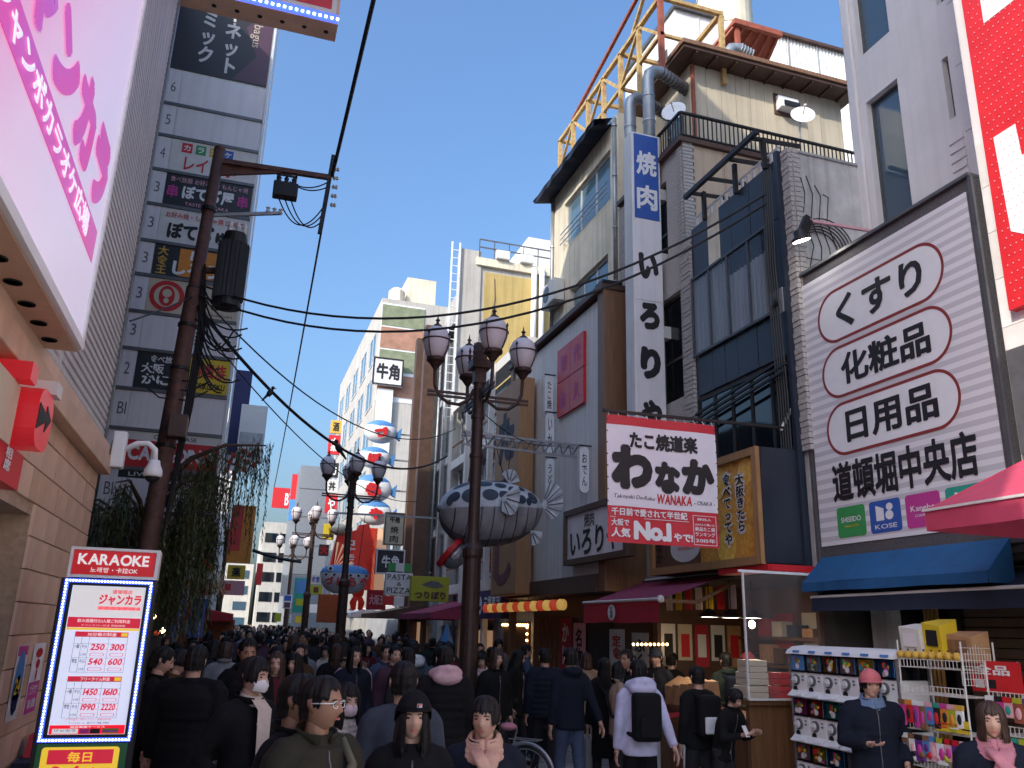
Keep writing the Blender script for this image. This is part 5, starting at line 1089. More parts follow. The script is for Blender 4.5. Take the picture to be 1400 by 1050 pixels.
span('yellowish bundled cable crossing low at the end of the street', [onY(345, 752, 30), onY(412, 768, 30)], .06, .06)
def bird(label, q, s=1.0, fl=1):
    b = thing('bird', label, 'bird', q)
    m = MB().ell(q + V(0, 0, .07 * s), .055 * s, .05 * s, .085 * s, 10, 8, rot=np.array([[.85, 0, .52 * fl], [0, 1, 0], [-.52 * fl, 0, .85]])); m.ell(q + V(.045 * s * fl, 0, .17 * s), .035 * s, .032 * s, .035 * s, 10, 8); m.tube([q + V(.07 * s * fl, 0, .17 * s), q + V(.12 * s * fl, 0, .16 * s)], [.012 * s, .002], 5); m.tube([q + V(-.04 * s * fl, 0, .02), q + V(-.13 * s * fl, 0, -.1 * s)], [.03 * s, .015 * s], 6)
    m.build('body', 'black', b, smooth=True); MB().bar(q + V(.0, 0, -.01), q + V(0, 0, .03), .02).build('legs', 'black', b)
bird('small dark bird perched on the drooping cable beside the sign tower', onY(369, 538, 14.2) - V(0, 0, .05), .9); bird('dark bird perched on the cable left of the stacked fish faces', onY(463, 614, 19.5) - V(0, 0, .08), 1.5, -1)

# ================================================================== willow
def willow():
    w = thing('willow_tree', 'drooping green willow with hanging strands in front of the sign tower base', 'tree', (-1.45, 14.6, 0))
    base = V(-1.45, 14.6, 0)
    MB().tube([base, base + V(.03, 0, 1.6), base + V(.1, -.05, 2.6), base + V(.2, -.1, 4.1)], [.2, .15, .11, .06], 10).build('trunk', 'dark_brown', w, smooth=True)
    R = random.Random(3)
    br_ = []; m = MB(); lv = MB(); tw_ = MB()
    for k in range(13):
        t = 2 * math.pi * k / 13 + R.uniform(-.2, .2); L_ = R.uniform(.5, 1.25); h = R.uniform(2.3, 3.3)
        s_ = base + V(.1, -.05, h); pts = [s_, s_ + V(math.cos(t) * L_ * .4, math.sin(t) * L_ * .4, .55), s_ + V(math.cos(t) * L_ * .8, math.sin(t) * L_ * .8, .8), s_ + V(math.cos(t) * L_ * 1.15, math.sin(t) * L_ * 1.15, .7)]
        m.tube(pts, [.05, .035, .02, .01], 6); br_.append(pts)
    pts = [base + V(.15, -.05, 4.0), base + V(.6, -.2, 4.5), base + V(1.1, -.3, 4.75), base + V(1.75, -.3, 4.8)]; m.tube(pts, [.06, .045, .03, .012], 6); br_ += [pts] * 5
    pts = [base + V(.15, -.05, 3.6), base + V(.5, -.2, 4.1), base + V(.9, .1, 4.3), base + V(1.3, .2, 4.2)]; m.tube(pts, [.05, .04, .03, .012], 6); br_ += [pts] * 3
    pts = [base + V(.15, -.05, 3.0), base + V(.4, -.3, 3.4), base + V(.8, -.2, 3.5), base + V(1.1, -.1, 3.45)]; m.tube(pts, [.05, .04, .03, .012], 6); br_ += [pts] * 4
    m.build('limb', 'dark_brown', w, smooth=True)
    for s in range(560):
        pts = R.choice(br_); u = R.uniform(.25, 1) * (len(pts) - 1); i = min(int(u), len(pts) - 2); p0 = pts[i] + (pts[i + 1] - pts[i]) * (u - i) + V(R.gauss(0, .07), R.gauss(0, .07), R.gauss(0, .05))
        Ln = R.uniform(.5, 2.2) if p0[0] < -.55 else R.uniform(.35, 1.9)
        Ln = min(Ln, p0[2] - 1.75); 
        if Ln < .2: continue
        dx, dy = R.gauss(0, .10), R.gauss(0, .10); n = max(5, int(Ln / .035)); prev = None
        tw_.tube([p0, p0 + V(dx * .6, dy * .6, -Ln * .4), p0 + V(dx, dy, -Ln)], .0035, 3, caps=False)
        for j in range(n):
            t = (j + R.random()) / n; c = p0 + V(dx * min(1, t * 1.6), dy * min(1, t * 1.6), -Ln * t)
            a = R.uniform(0, 6.28); l = R.uniform(.06, .12); wd = R.uniform(.007, .013)
            d = V(math.cos(a) * .45, math.sin(a) * .45, -.9) * l; sd = V(-math.sin(a), math.cos(a), R.uniform(-.3, .3)) * wd
            lv.quad(c, c + d * .45 + sd, c + d, c + d * .45 - sd)
    tw_.build('twigs', 'dark_brown', w)['kind'] = 'stuff'
    mat('willow_leaf', (.12, .13, .032), .55, .6, 4, col2=(.035, .06, .018)); p = MAT['willow_leaf'].node_tree.nodes['Principled BSDF']; p.inputs['Subsurface Weight'].default_value = 0
    lv.build('crown', 'willow_leaf', w)['kind'] = 'stuff'
willow()

# ================================================================== puffer fish sign
def puffer():
    r = thing('puffer_fish_sign', 'giant hanging puffer fish with white spotted back and grey panelled belly', 'sign', (4.3, 14.5, 3.4))
    cx, cy, cz, L_ = 4.33, 14.5, 4.02, .98
    def S(t, ph, off=0.0):       # t -1 head .. 1 tail ; ph around, 0 = towards camera, pi/2 = up
        e = max(0.0, 1 - abs(t) ** 2.4) ** .55
        if t > .55: e = max(e, .16)
        up_ = .52 * e * (1 - .12 * t); dn = .66 * e * (1 - .08 * t); y = .60 * e
        s_, c_ = math.sin(ph), math.cos(ph)
        n_ = V(.15 * t, -c_, s_); n_ /= np.linalg.norm(n_)
        return V(cx + t * L_, cy - y * c_, cz + .06 * t + (up_ if s_ > 0 else dn) * s_) + off * n_
    def patch(t0, t1, p0, p1, nt_, np_, off=0.0):
        m = MB(); ts_ = np.linspace(t0, t1, nt_ + 1); ps_ = np.linspace(p0, p1, np_ + 1)
        m.add([S(a, b, off) for a in ts_ for b in ps_], [(i * (np_ + 1) + j, i * (np_ + 1) + j + 1, (i + 1) * (np_ + 1) + j + 1, (i + 1) * (np_ + 1) + j) for i in range(nt_) for j in range(np_)]); return m
    mat('fish_white', (.60, .63, .66), .5, .2, 5, .05, streak=.3); mat('fish_belly', (.36, .35, .37), .55, .25, 4, .08, streak=.5); mat('fish_spot', (.035, .05, .075), .5, .3, 10); mat('fish_dark', (.14, .145, .16), .5, .3, 8)
    patch(-1, 1, -.02, math.pi + .02, 34, 18, .002).build('back', 'fish_white', r, smooth=True)
    for i in range(9): patch(-1 + i * 2 / 9 + .008, -1 + (i + 1) * 2 / 9 - .008, -1.0, -.02, 5, 6).build('belly_panel', 'fish_belly', r, smooth=True); patch(-1 + i * 2 / 9 + .008, -1 + (i + 1) * 2 / 9 - .008, -1.75, -1.01, 5, 5).build('belly_panel', 'fish_dark', r, smooth=True)
    patch(-1, 1, math.pi, math.pi * 2 - 1.75, 24, 8).build('belly_back', 'fish_belly', r, smooth=True)
    for (t, p_, rt, rp) in ((-.8, .55, .09, .26), (-.52, .42, .14, .28), (-.25, .95, .14, .17), (-.18, .4, .13, .2), (.05, .85, .1, .14), (.08, .4, .09, .15), (.28, .62, .09, .22), (.45, .85, .08, .14), (.42, .28, .08, .17), (.57, .22, .05, .16), (.68, .5, .1, .3), (.3, .18, .07, .12), (-.62, 1.15, .14, .16), (-.02, 1.3, .13, .14), (.55, 1.25, .1, .14)):
        m = MB(); vs_p = [S(t, p_, .007)]
        for k in range(16): w = 2 * math.pi * k / 16; vs_p.append(S(max(-.99, t + rt * 1.15 * math.cos(w)), max(.03, p_ + rp * 1.12 * math.sin(w)), .007))
        m.add(vs_p, [(0, k + 1, (k + 1) % 16 + 1) for k in range(16)]); m.build('spot', 'fish_spot', r)
    def fin(nm, org, dirs, mt, th=.03):
        for k, (d0, d1) in enumerate(zip(dirs, dirs[1:])):
            o_ = V(0, .012 * (1 if k % 2 else -1), 0); q = [org, org + V(*d0) * .98 - o_, org + (V(*d0) + V(*d1)) / 2 + o_, org + V(*d1) * .98 - o_]
            MB().hexa([p_ + V(0, th / 2, 0) for p_ in q] + [p_ - V(0, th / 2, 0) for p_ in q]).build(nm, mt, r); MB().tube([org + V(*d0) * .25 - V(0, th * .7, 0), org + V(*d0) * 1.0 - V(0, th * .7, 0)], [.012, .008], 5).build('fin_ray', 'fish_dark', r)
    tl = S(.92, .3); fin('tail_fin', tl, [(.18, 0, .5), (.27, 0, .46), (.36, 0, .36), (.42, 0, .24), (.42, 0, .08), (.38, 0, -.08), (.28, 0, -.2), (.18, 0, -.24)], 'fish_white')
    fin('dorsal_fin', S(.33, 1.5), [(-.16, 0, .16), (-.06, 0, .26), (.06, 0, .28), (.16, 0, .2), (.2, 0, .06)], 'fish_white'); fin('anal_fin', S(.7, -1.0), [(.02, 0, -.28), (.12, 0, -.26), (.2, 0, -.18), (.24, 0, -.02)], 'fish_white')
    fin('pectoral_fin', S(.0, .25, .06), [(-.02, -.04, -.24), (.12, -.06, -.32), (.24, -.08, -.28), (.3, -.08, -.08), (.32, -.08, .1), (.26, -.06, .24)], 'fish_white')
    MB().lathe(S(-.86, .3, .0), [(.06, -.02), (.06, .03), (.0, .035)], 14, (-.5, -1, .1)).build('eye', 'fish_spot', r); MB().ell(S(-.995, .1), .05, .08, .06, 10, 8).build('mouth', 'fish_dark', r)
    return r
puffer()
tr_ = thing('truss_bracket', 'grey lattice truss arm holding the puffer fish sign', 'bracket', (5, 14.5, 5.1))
A, B = V(3.75, 14.5, 5.3), V(6.0, 14.5, 5.25)
for o_ in (V(0, -.12, .1), V(0, .12, .1), V(0, 0, -.1)): MB().bar(A + o_, B + o_, .04).build('chord', 'steel', tr_)
for k in range(12):
    p0 = A + (B - A) * k / 12; p1 = A + (B - A) * (k + 1) / 12
    MB().bar(p0 + V(0, -.12, .1), (p0 + p1) / 2 + V(0, 0, -.1), .02).bar((p0 + p1) / 2 + V(0, 0, -.1), p1 + V(0, -.12, .1), .02).build('lacing', 'steel', tr_)
for x_, x2 in ((4.1, 4.05), (4.4, 4.6), (4.7, 4.6)): MB().tube([(x_, 14.5, 5.2), (x2, 14.5, 4.5)], .008, 5).build('suspension_wire', 'cable_black', tr_)
rl_ = thing('red_rimmed_silver_lantern', 'tilted crinkled silver dome with a red rim below the puffer fish head', 'sign', (3.5, 14.5, 3))
q = onY(619, 757, 14.6); ax = V(-.72, .22, .62); ax /= np.linalg.norm(ax); mat('crinkle', (.5, .52, .55), .3, .2, 20, .9, metal=.7, bscale=18)
MB().lathe(q - ax * .06, [(.0, -.2), (.14, -.17), (.23, -.08), (.26, .0), (.26, .06)], 22, ax).build('dome', 'crinkle', rl_, smooth=True); MB().lathe(q, [(.26, 0), (.33, .0), (.34, .05), (.33, .1), (.2, .11), (0, .1)], 24, ax).build('rim', 'red_sign', rl_); MB().tube([q + V(.1, 0, .2), V(q[0] + .3, 14.55, 5.2)], .01, 5).build('wire', 'cable_black', rl_)

mat('far_white', (.50, .47, .43), .75, .15, 1.0, .08, streak=.35)
# ================================================================== farther buildings, right side
def bldg(name, label, X, Y0, Y1, z1, mt, depth=9):
    b = thing(name, label, 'building', (X, Y0, 0)); MB().wbox(X, X + depth, Y0, Y1, 0, z1).build('wall', mt, b); return b
b3 = bldg('balcony_building', 'grey beige building with open slab balconies behind the wooden sign', 6.75, 18.6, 25.9, 8.7, 'grey_wall')
F66 = RF(6.75)
for k in range(4):
    z = 2.9 + k * 1.95; yp('balcony_slab', 'pale_screen', b3, F66, 18.62, 25.8, z, z + .28, 0, .45, bevel=.01)
    if k < 3:
        for j in range(3): window(b3, F66, 18.9 + j * 2.35, 20.9 + j * 2.35, z + .45, z + 1.7, 'window_dark', 'window_frame_w', .06, mull=(.5,), c=.01)
        yp('balcony_rail', 'brown_frame', b3, F66, 18.62, 25.8, z + .75, z + .8, .38, .43)
for y in (18.7, 21.0, 23.4): yp('column', 'brown_frame' if y < 19 else 'pale_screen', b3, F66, y, y + .16, 0, 9.0, .46, .6)
yb_ = bldg('yellow_wall_building', 'tall building with bare ochre yellow side wall and white front edge', 6.95, 26.0, 30.5, 14.2, 'far_white')
FY = CF(26.0)
box_part('side_wall', 'yellow_wall', yb_, FY, 7.25, 13, 3, 14.0, 0, .03); box_part('cornice', 'cream_wall', yb_, FY, 6.9, 13, 14.21, 14.5, -.3, .12); box_part('edge_column', 'far_white', yb_, FY, 6.35, 7.1, 2, 14.75, -.4, .06)
for k, x_ in enumerate((9.05, 9.35)): MB().cyl((x_, 25.85, 10.6), (x_, 25.85, 14.4), .1).build('drain_pipe', 'white', yb_, smooth=True)
for k, x_ in enumerate((7.6, 8.5, 9.9)): MB().wbox(x_, x_ + .5, 25.75, 25.97, 14.52, 14.85).build('rooftop_unit', 'off_white', yb_, bevel=.02)
for z in (14.9, 15.2): MB().bar((7.0, 25.9, z), (12, 25.9, z), .04).build('roof_rail', 'frame_metal', yb_)
for x_ in np.arange(7.0, 12, .55): MB().bar((x_, 25.9, 14.5), (x_, 25.9, 15.2), .03).build('rail_post', 'frame_metal', yb_)
MB().wbox(9.2, 13, 27, 30, 14.2, 16.2).build('penthouse', 'white_paint', yb_)
MB().tube([(7.6, 25.95, 13.8), (7.65, 25.95, 13), (7.5, 25.95, 12.2), (7.7, 25.95, 11.6), (7.6, 25.95, 10.5)], .015, 4).build('crack', 'dark_brown', yb_)
for k in range(2): MB().bar((8.3, 25.9, 11 - .9 * k), (9.9, 25.9, 11.4 - .9 * k), .08).build('stair_string', 'brown_frame', yb_)
ldr = thing('roof_ladder', 'white steel ladder cage on the edge of the yellow wall building', 'ladder', (6.2, 25.9, 9))
for x_ in (6.0, 6.28): MB().bar((x_, 25.85, 8.5), (x_, 25.85, 14.9), .05).build('rail', 'white', ldr)
for z in np.arange(8.6, 14.8, .3): MB().bar((6.0, 25.85, z), (6.28, 25.85, z), .025).build('rung', 'white', ldr)
b5 = bldg('blue_grey_building', 'blue grey building with tall dark window bays beyond the lamps', 6.55, 26.2, 29.2, 12.2, 'grey_wall', 2.0)
b5.location = (6.55, 26.2, 0)
F65 = RF(6.55)
for j in range(2):
    for k in range(4): window(b5, F65, 26.6 + j * 1.3, 27.7 + j * 1.3, 2.9 + k * 2.35, 4.95 + k * 2.35, 'window_dark', 'window_frame', .07, mull=(.5,), c=.01)
    yp('pier', 'steel', b5, F65, 26.3 + j * 1.3, 26.5 + j * 1.3, 0, 12.2, .0, .15)
yp('cornice', 'grey_wall', b5, F65, 26.2, 29.2, 12.0, 12.35, .001, .3)
b6 = bldg('brown_column_building', 'narrow dark building with two full height dark brown columns right of the stacked fish faces', 6.4, 29.25, 31.3, 12.8, 'dark_wall')
for y in (29.3, 30.9): yp('column', 'dark_brown', b6, RF(6.4), y, y + .38, 0, 13.0, .0, .45)
for k in range(5): window(b6, RF(6.4), 29.75, 30.85, 2.5 + k * 2.1, 4.0 + k * 2.1, 'window_pale', 'window_frame', .08, mull=(.5,), c=.01)
b6b = bldg('low_grey_building', 'low grey building behind the stacked fish faces', 7.0, 31.4, 45.8, 6.8, 'grey_wall')
for k in range(2):
    for j in range(5): window(b6b, RF(7.0), 31.9 + j * 2.7, 33.7 + j * 2.7, 2.6 + k * 2.1, 4.0 + k * 2.1, 'window_dark', 'window_frame', .08, mull=(.5,), c=.01)
b7 = bldg('white_far_building', 'tall sunlit white building with green and terracotta mural panel far right', 6.6, 46, 66, 20.6, 'far_white')
FM = CF(46); box_part('mural', 'white', b7, FM, 6.62, 9.2, 14.3, 20.3, 0, .03)
mat('mural_green', (.24, .27, .17), .8, .3, 2); mat('mural_red', (.42, .22, .15), .8, .3, 2)
for k, (z, mt) in enumerate(((18.9, 'mural_green'), (17.5, 'mural_red'), (16.1, 'mural_green'), (14.6, 'mural_red'))): box_part('mural_band', mt, b7, FM, 6.65, 9.2, z, z + 1.3, .03, .05)
F76 = RF(6.6)
for k in range(6):
    for j in range(5): window(b7, F76, 47 + j * 3.8, 49.6 + j * 3.8, 3 + k * 2.8, 4.9 + k * 2.8, 'window_pale', 'window_frame_w', .1, mull=(.5,), c=.01)
MB().wbox(8.2, 10, 47, 50, 20.6, 22.6).build('penthouse', 'cream_wall', b7); MB().lathe((7.6, 47, 20.6), [(.5, 0), (.5, .9), (.3, 1.1), (0, 1.15)], 14).build('tank', 'cream_wall', b7)
b8 = thing('blue_grey_far_tower', 'plain blue grey tower at the far end of the street', 'building', (6, 76, 0)); MB().wbox(4.8, 12, 76, 90, 0, 15.6).build('wall', 'steel', b8)
for k in range(6): box_part('joint', 'frame_metal', b8, CF(76), 4.82, 12, 2.5 * k + 1, 2.5 * k + 1.06, 0, .03)
b9 = thing('white_end_building', 'white building with banded windows closing the street under the red roof sign', 'building', (5, 96, 0)); MB().wbox(2.7, 8, 96, 110, 0, 12.6).build('wall', 'far_white', b9)
for k in range(5):
    for j in range(2): box_part('window', 'window_dark', b9, CF(96), 2.95 + j * 1.6, 4.3 + j * 1.6, 2.0 + k * 2.1, 3.0 + k * 2.1, 0, .06)
b10 = thing('pale_end_building', 'small pale building left of the white one at the street end', 'building', (1, 100, 0)); MB().wbox(-2.5, 2.2, 100, 115, 0, 8.2).build('wall', 'far_white', b10)
for k in range(4): box_part('window', 'window_glass', b10, CF(100), .4, 1.8, 1.5 + k * 1.7, 2.4 + k * 1.7, 0, .06)
# ================================================================== signs along the street
def sign(name, label, F_, a0, a1, b0, b1, base, txt=(), th=.18, frame=None, prints=(), group=None, cat='sign'):
    s_ = thing(name, label, cat, F_.p((a0 + a1) / 2, b0), group); box_part('panel', base, s_, F_, a0, a1, b0, b1, -th, 0, bevel=.01)
    W_, H_ = a1 - a0, b1 - b0
    if frame:
        t = .05 * min(W_, H_); MB().box(F_, a0, a1, b1 - t, b1, 0, .03).box(F_, a0, a1, b0, b0 + t, 0, .03).box(F_, a0, a0 + t, b0 + t, b1 - t, 0, .03).box(F_, a1 - t, a1, b0 + t, b1 - t, 0, .03).build('frame', frame, s_)
    for (x0, x1, y0, y1, mt) in prints: box_part('print', mt, s_, F_, a0 + x0 * W_, a0 + x1 * W_, b0 + y0 * H_, b0 + y1 * H_, .0, .006)
    for (t, x0, x1, y0, y1, mt, w, v) in txt: text(s_, F_, t, a0 + x0 * W_, a0 + x1 * W_, b0 + y0 * H_, b0 + y1 * H_, mt, w=w, vertical=v, c=.012)
    return s_
def psign(name, label, Y, x0, y0, x1, y1, base, txt=(), **k):
    F_ = CF(Y); a0, b1 = F_.px(x0, y0); a1, b0 = F_.px(x1, y1); return sign(name, label, F_, a0, a1, b0, b1, base, txt, **k)
psign('red_roof_sign', 'red roof sign with two white letters at the far end of the street', 96, 374, 666, 402, 696, 'red_sign', [('BY', .55, .95, .15, .75, 'white', .03, False)])
psign('striped_tower_sign', 'slim blue, white and red vertical sign above the far street', 80, 400, 648, 408, 712, 'sky_blue', prints=[(0, 1, .45, 1, 'red_sign'), (.6, 1, 0, 1, 'white')])
s_ = psign('grilled_meat_sign', 'grey square sign with black brush logo on a white mast', 45.5, 511, 487, 550, 529, 'sign_grey', [('牛角', .12, .88, .2, .8, 'ink', .04, False)], frame='ink'); q = CF(45.5).px(525, 570); MB().box(CF(45.5), q[0] - .45, q[0] + .45, q[1] - 2, q[1] + 1.7, -.4, -.19).build('mast', 'white', s_)
psign('grilled_meat_blade_sign', 'cream vertical sign with black logo and grilled meat characters', 28, 527, 700, 551, 746, 'sign_cream', [('牛角', .25, .75, .68, .9, 'ink', .03, False), ('焼', .3, .72, .36, .58, 'ink', .01, False), ('肉', .3, .72, .08, .3, 'ink', .01, False)], frame='dark_brown')
psign('grilled_meat_dark_sign', 'dark square sign with pale logo under the cream vertical sign', 27, 515, 750, 552, 786, 'sign_dark', [('牛角', .2, .8, .25, .75, 'sign_grey', .03, False)], frame='sign_grey')
s_ = psign('pasta_pizza_sign', 'white cross shaped sign reading PASTA and PIZZA', 20, 528, 782, 563, 815, 'sign_grey', [('PASTA', .06, .94, .68, .92, 'ink', .0, False), ('&', .42, .58, .42, .58, 'ink', 0, False), ('PIZZA', .06, .94, .1, .34, 'ink', 0, False)]); F_ = CF(20); a0, b0 = F_.px(529, 769); a1, b1 = F_.px(562, 782)
box_part('green_tab', 'green', s_, F_, a0 + .05, a0 + .22, b1, b0, -.15, 0); box_part('green_tab', 'green', s_, F_, a1 - .17, a1, b1, b0, -.15, 0); box_part('top_tab', 'sign_grey', s_, F_, a0 + .22, a1 - .17, b1, b0, -.15, 0); a0, b0 = F_.px(539, 815); a1, b1 = F_.px(552, 829); box_part('lower_tab', 'sign_grey', s_, F_, a0, a1, b1, b0, -.15, 0); box_part('red_tab', 'red_sign', s_, F_, a0 - .25, a0, b1 + .02, b0, -.15, -.01)
s_ = psign('fishing_bar_sign', 'lime yellow sign with a grey fish drawing and brown hiragana', 19.5, 563, 787, 613, 823, 'lime', [('つりぼり', .1, .92, .08, .4, 'dark_brown', .06, False)]); F_ = CF(19.5); c_ = F_.px(592, 800); MB().poly(F_, [(c_[0] - .28, c_[1]), (c_[0] - .05, c_[1] + .1), (c_[0] + .12, c_[1] + .08), (c_[0] + .26, c_[1] - .02), (c_[0] + .1, c_[1] - .07), (c_[0] - .1, c_[1] - .05)], .008).build('fish_print', 'fish_dark', s_)
for k, (x0, y0, x1, y1, base, t, ink) in enumerate(((453, 574, 466, 593, 'gold', '酒', 'ink'), (450, 594, 464, 622, 'red_sign', '大衆', 'white'), (449, 632, 462, 653, 'sign_dark', '力', 'white'), (447, 655, 461, 674, 'off_white', '丼', 'ink'), (446, 676, 460, 702, 'red_sign', 'や', 'white'))):
    psign('blade_sign', f'{["gold", "upper red", "black", "white", "lower red"][k]} block of the blade sign stack on the far white building', 52, x0, y0, x1, y1, base, [(t, .2, .8, .15, .85, ink, .03, len(t) > 1)], group='blade signs on the far white building')
psign('yellow_blade_sign', 'plain amber lit sign left of the round fish faces', 34, 443, 716, 456, 738, 'yellow')
psign('big_character_sign', 'dark red sign with the character for big left of fish boat', 31, 437, 744, 449, 760, 'dark_brown', [('大', .1, .9, .1, .9, 'red_sign', .06, False)])
psign('teal_banner', 'teal and green hanging banner beside the far lamp posts', 40, 404, 790, 418, 838, 'teal', prints=[(.1, .9, .55, .95, 'sky_blue'), (.2, .8, .2, .4, 'lime')])
psign('small_white_board', 'small white board with blue writing below the amber sign', 36, 425, 785, 438, 799, 'off_white', [('食堂', .1, .9, .2, .8, 'blue', .02, False)])
psign('small_yellow_board', 'small lime board under the small white board', 36, 424, 800, 440, 813, 'lime', prints=[(.3, .7, .2, .8, 'dark_brown')])
psign('blue_roundel_sign', 'round emblem sign in blue and plum on a far lamp post', 44, 388, 813, 398, 832, 'sign_grey', prints=[(.1, .9, .55, .95, 'blue'), (.15, .85, .05, .45, 'plum_dark')])
for k, (x0, y0, x1, y1, base) in enumerate(((420, 826, 434, 838, 'sign_grey'), (404, 842, 413, 852, 'yellow'), (376, 838, 384, 850, 'lime'), (386, 786, 392, 815, 'off_white'), (352, 770, 357, 800, 'red_sign'), (390, 840, 398, 852, 'off_white'))):
    psign('distant_shop_sign', f'{["grey flat", "yellow", "lime", "tall white", "thin red", "small white"][k]} distant shop sign above the crowd near the street end', 50 + 4 * k, x0, y0, x1, y1, base, group='distant shop signs')
# stacked puffer faces
for k, (x0, y0, x1, y1, ch) in enumerate(((500, 571, 543, 607, 'づ'), (491, 608, 534, 641, 'ぼ'), (486, 646, 536, 688, 'ら'), (492, 682, 536, 719, 'や'))):
    F_ = CF(33.0); a0, b1 = F_.px(x0, y0); a1, b0 = F_.px(x1, y1); cx_, cz_ = (a0 + a1) / 2, (b0 + b1) / 2; rx_, rz_ = (a1 - a0) / 2, (b1 - b0) / 2
    s_ = thing('puffer_face_sign', f'{["topmost", "second from top", "third from top", "lowest"][k]} round white puffer face sign with blue cap and red hiragana', 'sign', (cx_, 33.0, b0), 'stack of puffer face signs')
    MB().ell((cx_, 33.25, cz_), rx_, .3, rz_, 22, 14).build('face', 'white', s_, smooth=True)
    m = MB(); vs_c = []
    for i in range(9):
        for j in range(13): th = math.radians(4 + 7 * i); ph = math.radians(180 + 15 * j); vs_c.append((cx_ + (rx_ + .02) * math.sin(th) * math.cos(ph), 33.25 + .32 * math.sin(th) * math.sin(ph), cz_ + (rz_ + .02) * math.cos(th) - (.12 if i == 8 and j % 6 else 0)))
    m.add(vs_c, [(i * 13 + j, i * 13 + j + 1, (i + 1) * 13 + j + 1, (i + 1) * 13 + j) for i in range(8) for j in range(12)]); m.build('cap', 'sky_blue', s_, smooth=True)
    text(s_, F_, ch, cx_ - rx_ * .45, cx_ + rx_ * .4, cz_ - rz_ * .6, cz_ + rz_ * .35, 'red_sign', w=.09, c=.09)
    MB().prism(CF(33.3), [(a1 - .15, cz_ - .1), (a1 + .2, cz_ + .25), (a1 + .15, cz_ - .3)], -.1, .1).build('tail_fin', 'sky_blue', s_)
    MB().bar((cx_ + rx_ * .5, 33.35, cz_), (7.02, 33.35, cz_), .06).build('bracket', 'steel', s_)
# fish boat sign
F_ = CF(27); a0, b1 = F_.px(440, 768); a1, b0 = F_.px(505, 812); cx_, rx_ = (a0 + a1) / 2, (a1 - a0) / 2
fs_ = thing('fish_boat_sign', 'hanging boat shaped puffer fish, blue back, white belly with red hiragana', 'sign', (cx_, 27.2, b0))
zc_ = b1 - .32
def half(z0s, mt, nm):
    m = MB(); vs_b = []; n = 22
    for i in range(n + 1):
        t = -1 + 2 * i / n; e = max(0, 1 - abs(t) ** 3) ** .5
        for j in range(9): ph = math.radians(z0s[0] + (z0s[1] - z0s[0]) * j / 8); r_ = .28 if z0s[0] >= 0 else .62; vs_b.append((cx_ + t * rx_, 27.3 - .42 * e * math.cos(ph), zc_ + r_ * e * math.sin(ph)))
    m.add(vs_b, [(i * 9 + j, i * 9 + j + 1, (i + 1) * 9 + j + 1, (i + 1) * 9 + j) for i in range(n) for j in range(8)]); m.build(nm, mt, fs_, smooth=True)
half((0, 180), 'sky_blue', 'back'); half((-180, 0), 'white', 'belly')
for k, ch in enumerate('づぼらや'): x_ = cx_ - .52 + .36 * k; text(fs_, CF(26.85), ch, x_ - .13, x_ + .13, zc_ - .38, zc_ - .12, 'ink_red', w=.06, c=0)
for k in range(6): x_ = cx_ - .62 + .25 * k; MB().lathe((x_, 26.87 + .06 * abs(k - 2.5) * .5, zc_ - .06), [(.04, 0), (.04, .02), (0, .02)], 10, (0, -1, 0)).build('porthole', 'ink', fs_)
MB().lathe((cx_ - .5, 26.98, zc_ + .12), [(.09, 0), (.09, .04), (0, .04)], 14, (0, -1, .2)).build('eye', 'white', fs_); MB().lathe((cx_ - .5, 26.935, zc_ + .12), [(.05, 0), (.05, .03), (0, .03)], 12, (0, -1, .2)).build('pupil', 'ink', fs_)
for x_ in (cx_ - .4, cx_ + .4): MB().tube([(x_, 27.3, zc_ + .2), (x_ + .1, 27.3, zc_ + 1.9)], .01, 4).build('wire', 'cable_black', fs_)
MB().bar((cx_ - .5, 27.3, zc_ + 1.9), (6.4, 27.3, zc_ + 1.95), .06).build('bracket', 'steel', fs_)
# red sunburst board
F_ = CF(30.5); sb_ = thing('red_sunburst_sign', 'slanted bright red sunburst sign with white katakana behind the fish boat', 'sign', F_.p(3.8, 3.8))
def pp(*pts): return [F_.px(x, y) for x, y in pts]
mat('red_glow', (.55, .03, .018), .4, .2, 3, emit=.07); mat('cream_glow', (.75, .5, .32), .4, emit=.12, ecol=(1, .55, .32))
MB().prism(F_, pp((449, 782), (461, 732), (489, 724), (504, 782)), -.2, 0).build('board', 'red_glow', sb_)
MB().prism(F_, pp((484, 745), (492, 717), (506, 715), (514, 752), (500, 775)), -.5, -.22).build('red_fin', 'red_glow', sb_)
for k in range(9):
    c_ = F_.px(456, 778); t = math.radians(12 + k * 17); MB().poly(F_, [(c_[0], c_[1]), (c_[0] + .75 * math.cos(t) * .9, c_[1] + .95 * math.sin(t)), (c_[0] + .75 * math.cos(t + .12) * .9, c_[1] + .95 * math.sin(t + .12))], .004).build('ray', 'cream_glow', sb_) if t < 1.5 else None
a0, b1 = F_.px(471, 738); a1, b0 = F_.px(484, 776); text(sb_, F_, 'コナモン', a0, a1, b0, b1, 'white', w=.04, vertical=True, c=.01)
MB().ell(F_.p(*F_.px(464, 724)), .3, .3, .22, 14, 9).build('round_prop', 'sign_cream', sb_, smooth=True)
for k, (x0, x1) in enumerate(((507, 516), (518, 530))): a0, b1 = F_.px(x0, 718); a1, b0 = F_.px(x1, 806); box_part('lit_column', 'cream_glow' if k else 'red_glow', sb_, F_, a0, a1, b0, b1, -1.2, -.9)
psign('blossom_mural_board', 'pink blossom mural board under the fish boat', 33, 436, 812, 471, 852, 'meat2')
o = psign('red_shop_board', 'dull red shop board with pale characters right of fish boat', 29, 503, 806, 527, 834, 'red_cloth', [('大阪王', .1, .9, .25, .75, 'pink', .03, False)])
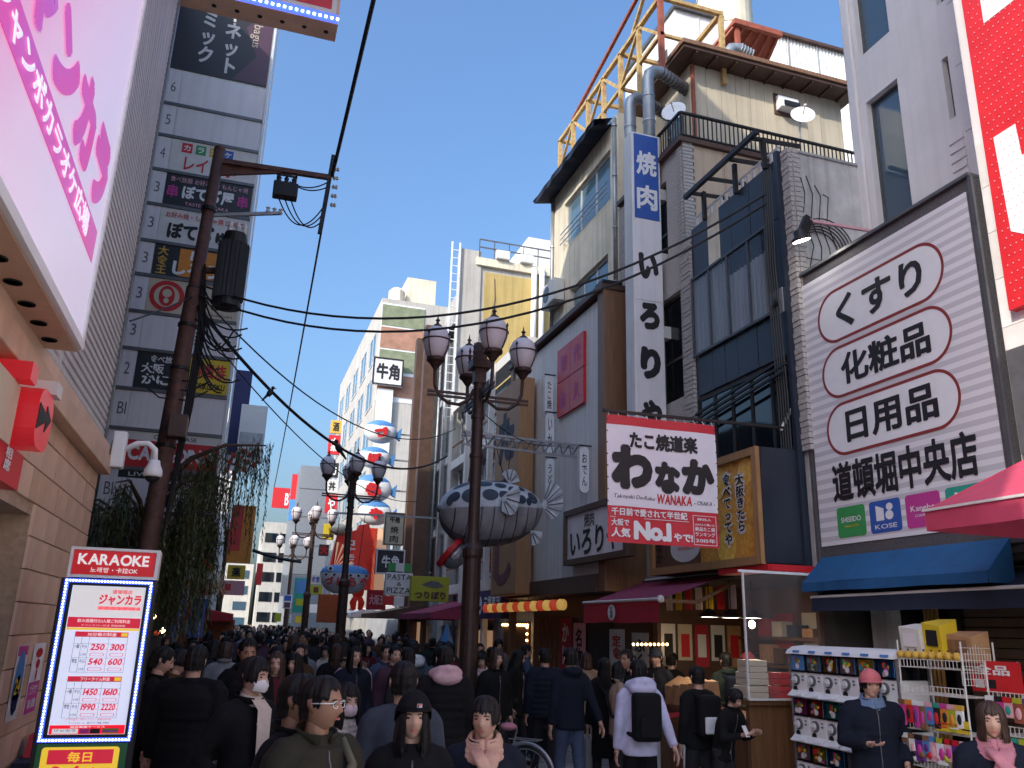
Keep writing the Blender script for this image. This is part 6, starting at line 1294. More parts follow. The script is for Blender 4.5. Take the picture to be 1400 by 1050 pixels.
cr = thing('red_octopus_prop', 'small red octopus shaped prop hanging under the fish boat', 'prop', (4, 28, 2)); q = onY(489, 815, 28)
MB().ell(q + V(0, 0, .15), .2, .18, .25, 12, 9).build('head', 'red_glow', cr, smooth=True)
for k in range(6): t = k * math.pi / 3; MB().tube([q + V(.08 * math.cos(t), .08 * math.sin(t), 0), q + V(.2 * math.cos(t), .2 * math.sin(t), -.2), q + V(.16 * math.cos(t), .16 * math.sin(t), -.4), q + V(.26 * math.cos(t), .2 * math.sin(t), -.45)], [.06, .05, .035, .015], 7).build('tentacle', 'red_glow', cr, smooth=True)
# awnings farther on
def far_awning(label, X0, X1, Y0, Y1, zb, zf, zv, mt): a = thing('shop_awning', label, 'awning', (X1, Y0, zv), 'awnings farther along the right side'); awning(a, X0, X1, Y0, Y1, zb, zf, zv, mt); return a
far_awning('plum awning with a pale valance under the lime fish sign', 6.6, 4.9, 21.5, 25.5, 2.75, 2.3, 2.15, 'plum_cloth'); far_awning('brown awning under the red shop board', 6.4, 4.7, 28.5, 32, 2.7, 2.35, 2.2, 'dark_brown'); far_awning('grey awning far right near the fish boat', 6.3, 4.6, 34, 39, 2.8, 2.4, 2.25, 'sign_grey')
blt = thing('blue_cone_sign', 'small blue pointed tent sign between the lamp post and plum awning', 'sign', (4.8, 20, 1.2)); q = onY(611, 868, 19)
MB().lathe(V(q[0], q[1], 1.3), [(.28, 0), (.25, .02), (.02, .72), (0, .75)], 4).build('cone', 'sky_blue', blt); MB().cyl((q[0], q[1], 0.01), (q[0], q[1], 1.3), .03).build('pole', 'steel', blt)
# lit shop interiors along the right side
for k, (y0, y1, z1, mt) in enumerate(((19.0, 20.9, 2.1, 'lamp_soft'), (22.0, 23.5, 1.9, 'cream_glow'), (29, 30, 2.1, 'cream_glow'))):
    g = thing('lit_shop_window', f'{["warm bulb lined doorway past the lamp post", "pale lit shop window under the plum awning", "glowing shop window under the brown awning"][k]}', 'window', (6.5, y0, .4)); X_ = 6.74 if k < 2 else 6.29
    if k == 0:
        box_part('doorway', 'counter_wood', g, RF(X_), -y1, -y0, .05, z1, .0, .05)
        for t in np.linspace(0, 1, 12): MB().ell(RF(X_).p(-y0 - .02, .4 + t * 1.6, .08), .03, .03, .03, 8, 6).build('bulb', 'lamp_soft', g); MB().ell(RF(X_).p(-y0 - t * (y1 - y0), 2.05, .08), .03, .03, .03, 8, 6).build('bulb', 'lamp_soft', g)
    else: box_part('pane', mt, g, RF(X_), -y1, -y0, .5, z1, .0, .05); box_part('mullion', 'black_metal', g, RF(X_), -(y0 + y1) / 2 - .04, -(y0 + y1) / 2 + .04, .5, z1, .05, .08); box_part('frame', 'black_metal', g, RF(X_), -y1, -y0, z1, z1 + .12, .0, .1)
# ================================================================== farther left side
l2 = thing('left_shop_row', 'dim row of shops on the left behind the willow', 'building', (-2, 26, 0)); MB().wbox(-9, -1.7, 22.1, 45, 0, 8.5).build('wall', 'dark_wall', l2)
for k in range(5): box_part('awning_board', ['red_cloth', 'dark_brown', 'navy', 'orange', 'green'][k], l2, LF(-1.7), 22.4 + k * 4.4, 26.2 + k * 4.4, 2.3, 3.0, 0, .25)
for k in range(5): box_part('window', 'window_dark', l2, LF(-1.7), 22.6 + k * 4.4, 25.8 + k * 4.4, 4.4, 6.2, 0, .05)
l3 = thing('left_pale_building', 'pale tall building edge beyond the sign tower', 'building', (-2, 46, 0)); MB().wbox(-9, -.6, 46, 70, 0, 13).build('wall', 'white_wall', l3)
for k in range(4):
    for j in range(5): box_part('window', 'window_glass', l3, LF(-.6), 46.6 + j * 4.6, 49.8 + j * 4.6, 2.5 + k * 2.7, 4.3 + k * 2.7, 0, .05)
box_part('window', 'window_pale', l3, CF(46), -1.8, -.8, 9.5, 12.2, 0, .05)
psign('white_banner_sign', 'white vertical banner sign with grey lower panel right of the sign tower', 26, 331, 552, 358, 632, 'white', prints=[(.05, .95, .3, .5, 'steel')], th=.3)
psign('dark_sign_post', 'thin dark vertical sign between tower and white banner', 27, 322, 505, 330, 640, 'navy')
F_ = CF(25); q = F_.px(326, 632); ck = thing('checkered_diamond_sign', 'red and white checkered diamond shaped sign over the willow', 'sign', F_.p(*q))
for i in range(-3, 3):
    for j in range(-2, 2):
        c_ = (q[0] + (i + .5) * .13 - (j + .5) * .07, q[1] + (j + .5) * .15 + (i + .5) * .07); MB().prism(F_, [(c_[0] - .07, c_[1] - .06), (c_[0] + .05, c_[1] - .09), (c_[0] + .08, c_[1] + .06), (c_[0] - .05, c_[1] + .09)], -.06, 0).build('check', 'white' if (i + j) % 2 else 'red_sign', ck)
MB().bar(F_.p(q[0] - .2, q[1], -.1), F_.p(-1.75, q[1], -.1), .05).build('bracket', 'black_metal', ck)
psign('takoyaki_red_sign', 'dark red takoyaki sign with cream characters below the sign tower', 19, 112, 722, 150, 752, 'red_cloth', [('たこ焼', .12, .9, .5, .9, 'sign_cream', .03, False), ('たこ', .3, .9, .05, .4, 'sign_cream', .03, False)])
psign('slanted_canopy_sign', 'pale slanted canopy board under the sign tower', 20, 148, 716, 176, 742, 'off_white'); psign('orange_strip_sign', 'thin orange strip sign under the sign tower', 19.5, 138, 700, 152, 716, 'orange')
psign('yellow_left_sign', 'yellow sign with black character behind the willow strands', 24, 312, 772, 334, 792, 'yellow', [('楽', .25, .75, .15, .85, 'ink', .04, False)]); psign('white_emblem_sign', 'white sign with a round red emblem behind the willow strands', 24, 304, 793, 333, 814, 'pink', prints=[(.15, .4, .3, .75, 'red_sign')])
psign('orange_tall_banner', 'tall orange and red banner seen through the willow', 24.5, 318, 690, 342, 770, 'orange', prints=[(0, .5, .2, 1, 'red_sign')]); psign('red_small_sign', 'small bright red sign above the dragon prop', 24.2, 274, 758, 292, 778, 'red_glow')
dg = thing('shaggy_gold_prop', 'shaggy white and gold prop head on the left shop front', 'prop', (-.6, 24, 2.6)); q = onY(284, 795, 24)
MB().ell(q, .4, .35, .36, 18, 12).build('head', 'sign_cream', dg, smooth=True); R_ = random.Random(5)
for k in range(46):
    t, u = R_.uniform(math.pi, 2 * math.pi), R_.uniform(.2, 2.3); d = V(math.sin(u) * math.cos(t), math.sin(u) * math.sin(t), math.cos(u)); s0_ = q + d * V(.36, .32, .33); MB().tube([s0_, s0_ + d * .12 + V(0, 0, .02), s0_ + d * .17 - V(0, 0, .1)], [.03, .022, .006], 5).build('tuft', 'sign_cream' if k % 3 else 'gold', dg, smooth=True)
MB().bar(q + V(0, .3, 0), V(-1.75, 24.3, q[2]), .1).build('bracket', 'dark_brown', dg)
a = thing('left_red_awning', 'bright red awning under the shaggy prop on the left', 'awning', (-.3, 24, 2)); q0 = onY(318, 848, 24)
MB().hexa([(-1.72, 23.2, 2.38), (q0[0], 23.2, 2.1), (q0[0], 26, 2.1), (-1.72, 26, 2.38), (-1.72, 23.2, 2.42), (q0[0], 23.2, 2.14), (q0[0], 26, 2.14), (-1.72, 26, 2.42)]).build('canopy', 'red_sign', a); MB().quad((q0[0] + .004, 23.2, 2.1), (q0[0] + .004, 23.2, 1.95), (q0[0] + .004, 26, 1.95), (q0[0] + .004, 26, 2.1)).build('valance', 'red_cloth', a); MB().quad((-1.72, 23.19, 2.38), (-1.72, 23.19, 1.95), (q0[0], 23.19, 1.95), (q0[0], 23.19, 2.1)).build('side_panel', 'red_cloth', a)
psign('reddish_curtain_board', 'reddish brown patterned board below the left red awning', 24.6, 272, 846, 318, 878, 'meat2')
for k, (x0, y0, x1, y1) in enumerate(((263, 818, 277, 872), (238, 822, 248, 872))):
    f = psign('blue_banner_flag', f'{"nearer wide" if k == 0 else "thin left"} blue upright banner flag left of the red awning', 19, x0, y0, x1, y1, 'blue', th=.03, cat='banner', group='blue banner flags'); F_ = CF(19); a0, b1 = F_.px(x1 + 1, y0); MB().cyl((a0, 19, .0), (a0, 19, b1 + .05), .012).build('pole', 'steel', f)
ds_ = thing('dark_left_stall', 'dark stall with a few small lamps left of the blue banner flags', 'stall', (-1.8, 18.5, 0)); MB().wbox(-2.6, -1.75, 17.6, 18.6, 0, 2.3).build('body', 'dark_void', ds_)
for k in range(3): MB().wbox(-2.5, -1.5, 17.55, 17.6, 1.1 + .35 * k, 1.13 + .35 * k).build('shelf', 'frame_metal', ds_)
for (x_, z_, mt) in ((-1.35, 2.0, 'lamp_warm'), (-1.15, 1.75, 'lamp_warm'), (-1.25, 1.7, 'lantern_red')): MB().ell((x_, 17.9, z_), .05, .05, .05, 8, 6).build('lamp', mt, ds_)
MB().bar((-1.8, 17.95, 2.15), (-1.0, 17.95, 2.12), .03).build('lamp_bar', 'black_metal', ds_)

# ================================================================== air conditioners, pipes
def condenser(label, c, F_):
    a = thing('air_conditioner', label, 'air conditioner', c, 'outdoor air conditioner units'); Fq = Fr(c, F_.u); box_part('case', 'off_white', a, Fq, -.4, .4, 0, .55, 0, .28, bevel=.015)
    MB().lathe(Fq.p(-.1, .28, .28), [(.2, 0), (.2, .012), (.17, .014), (0, .014)], 18, Fq.n).build('fan_grille', 'frame_metal', a); box_part('bracket', 'steel', a, Fq, -.35, .35, -.04, -.001, 0, .3)
for k, (c, lb_) in enumerate((((6.74, 22.4, 5.15), 'air conditioner on the middle balcony behind the wooden sign'), ((6.74, 20.2, 7.1), 'air conditioner on the top balcony behind the wooden sign'), ((6.98, 34.0, 6.85), 'air conditioner on the low grey building roof'), ((6.68, 17.3, 9.4), 'air conditioner under the lower window of the cream wall'), ((6.68, 11.9, 4.35), 'air conditioner beside the vertical sign foot'))): condenser(lb_, c, RF(0))
for k, (y, x, z0, z1, lb_) in enumerate(((17.7, 6.66, 8.2, 12.5, 'grey drain pipe at the far edge of the cream wall'), (14.05, 6.66, 8.2, 12.5, 'grey drain pipe between cream wall and ducts'), (28.45, 6.4, 2, 12, 'white drain pipe on the blue grey building'), (25.7, 6.6, 0, 8.8, 'drain pipe at the end of the balcony building'))):
    p_ = thing('drain_pipe', lb_, 'pipe', (x, y, z0)); MB().cyl((x, y, z0), (x, y, z1), .045, n=10).build('pipe', 'duct', p_, smooth=True)
    for z in np.arange(z0 + .5, z1, 1.2): MB().lathe((x, y, z), [(.046, 0), (.06, .005), (.06, .035), (.046, .04)], 10).build('clip', 'steel', p_)
# ================================================================== people
def cl(name, c, rough=.85): return mat('cloth_' + name, c, rough, .25, 7, .12, bscale=120, spec=.2)
for n_, c_ in dict(black=(.008, .008, .009), charcoal=(.024, .024, .027), navy=(.010, .013, .025), brown=(.085, .043, .02), maroon=(.10, .014, .022), grey=(.22, .22, .23), olive=(.035, .032, .022), strap=(.14, .13, .085), cream=(.62, .52, .44), pink=(.62, .40, .42), lavender=(.55, .54, .72), plum=(.085, .04, .06), blue=(.02, .12, .42), denim=(.06, .085, .14), greyblue=(.05, .06, .08), beige=(.36, .25, .17), rust=(.24, .10, .035), green=(.016, .024, .02), peach=(.60, .36, .27), rose=(.5, .2, .24), white=(.66, .66, .68), winered=(.09, .018, .025), palejean=(.2, .2, .24), scarfblue=(.16, .24, .38), capink=(.62, .17, .19), yellowd=(.35, .24, .08)).items(): cl(n_, c_)
mat('hair_black', (.011, .009, .009), .55, .4, 30, .25, stretch=(1, 1, .1), spec=.25); mat('hair_brown', (.05, .024, .015), .55, .4, 30, .25, stretch=(1, 1, .1), spec=.4)
mat('skin_light', (.56, .33, .24), .48, .1, 12, spec=.4); mat('skin_tan', (.36, .19, .12), .48, .1, 12, spec=.4); mat('lips', (.42, .10, .09), .4); mat('eye_dark', (.012, .008, .007), .15); mat('eye_white', (.6, .56, .54), .3); mat('mask_white', (.75, .72, .74), .7, .08, 8, .1); mat('mask_pink', (.70, .52, .56), .7, .1, 8, .1)

def head_grid(nu=36, nv=28):
    """head surface, origin at head centre, face towards -Y; unit metres for a 0.235 m tall head"""
    vs = []
    for i in range(nv + 1):
        th = math.pi * i / nv
        for k in range(nu):
            ph = 2 * math.pi * k / nu
            x, y, z = math.sin(th) * math.sin(ph), -math.sin(th) * math.cos(ph), math.cos(th)
            X, Y, Z = .076 * x, .097 * y, .118 * z
            if z < 0:
                t = -z; X *= 1 - .30 * t ** 1.6
                if y > 0: Y *= 1 - .45 * t
                else: Y *= 1 - .10 * t ** 2
            if y > 0 and z > -.2: Y *= 1.06
            if y < 0:
                f = -y
                Y = min(Y, Y) * (1 - .06 * max(0, f - .8))
                g = lambda cx, cz, sx, sz: math.exp(-((X - cx) / sx) ** 2 - ((Z - cz) / sz) ** 2) * (f > .25)
                Y -= .020 * g(0, -.026, .013, .016) + .010 * g(0, -.002, .009, .022)          # nose
                Y -= .004 * g(.015, -.032, .008, .007) + .004 * g(-.015, -.032, .008, .007)   # nostril wings
                Y += .009 * (g(.031, .006, .016, .011) + g(-.031, .006, .016, .011))          # sockets
                Y -= .004 * (g(.031, .026, .020, .008) + g(-.031, .026, .020, .008))          # brows
                Y -= .007 * g(0, -.060, .018, .008) - .004 * g(0, -.072, .02, .006)           # lips / under lip
                Y -= .008 * g(0, -.092, .02, .014)                                            # chin
                Y -= .004 * (g(.044, -.028, .02, .018) + g(-.044, -.028, .02, .018))          # cheeks
            vs.append((X, Y, Z))
    fs = [(i * nu + k, (i + 1) * nu + k, (i + 1) * nu + (k + 1) % nu, i * nu + (k + 1) % nu) for i in range(nv) for k in range(nu)]
    return np.array(vs), fs
HV, HF = head_grid(); HVL, HFL = head_grid(16, 12)
def rotz(a): c, s = math.cos(a), math.sin(a); return np.array([[c, -s, 0], [s, c, 0], [0, 0, 1]])
def rotx(a): c, s = math.cos(a), math.sin(a); return np.array([[1, 0, 0], [0, c, -s], [0, s, c]])

def hair_mesh(style, R_):
    """hair shell round the head; limit depends on the angle from the face"""
    m = MB(); nu, nv = 88, 16; vs = []; jr = random.Random(len(style))
    for k in range(nu):
        ph = 2 * math.pi * k / nu; a = abs((ph + math.pi) % (2 * math.pi) - math.pi)   # 0 = face
        front = a < .75
        side = .75 <= a < 1.75
        if style == 'short': low = .068 - .010 * math.sin(k * 1.15) if front else (.022 if a < 1.15 else (-.012 if side else -.07))
        elif style == 'fringe': low = .040 - .010 * math.sin(k * 1.55) if front else (-.03 if side else -.09)
        elif style == 'bob': low = .044 - .008 * math.sin(k * 1.55) if a < .62 else (-.13 if a < 1.1 else -.15)
        elif style == 'long': low = .062 - .006 * math.sin(k * 1.55) if a < .6 else (-.22 if a < 1.0 else -.34)
        elif style == 'longfringe': low = .040 - .006 * math.sin(k * 1.55) if a < .62 else (-.2 if a < 1.0 else -.3)
        else: low = .05 if front else -.08
        low += jr.uniform(-.007, .007); jk = jr.uniform(-.0035, .0035)
        for i in range(nv + 1):
            t = i / nv; ztop = .118
            z = ztop + (low - ztop) * t ** (.85)
            zz = max(min(z, .118), -.03); s_ = math.sqrt(max(0, 1 - (zz / .118) ** 2)); 
            if i == 0: s_ = 0
            rx, ry = .076 * s_, .097 * s_
            th = .0135 + jk * min(1, 3 * t) + .004 * math.sin(k * .61 + 2 * t) + .002 * math.sin(7 * t + k * .5)
            if z < -.02 and a > .7: th += .012 * min(1, (-.02 - z) / .1); 
            if style == 'short' and a > .9 and z < .03: th -= .006 + .005 * (z < -.03)
            if t > .93: th *= .55
            x = (rx + th) * math.sin(ph); y = -(ry + th) * math.cos(ph)
            if math.cos(ph) < 0: y *= 1.05
            vs.append((x, y, z + .012 * (1 - t)))
    fs = [(k * (nv + 1) + i, k * (nv + 1) + i + 1, ((k + 1) % nu) * (nv + 1) + i + 1, ((k + 1) % nu) * (nv + 1) + i) for k in range(nu) for i in range(nv)]
    m.add(vs, fs); return m
HAIR = {s_: hair_mesh(s_, None) for s_ in ('short', 'fringe', 'bob', 'long', 'longfringe')}

def hand_parts():
    """relaxed right hand, wrist at origin, fingers down -Z, palm towards +X (thumb at -Y)"""
    m = MB(); m.ell((0, 0, -.045), .013, .038, .05, 10, 7); m.tube([(0, 0, .02), (0, 0, -.03)], [.024, .026], 8)
    for k, (y, L_) in enumerate(((-.028, .072), (-.009, .082), (.010, .076), (.027, .060))):
        m.tube([(0, y, -.075), (.004, y * 1.05, -.085 - L_ * .35), (.018, y * 1.05, -.085 - L_ * .72), (.034, y, -.085 - L_ * .92)], [.0095, .009, .008, .006], 6)
    m.tube([(.0, -.028, -.03), (.012, -.05, -.055), (.024, -.054, -.085), (.032, -.05, -.10)], [.013, .011, .009, .007], 6)
    return m
HAND = hand_parts()
def frame_to(d, fwd=V(0, -1, 0)):
    z = -d / np.linalg.norm(d); y = -fwd + np.dot(fwd, z) * z
    if np.linalg.norm(y) < .1: y = V(1, 0, 0) - z[0] * z
    y = y / np.linalg.norm(y); x = np.cross(y, z); return np.stack([x, y, z], 1)

POSES = {  # elbow, wrist relative to shoulder (left side x>0 mirrored), facing -Y
    'down': ((.05, .03, -.27), (.06, -.03, -.51)), 'pocket': ((.10, .08, -.26), (.03, -.10, -.43)), 'phone': ((.06, -.02, -.27), (-.06, -.24, -.20)),
    'hold': ((.07, .0, -.27), (-.08, -.22, -.27)), 'pull': ((.06, .10, -.25), (.10, .22, -.46)), 'strap': ((.09, -.02, -.26), (-.04, -.15, -.09)), 'reach': ((.06, -.14, -.20), (.02, -.36, -.16)), 'swing': ((.06, -.08, -.26), (.05, -.20, -.45)), 'swingb': ((.06, .12, -.25), (.07, .16, -.50)), 'high': ((.08, -.12, -.18), (-.04, -.24, .04))}

def person(label, px, py, H=1.68, face=0, coat='black', legs='charcoal', hair='short', hcol='hair_black', skin='skin_light', pose=('down', 'down'), long=0.0, puffy=0.0, head=(0, 0), bulk=1.0, inner=None, extras=(), shoes='cloth_black', stride=.06, detail=True, group=None, pos=None, voxel=.02, lean=0.0):
    s = H / 1.70
    if pos is None: q = onZ(px, py, H); X0, Y0 = q[0], q[1]
    else: X0, Y0 = pos
    if not isinstance(skin, str): skin = 'skin_light'
    hc = V(0, -.012, 1.582) + V(0, -.25 * lean, -.03 * lean); RH = rotz(math.radians(head[0])) @ rotx(math.radians(head[1]))
    def h2w(v): return (RH @ np.asarray(v).T).T + hc
    sh = [V(sx_ * .172 * bulk, .012 - .2 * lean, 1.365 - .02 * lean) for sx_ in (1, -1)]
    arms = []
    for i, sx_ in enumerate((1, -1)):
        e, w = POSES[pose[i]]; f = V(sx_, 1, 1); arms.append((sh[i], sh[i] + V(*e) * f, sh[i] + V(*w) * f))
    hips = [V(sx_ * .085, .0, .92) for sx_ in (1, -1)]; knees = [V(.095, -stride * 1.1, .49), V(-.095, stride * .5, .49)]; ank = [V(.10, -stride * 1.6 + .02, .07), V(-.10, stride * 2.0 + .02, .07)]
    # --- body: one mesh, head, neck, arms with hands, trunk, legs
    m = MB(); m.add(h2w(HV if detail else HVL), HF if detail else HFL)
    for sx_ in (1, -1): m.add(h2w(np.array([(sx_ * (.076 + .010 * math.cos(t)), .012 + .018 * math.sin(t) * u_, -.008 + .028 * math.cos(t * 1) * u_ + .0) for u_ in (1, .5) for t in np.linspace(0, 2 * math.pi, 9)[:-1]]) if False else np.array([(sx_ * .074, -.004, -.036), (sx_ * .086, .006, -.03), (sx_ * .092, .022, .0), (sx_ * .09, .024, .022), (sx_ * .08, .008, .03), (sx_ * .074, -.006, .01), (sx_ * .072, .02, -.0)])), [(0, 1, 6), (1, 2, 6), (2, 3, 6), (3, 4, 6), (4, 5, 6), (5, 0, 6), (0, 5, 4, 3, 2, 1)])
    m.tube([V(0, .02 - .2 * lean, 1.36), V(0, .012 - .22 * lean, 1.47), hc + V(0, .012, -.04)], [.062, .055, .055], 12)
    m.tube([V(0, 0, .9), V(0, 0, 1.1), V(0, .0 - .1 * lean, 1.3), V(0, .01 - .2 * lean, 1.42)], [.12, .11, .12, .06], 10)
    for i in range(2):
        S_, E_, W_ = arms[i]; m.tube([S_, E_, W_], [.04, .034, .025], 8); B_ = frame_to(W_ - E_)
        hv = np.array(HAND.v) * V(1 if i else -1, 1, 1); ff = HAND.f if i else [f_[::-1] for f_ in HAND.f]
        m.add((B_ @ hv.T).T + W_ + (W_ - E_) / np.linalg.norm(W_ - E_) * .015, ff)
        m.tube([hips[i], knees[i], ank[i]], [.065, .045, .035], 8)
    root_m = MB(); root_m.v, root_m.f = m.v, m.f
    Rz = Matrix.Rotation(math.radians(face), 4, 'Z')
    o = root_m.build('person', skin, smooth=True); tag(o, label, 'person', group)
    def kid(mb, nm, mt, smooth=True, rem=0.0, parent=None, sm=4):
        c = bpy.data.objects.new(nm, mb.mesh(nm, smooth)); COL.objects.link(c); c.data.materials.append(MAT[mt]); c.parent = parent or o
        if rem:
            r_ = c.modifiers.new('fuse', 'REMESH'); r_.mode = 'VOXEL'; r_.voxel_size = rem / s; r_.use_smooth_shade = True
            sm_ = c.modifiers.new('soft', 'SMOOTH'); sm_.factor = .5; sm_.iterations = sm
        return c
    # --- coat
    hem = .80 - long; C = MB(); n = 20; prof = []
    zs = np.linspace(hem, 1.40, 22 if not puffy else 64)
    for z in zs:
        t = (z - .80) / .6
        if z < .98: rx, ry = .175 + .03 * max(0, (.95 - z)) , .125 + .03 * max(0, .95 - z)
        elif z < 1.15: rx, ry = .165, .12
        else: rx, ry = .17 + .02 * (z - 1.15) / .15, .128
        if z > 1.28: k_ = (z - 1.28) / .12; rx *= 1 - .42 * k_ ** 1.5; ry *= 1 - .30 * k_ ** 1.8
        q_ = 1 + .15 * puffy * (abs(math.sin(z * math.pi / .075)) ** .6 - .6) + .12 * puffy
        yo = -.2 * lean * max(0, (z - .95) / .45)
        prof.append((z, rx * bulk * q_, ry * bulk * q_, yo))
    vs = [V(rx * math.copysign(abs(math.sin(2 * math.pi * k / n)) ** .85, math.sin(2 * math.pi * k / n)), .01 + yo - ry * math.copysign(abs(math.cos(2 * math.pi * k / n)) ** .85, math.cos(2 * math.pi * k / n)), z) for z, rx, ry, yo in prof for k in range(n)]
    fs = [(i * n + k, i * n + (k + 1) % n, (i + 1) * n + (k + 1) % n, (i + 1) * n + k) for i in range(len(prof) - 1) for k in range(n)] + [tuple(range(n))[::-1], tuple(range((len(prof) - 1) * n, len(prof) * n))]
    C.add(vs, fs)
    for S_, E_, W_ in arms:
        P_ = [S_ + V(-.07 * np.sign(S_[0]), 0, .022), S_ + V(-.02 * np.sign(S_[0]), 0, .012), S_ + V(.008 * np.sign(S_[0]), 0, -.025), S_ + (E_ - S_) * .4, S_ + (E_ - S_) * .7, E_, E_ + (W_ - E_) * .4, E_ + (W_ - E_) * .8, W_]
        R_ = np.array([.055, .066, .070, .068, .064, .061, .056, .05, .048]) * (1 + .25 * puffy) * (.6 + .4 * bulk); C.tube(P_, R_, 10)
    C.tube([V(0, .015 - .2 * lean, 1.36), V(0, .014 - .22 * lean, 1.42), V(0, .012 - .22 * lean, 1.455)], [.10, .078, .070], 14)
    for sx_ in (1, -1): C.tube([V(0, .015 - .2 * lean, 1.415), V(sx_ * .09 * bulk, .015 - .2 * lean, 1.405), V(sx_ * .16 * bulk, .012 - .2 * lean, 1.37)], [.05, .056, .058], 10)
    for ex in extras:
        if ex == 'hood': C.ell((0, .10 - .2 * lean, 1.44), .12, .075, .06, 14, 8); C.tube([V(.1, .02, 1.44), V(.08, .1, 1.45), V(0, .13, 1.46), V(-.08, .1, 1.45), V(-.1, .02, 1.44)], .045, 8)
    ct = kid(C, 'coat', 'cloth_' + coat, rem=(min(voxel, .015) if puffy else voxel), sm=(2 if puffy else 7))
    if detail:
        K_ = MB(); T_ = np.linspace(.35, 2 * math.pi - .35, 20); K_.loft([V(.082 * math.sin(t), .012 - .22 * lean - .086 * math.cos(t), 1.448 - .02 * math.cos(t)) for t in T_], .03, .009, [V(.5 * math.sin(t), -.5 * math.cos(t), 1) for t in T_]); kid(K_, 'collar', 'cloth_' + coat)
        if not inner: Z_ = MB(); Z_.tube([V(.004, .01 + yo - ry - .001, z) for z, rx, ry, yo in prof[::2]], .005, 5); kid(Z_, 'zip', 'frame_metal')
    # --- trousers and shoes
    T = MB()
    for i in range(2): T.tube([hips[i] + V(0, 0, .06), hips[i] - V(0, 0, .1), knees[i], knees[i] * .5 + ank[i] * .5, ank[i]], [.10, .092, .07, .062, .055], 10)
    T.ell((0, 0, .93), .15, .11, .1, 12, 8); kid(T, 'trousers', 'cloth_' + legs, rem=voxel)
    for i in range(2):
        a_ = ank[i]; B = MB(); B.ell(a_ + V(0, -.06, -.035), .045, .13, .035, 12, 7); B.tube([a_ + V(0, 0, .03), a_ + V(0, 0, -.04)], [.045, .048], 10); kid(B, 'shoe', shoes)
    # --- head details
    if hair in HAIR:
        hv_ = np.array(HAIR[hair].v)
        if any(getattr(e_, 'hat', False) for e_ in extras): hv_[hv_[:, 2] > .02] *= V(.93, .93, .92)
        Hm = MB(); Hm.add(h2w(hv_), HAIR[hair].f); kid(Hm, 'hair', hcol)
    if detail:
        hid = [e_ for e_ in extras if isinstance(e_, str)]
        for sx_ in (1, -1):
            E = MB(); E.add(h2w(np.array([(sx_ * (.031 + .0135 * math.cos(t)), -.084 + .005 * abs(math.cos(t)), .004 + .0050 * math.sin(t)) for t in np.linspace(0, 2 * math.pi, 13)[:-1]] + [(sx_ * .031, -.090, .004)])), [(12, i, (i + 1) % 12) if sx_ < 0 else (12, (i + 1) % 12, i) for i in range(12)]); kid(E, 'eye', 'eye_dark')
            E = MB(); E.tube(h2w(np.array([(sx_ * .014, -.094, .021), (sx_ * .03, -.092, .0255), (sx_ * .046, -.080, .021)])), [.0028, .0035, .002], 5); kid(E, 'eyebrow', 'hair_black')
        if not any(e_ in ('mask_white', 'mask_pink') for e_ in hid):
            E = MB(); E.add(h2w(np.array([(.021 * math.cos(t), -.1 + .012 * abs(math.cos(t)) ** 2, -.059 + .0055 * math.sin(t)) for t in np.linspace(0, 2 * math.pi, 15)[:-1]] + [(0, -.1035, -.059)])), [(14, i, (i + 1) % 14)[::-1] for i in range(14)]); kid(E, 'lips', 'lips')
    ctx = dict(h2w=h2w, kid=kid, hc=hc, arms=arms, lean=lean, bulk=bulk, puffy=puffy, o=o, coat=ct)
    if inner: # shirt / scarf wedge showing at the open collar
        I = MB(); I.add([V(-.055, -.152 * bulk * (1 + .2 * puffy) - .2 * lean, 1.39), V(.055, -.152 * bulk * (1 + .2 * puffy) - .2 * lean, 1.39), V(.05, -.16 * bulk * (1 + .2 * puffy) - .15 * lean, 1.2), V(.03, -.15 * bulk * (1 + .2 * puffy) - .1 * lean, 1.02), V(-.03, -.15 * bulk * (1 + .2 * puffy) - .1 * lean, 1.02), V(-.05, -.16 * bulk * (1 + .2 * puffy) - .15 * lean, 1.2), V(-.05, -.06 - .2 * lean, 1.46), V(.05, -.06 - .2 * lean, 1.46)], [(0, 1, 2, 5), (5, 2, 3, 4), (6, 7, 1, 0)]); kid(I, 'shirt', 'cloth_' + inner)
    for ex in extras:
        if callable(ex): ex(ctx)
        elif ex in EXTRA: EXTRA[ex](ctx)
    o.scale = (s, s, s); o.location = (X0, Y0, .006); o.rotation_euler = (0, 0, math.radians(face))
    return o

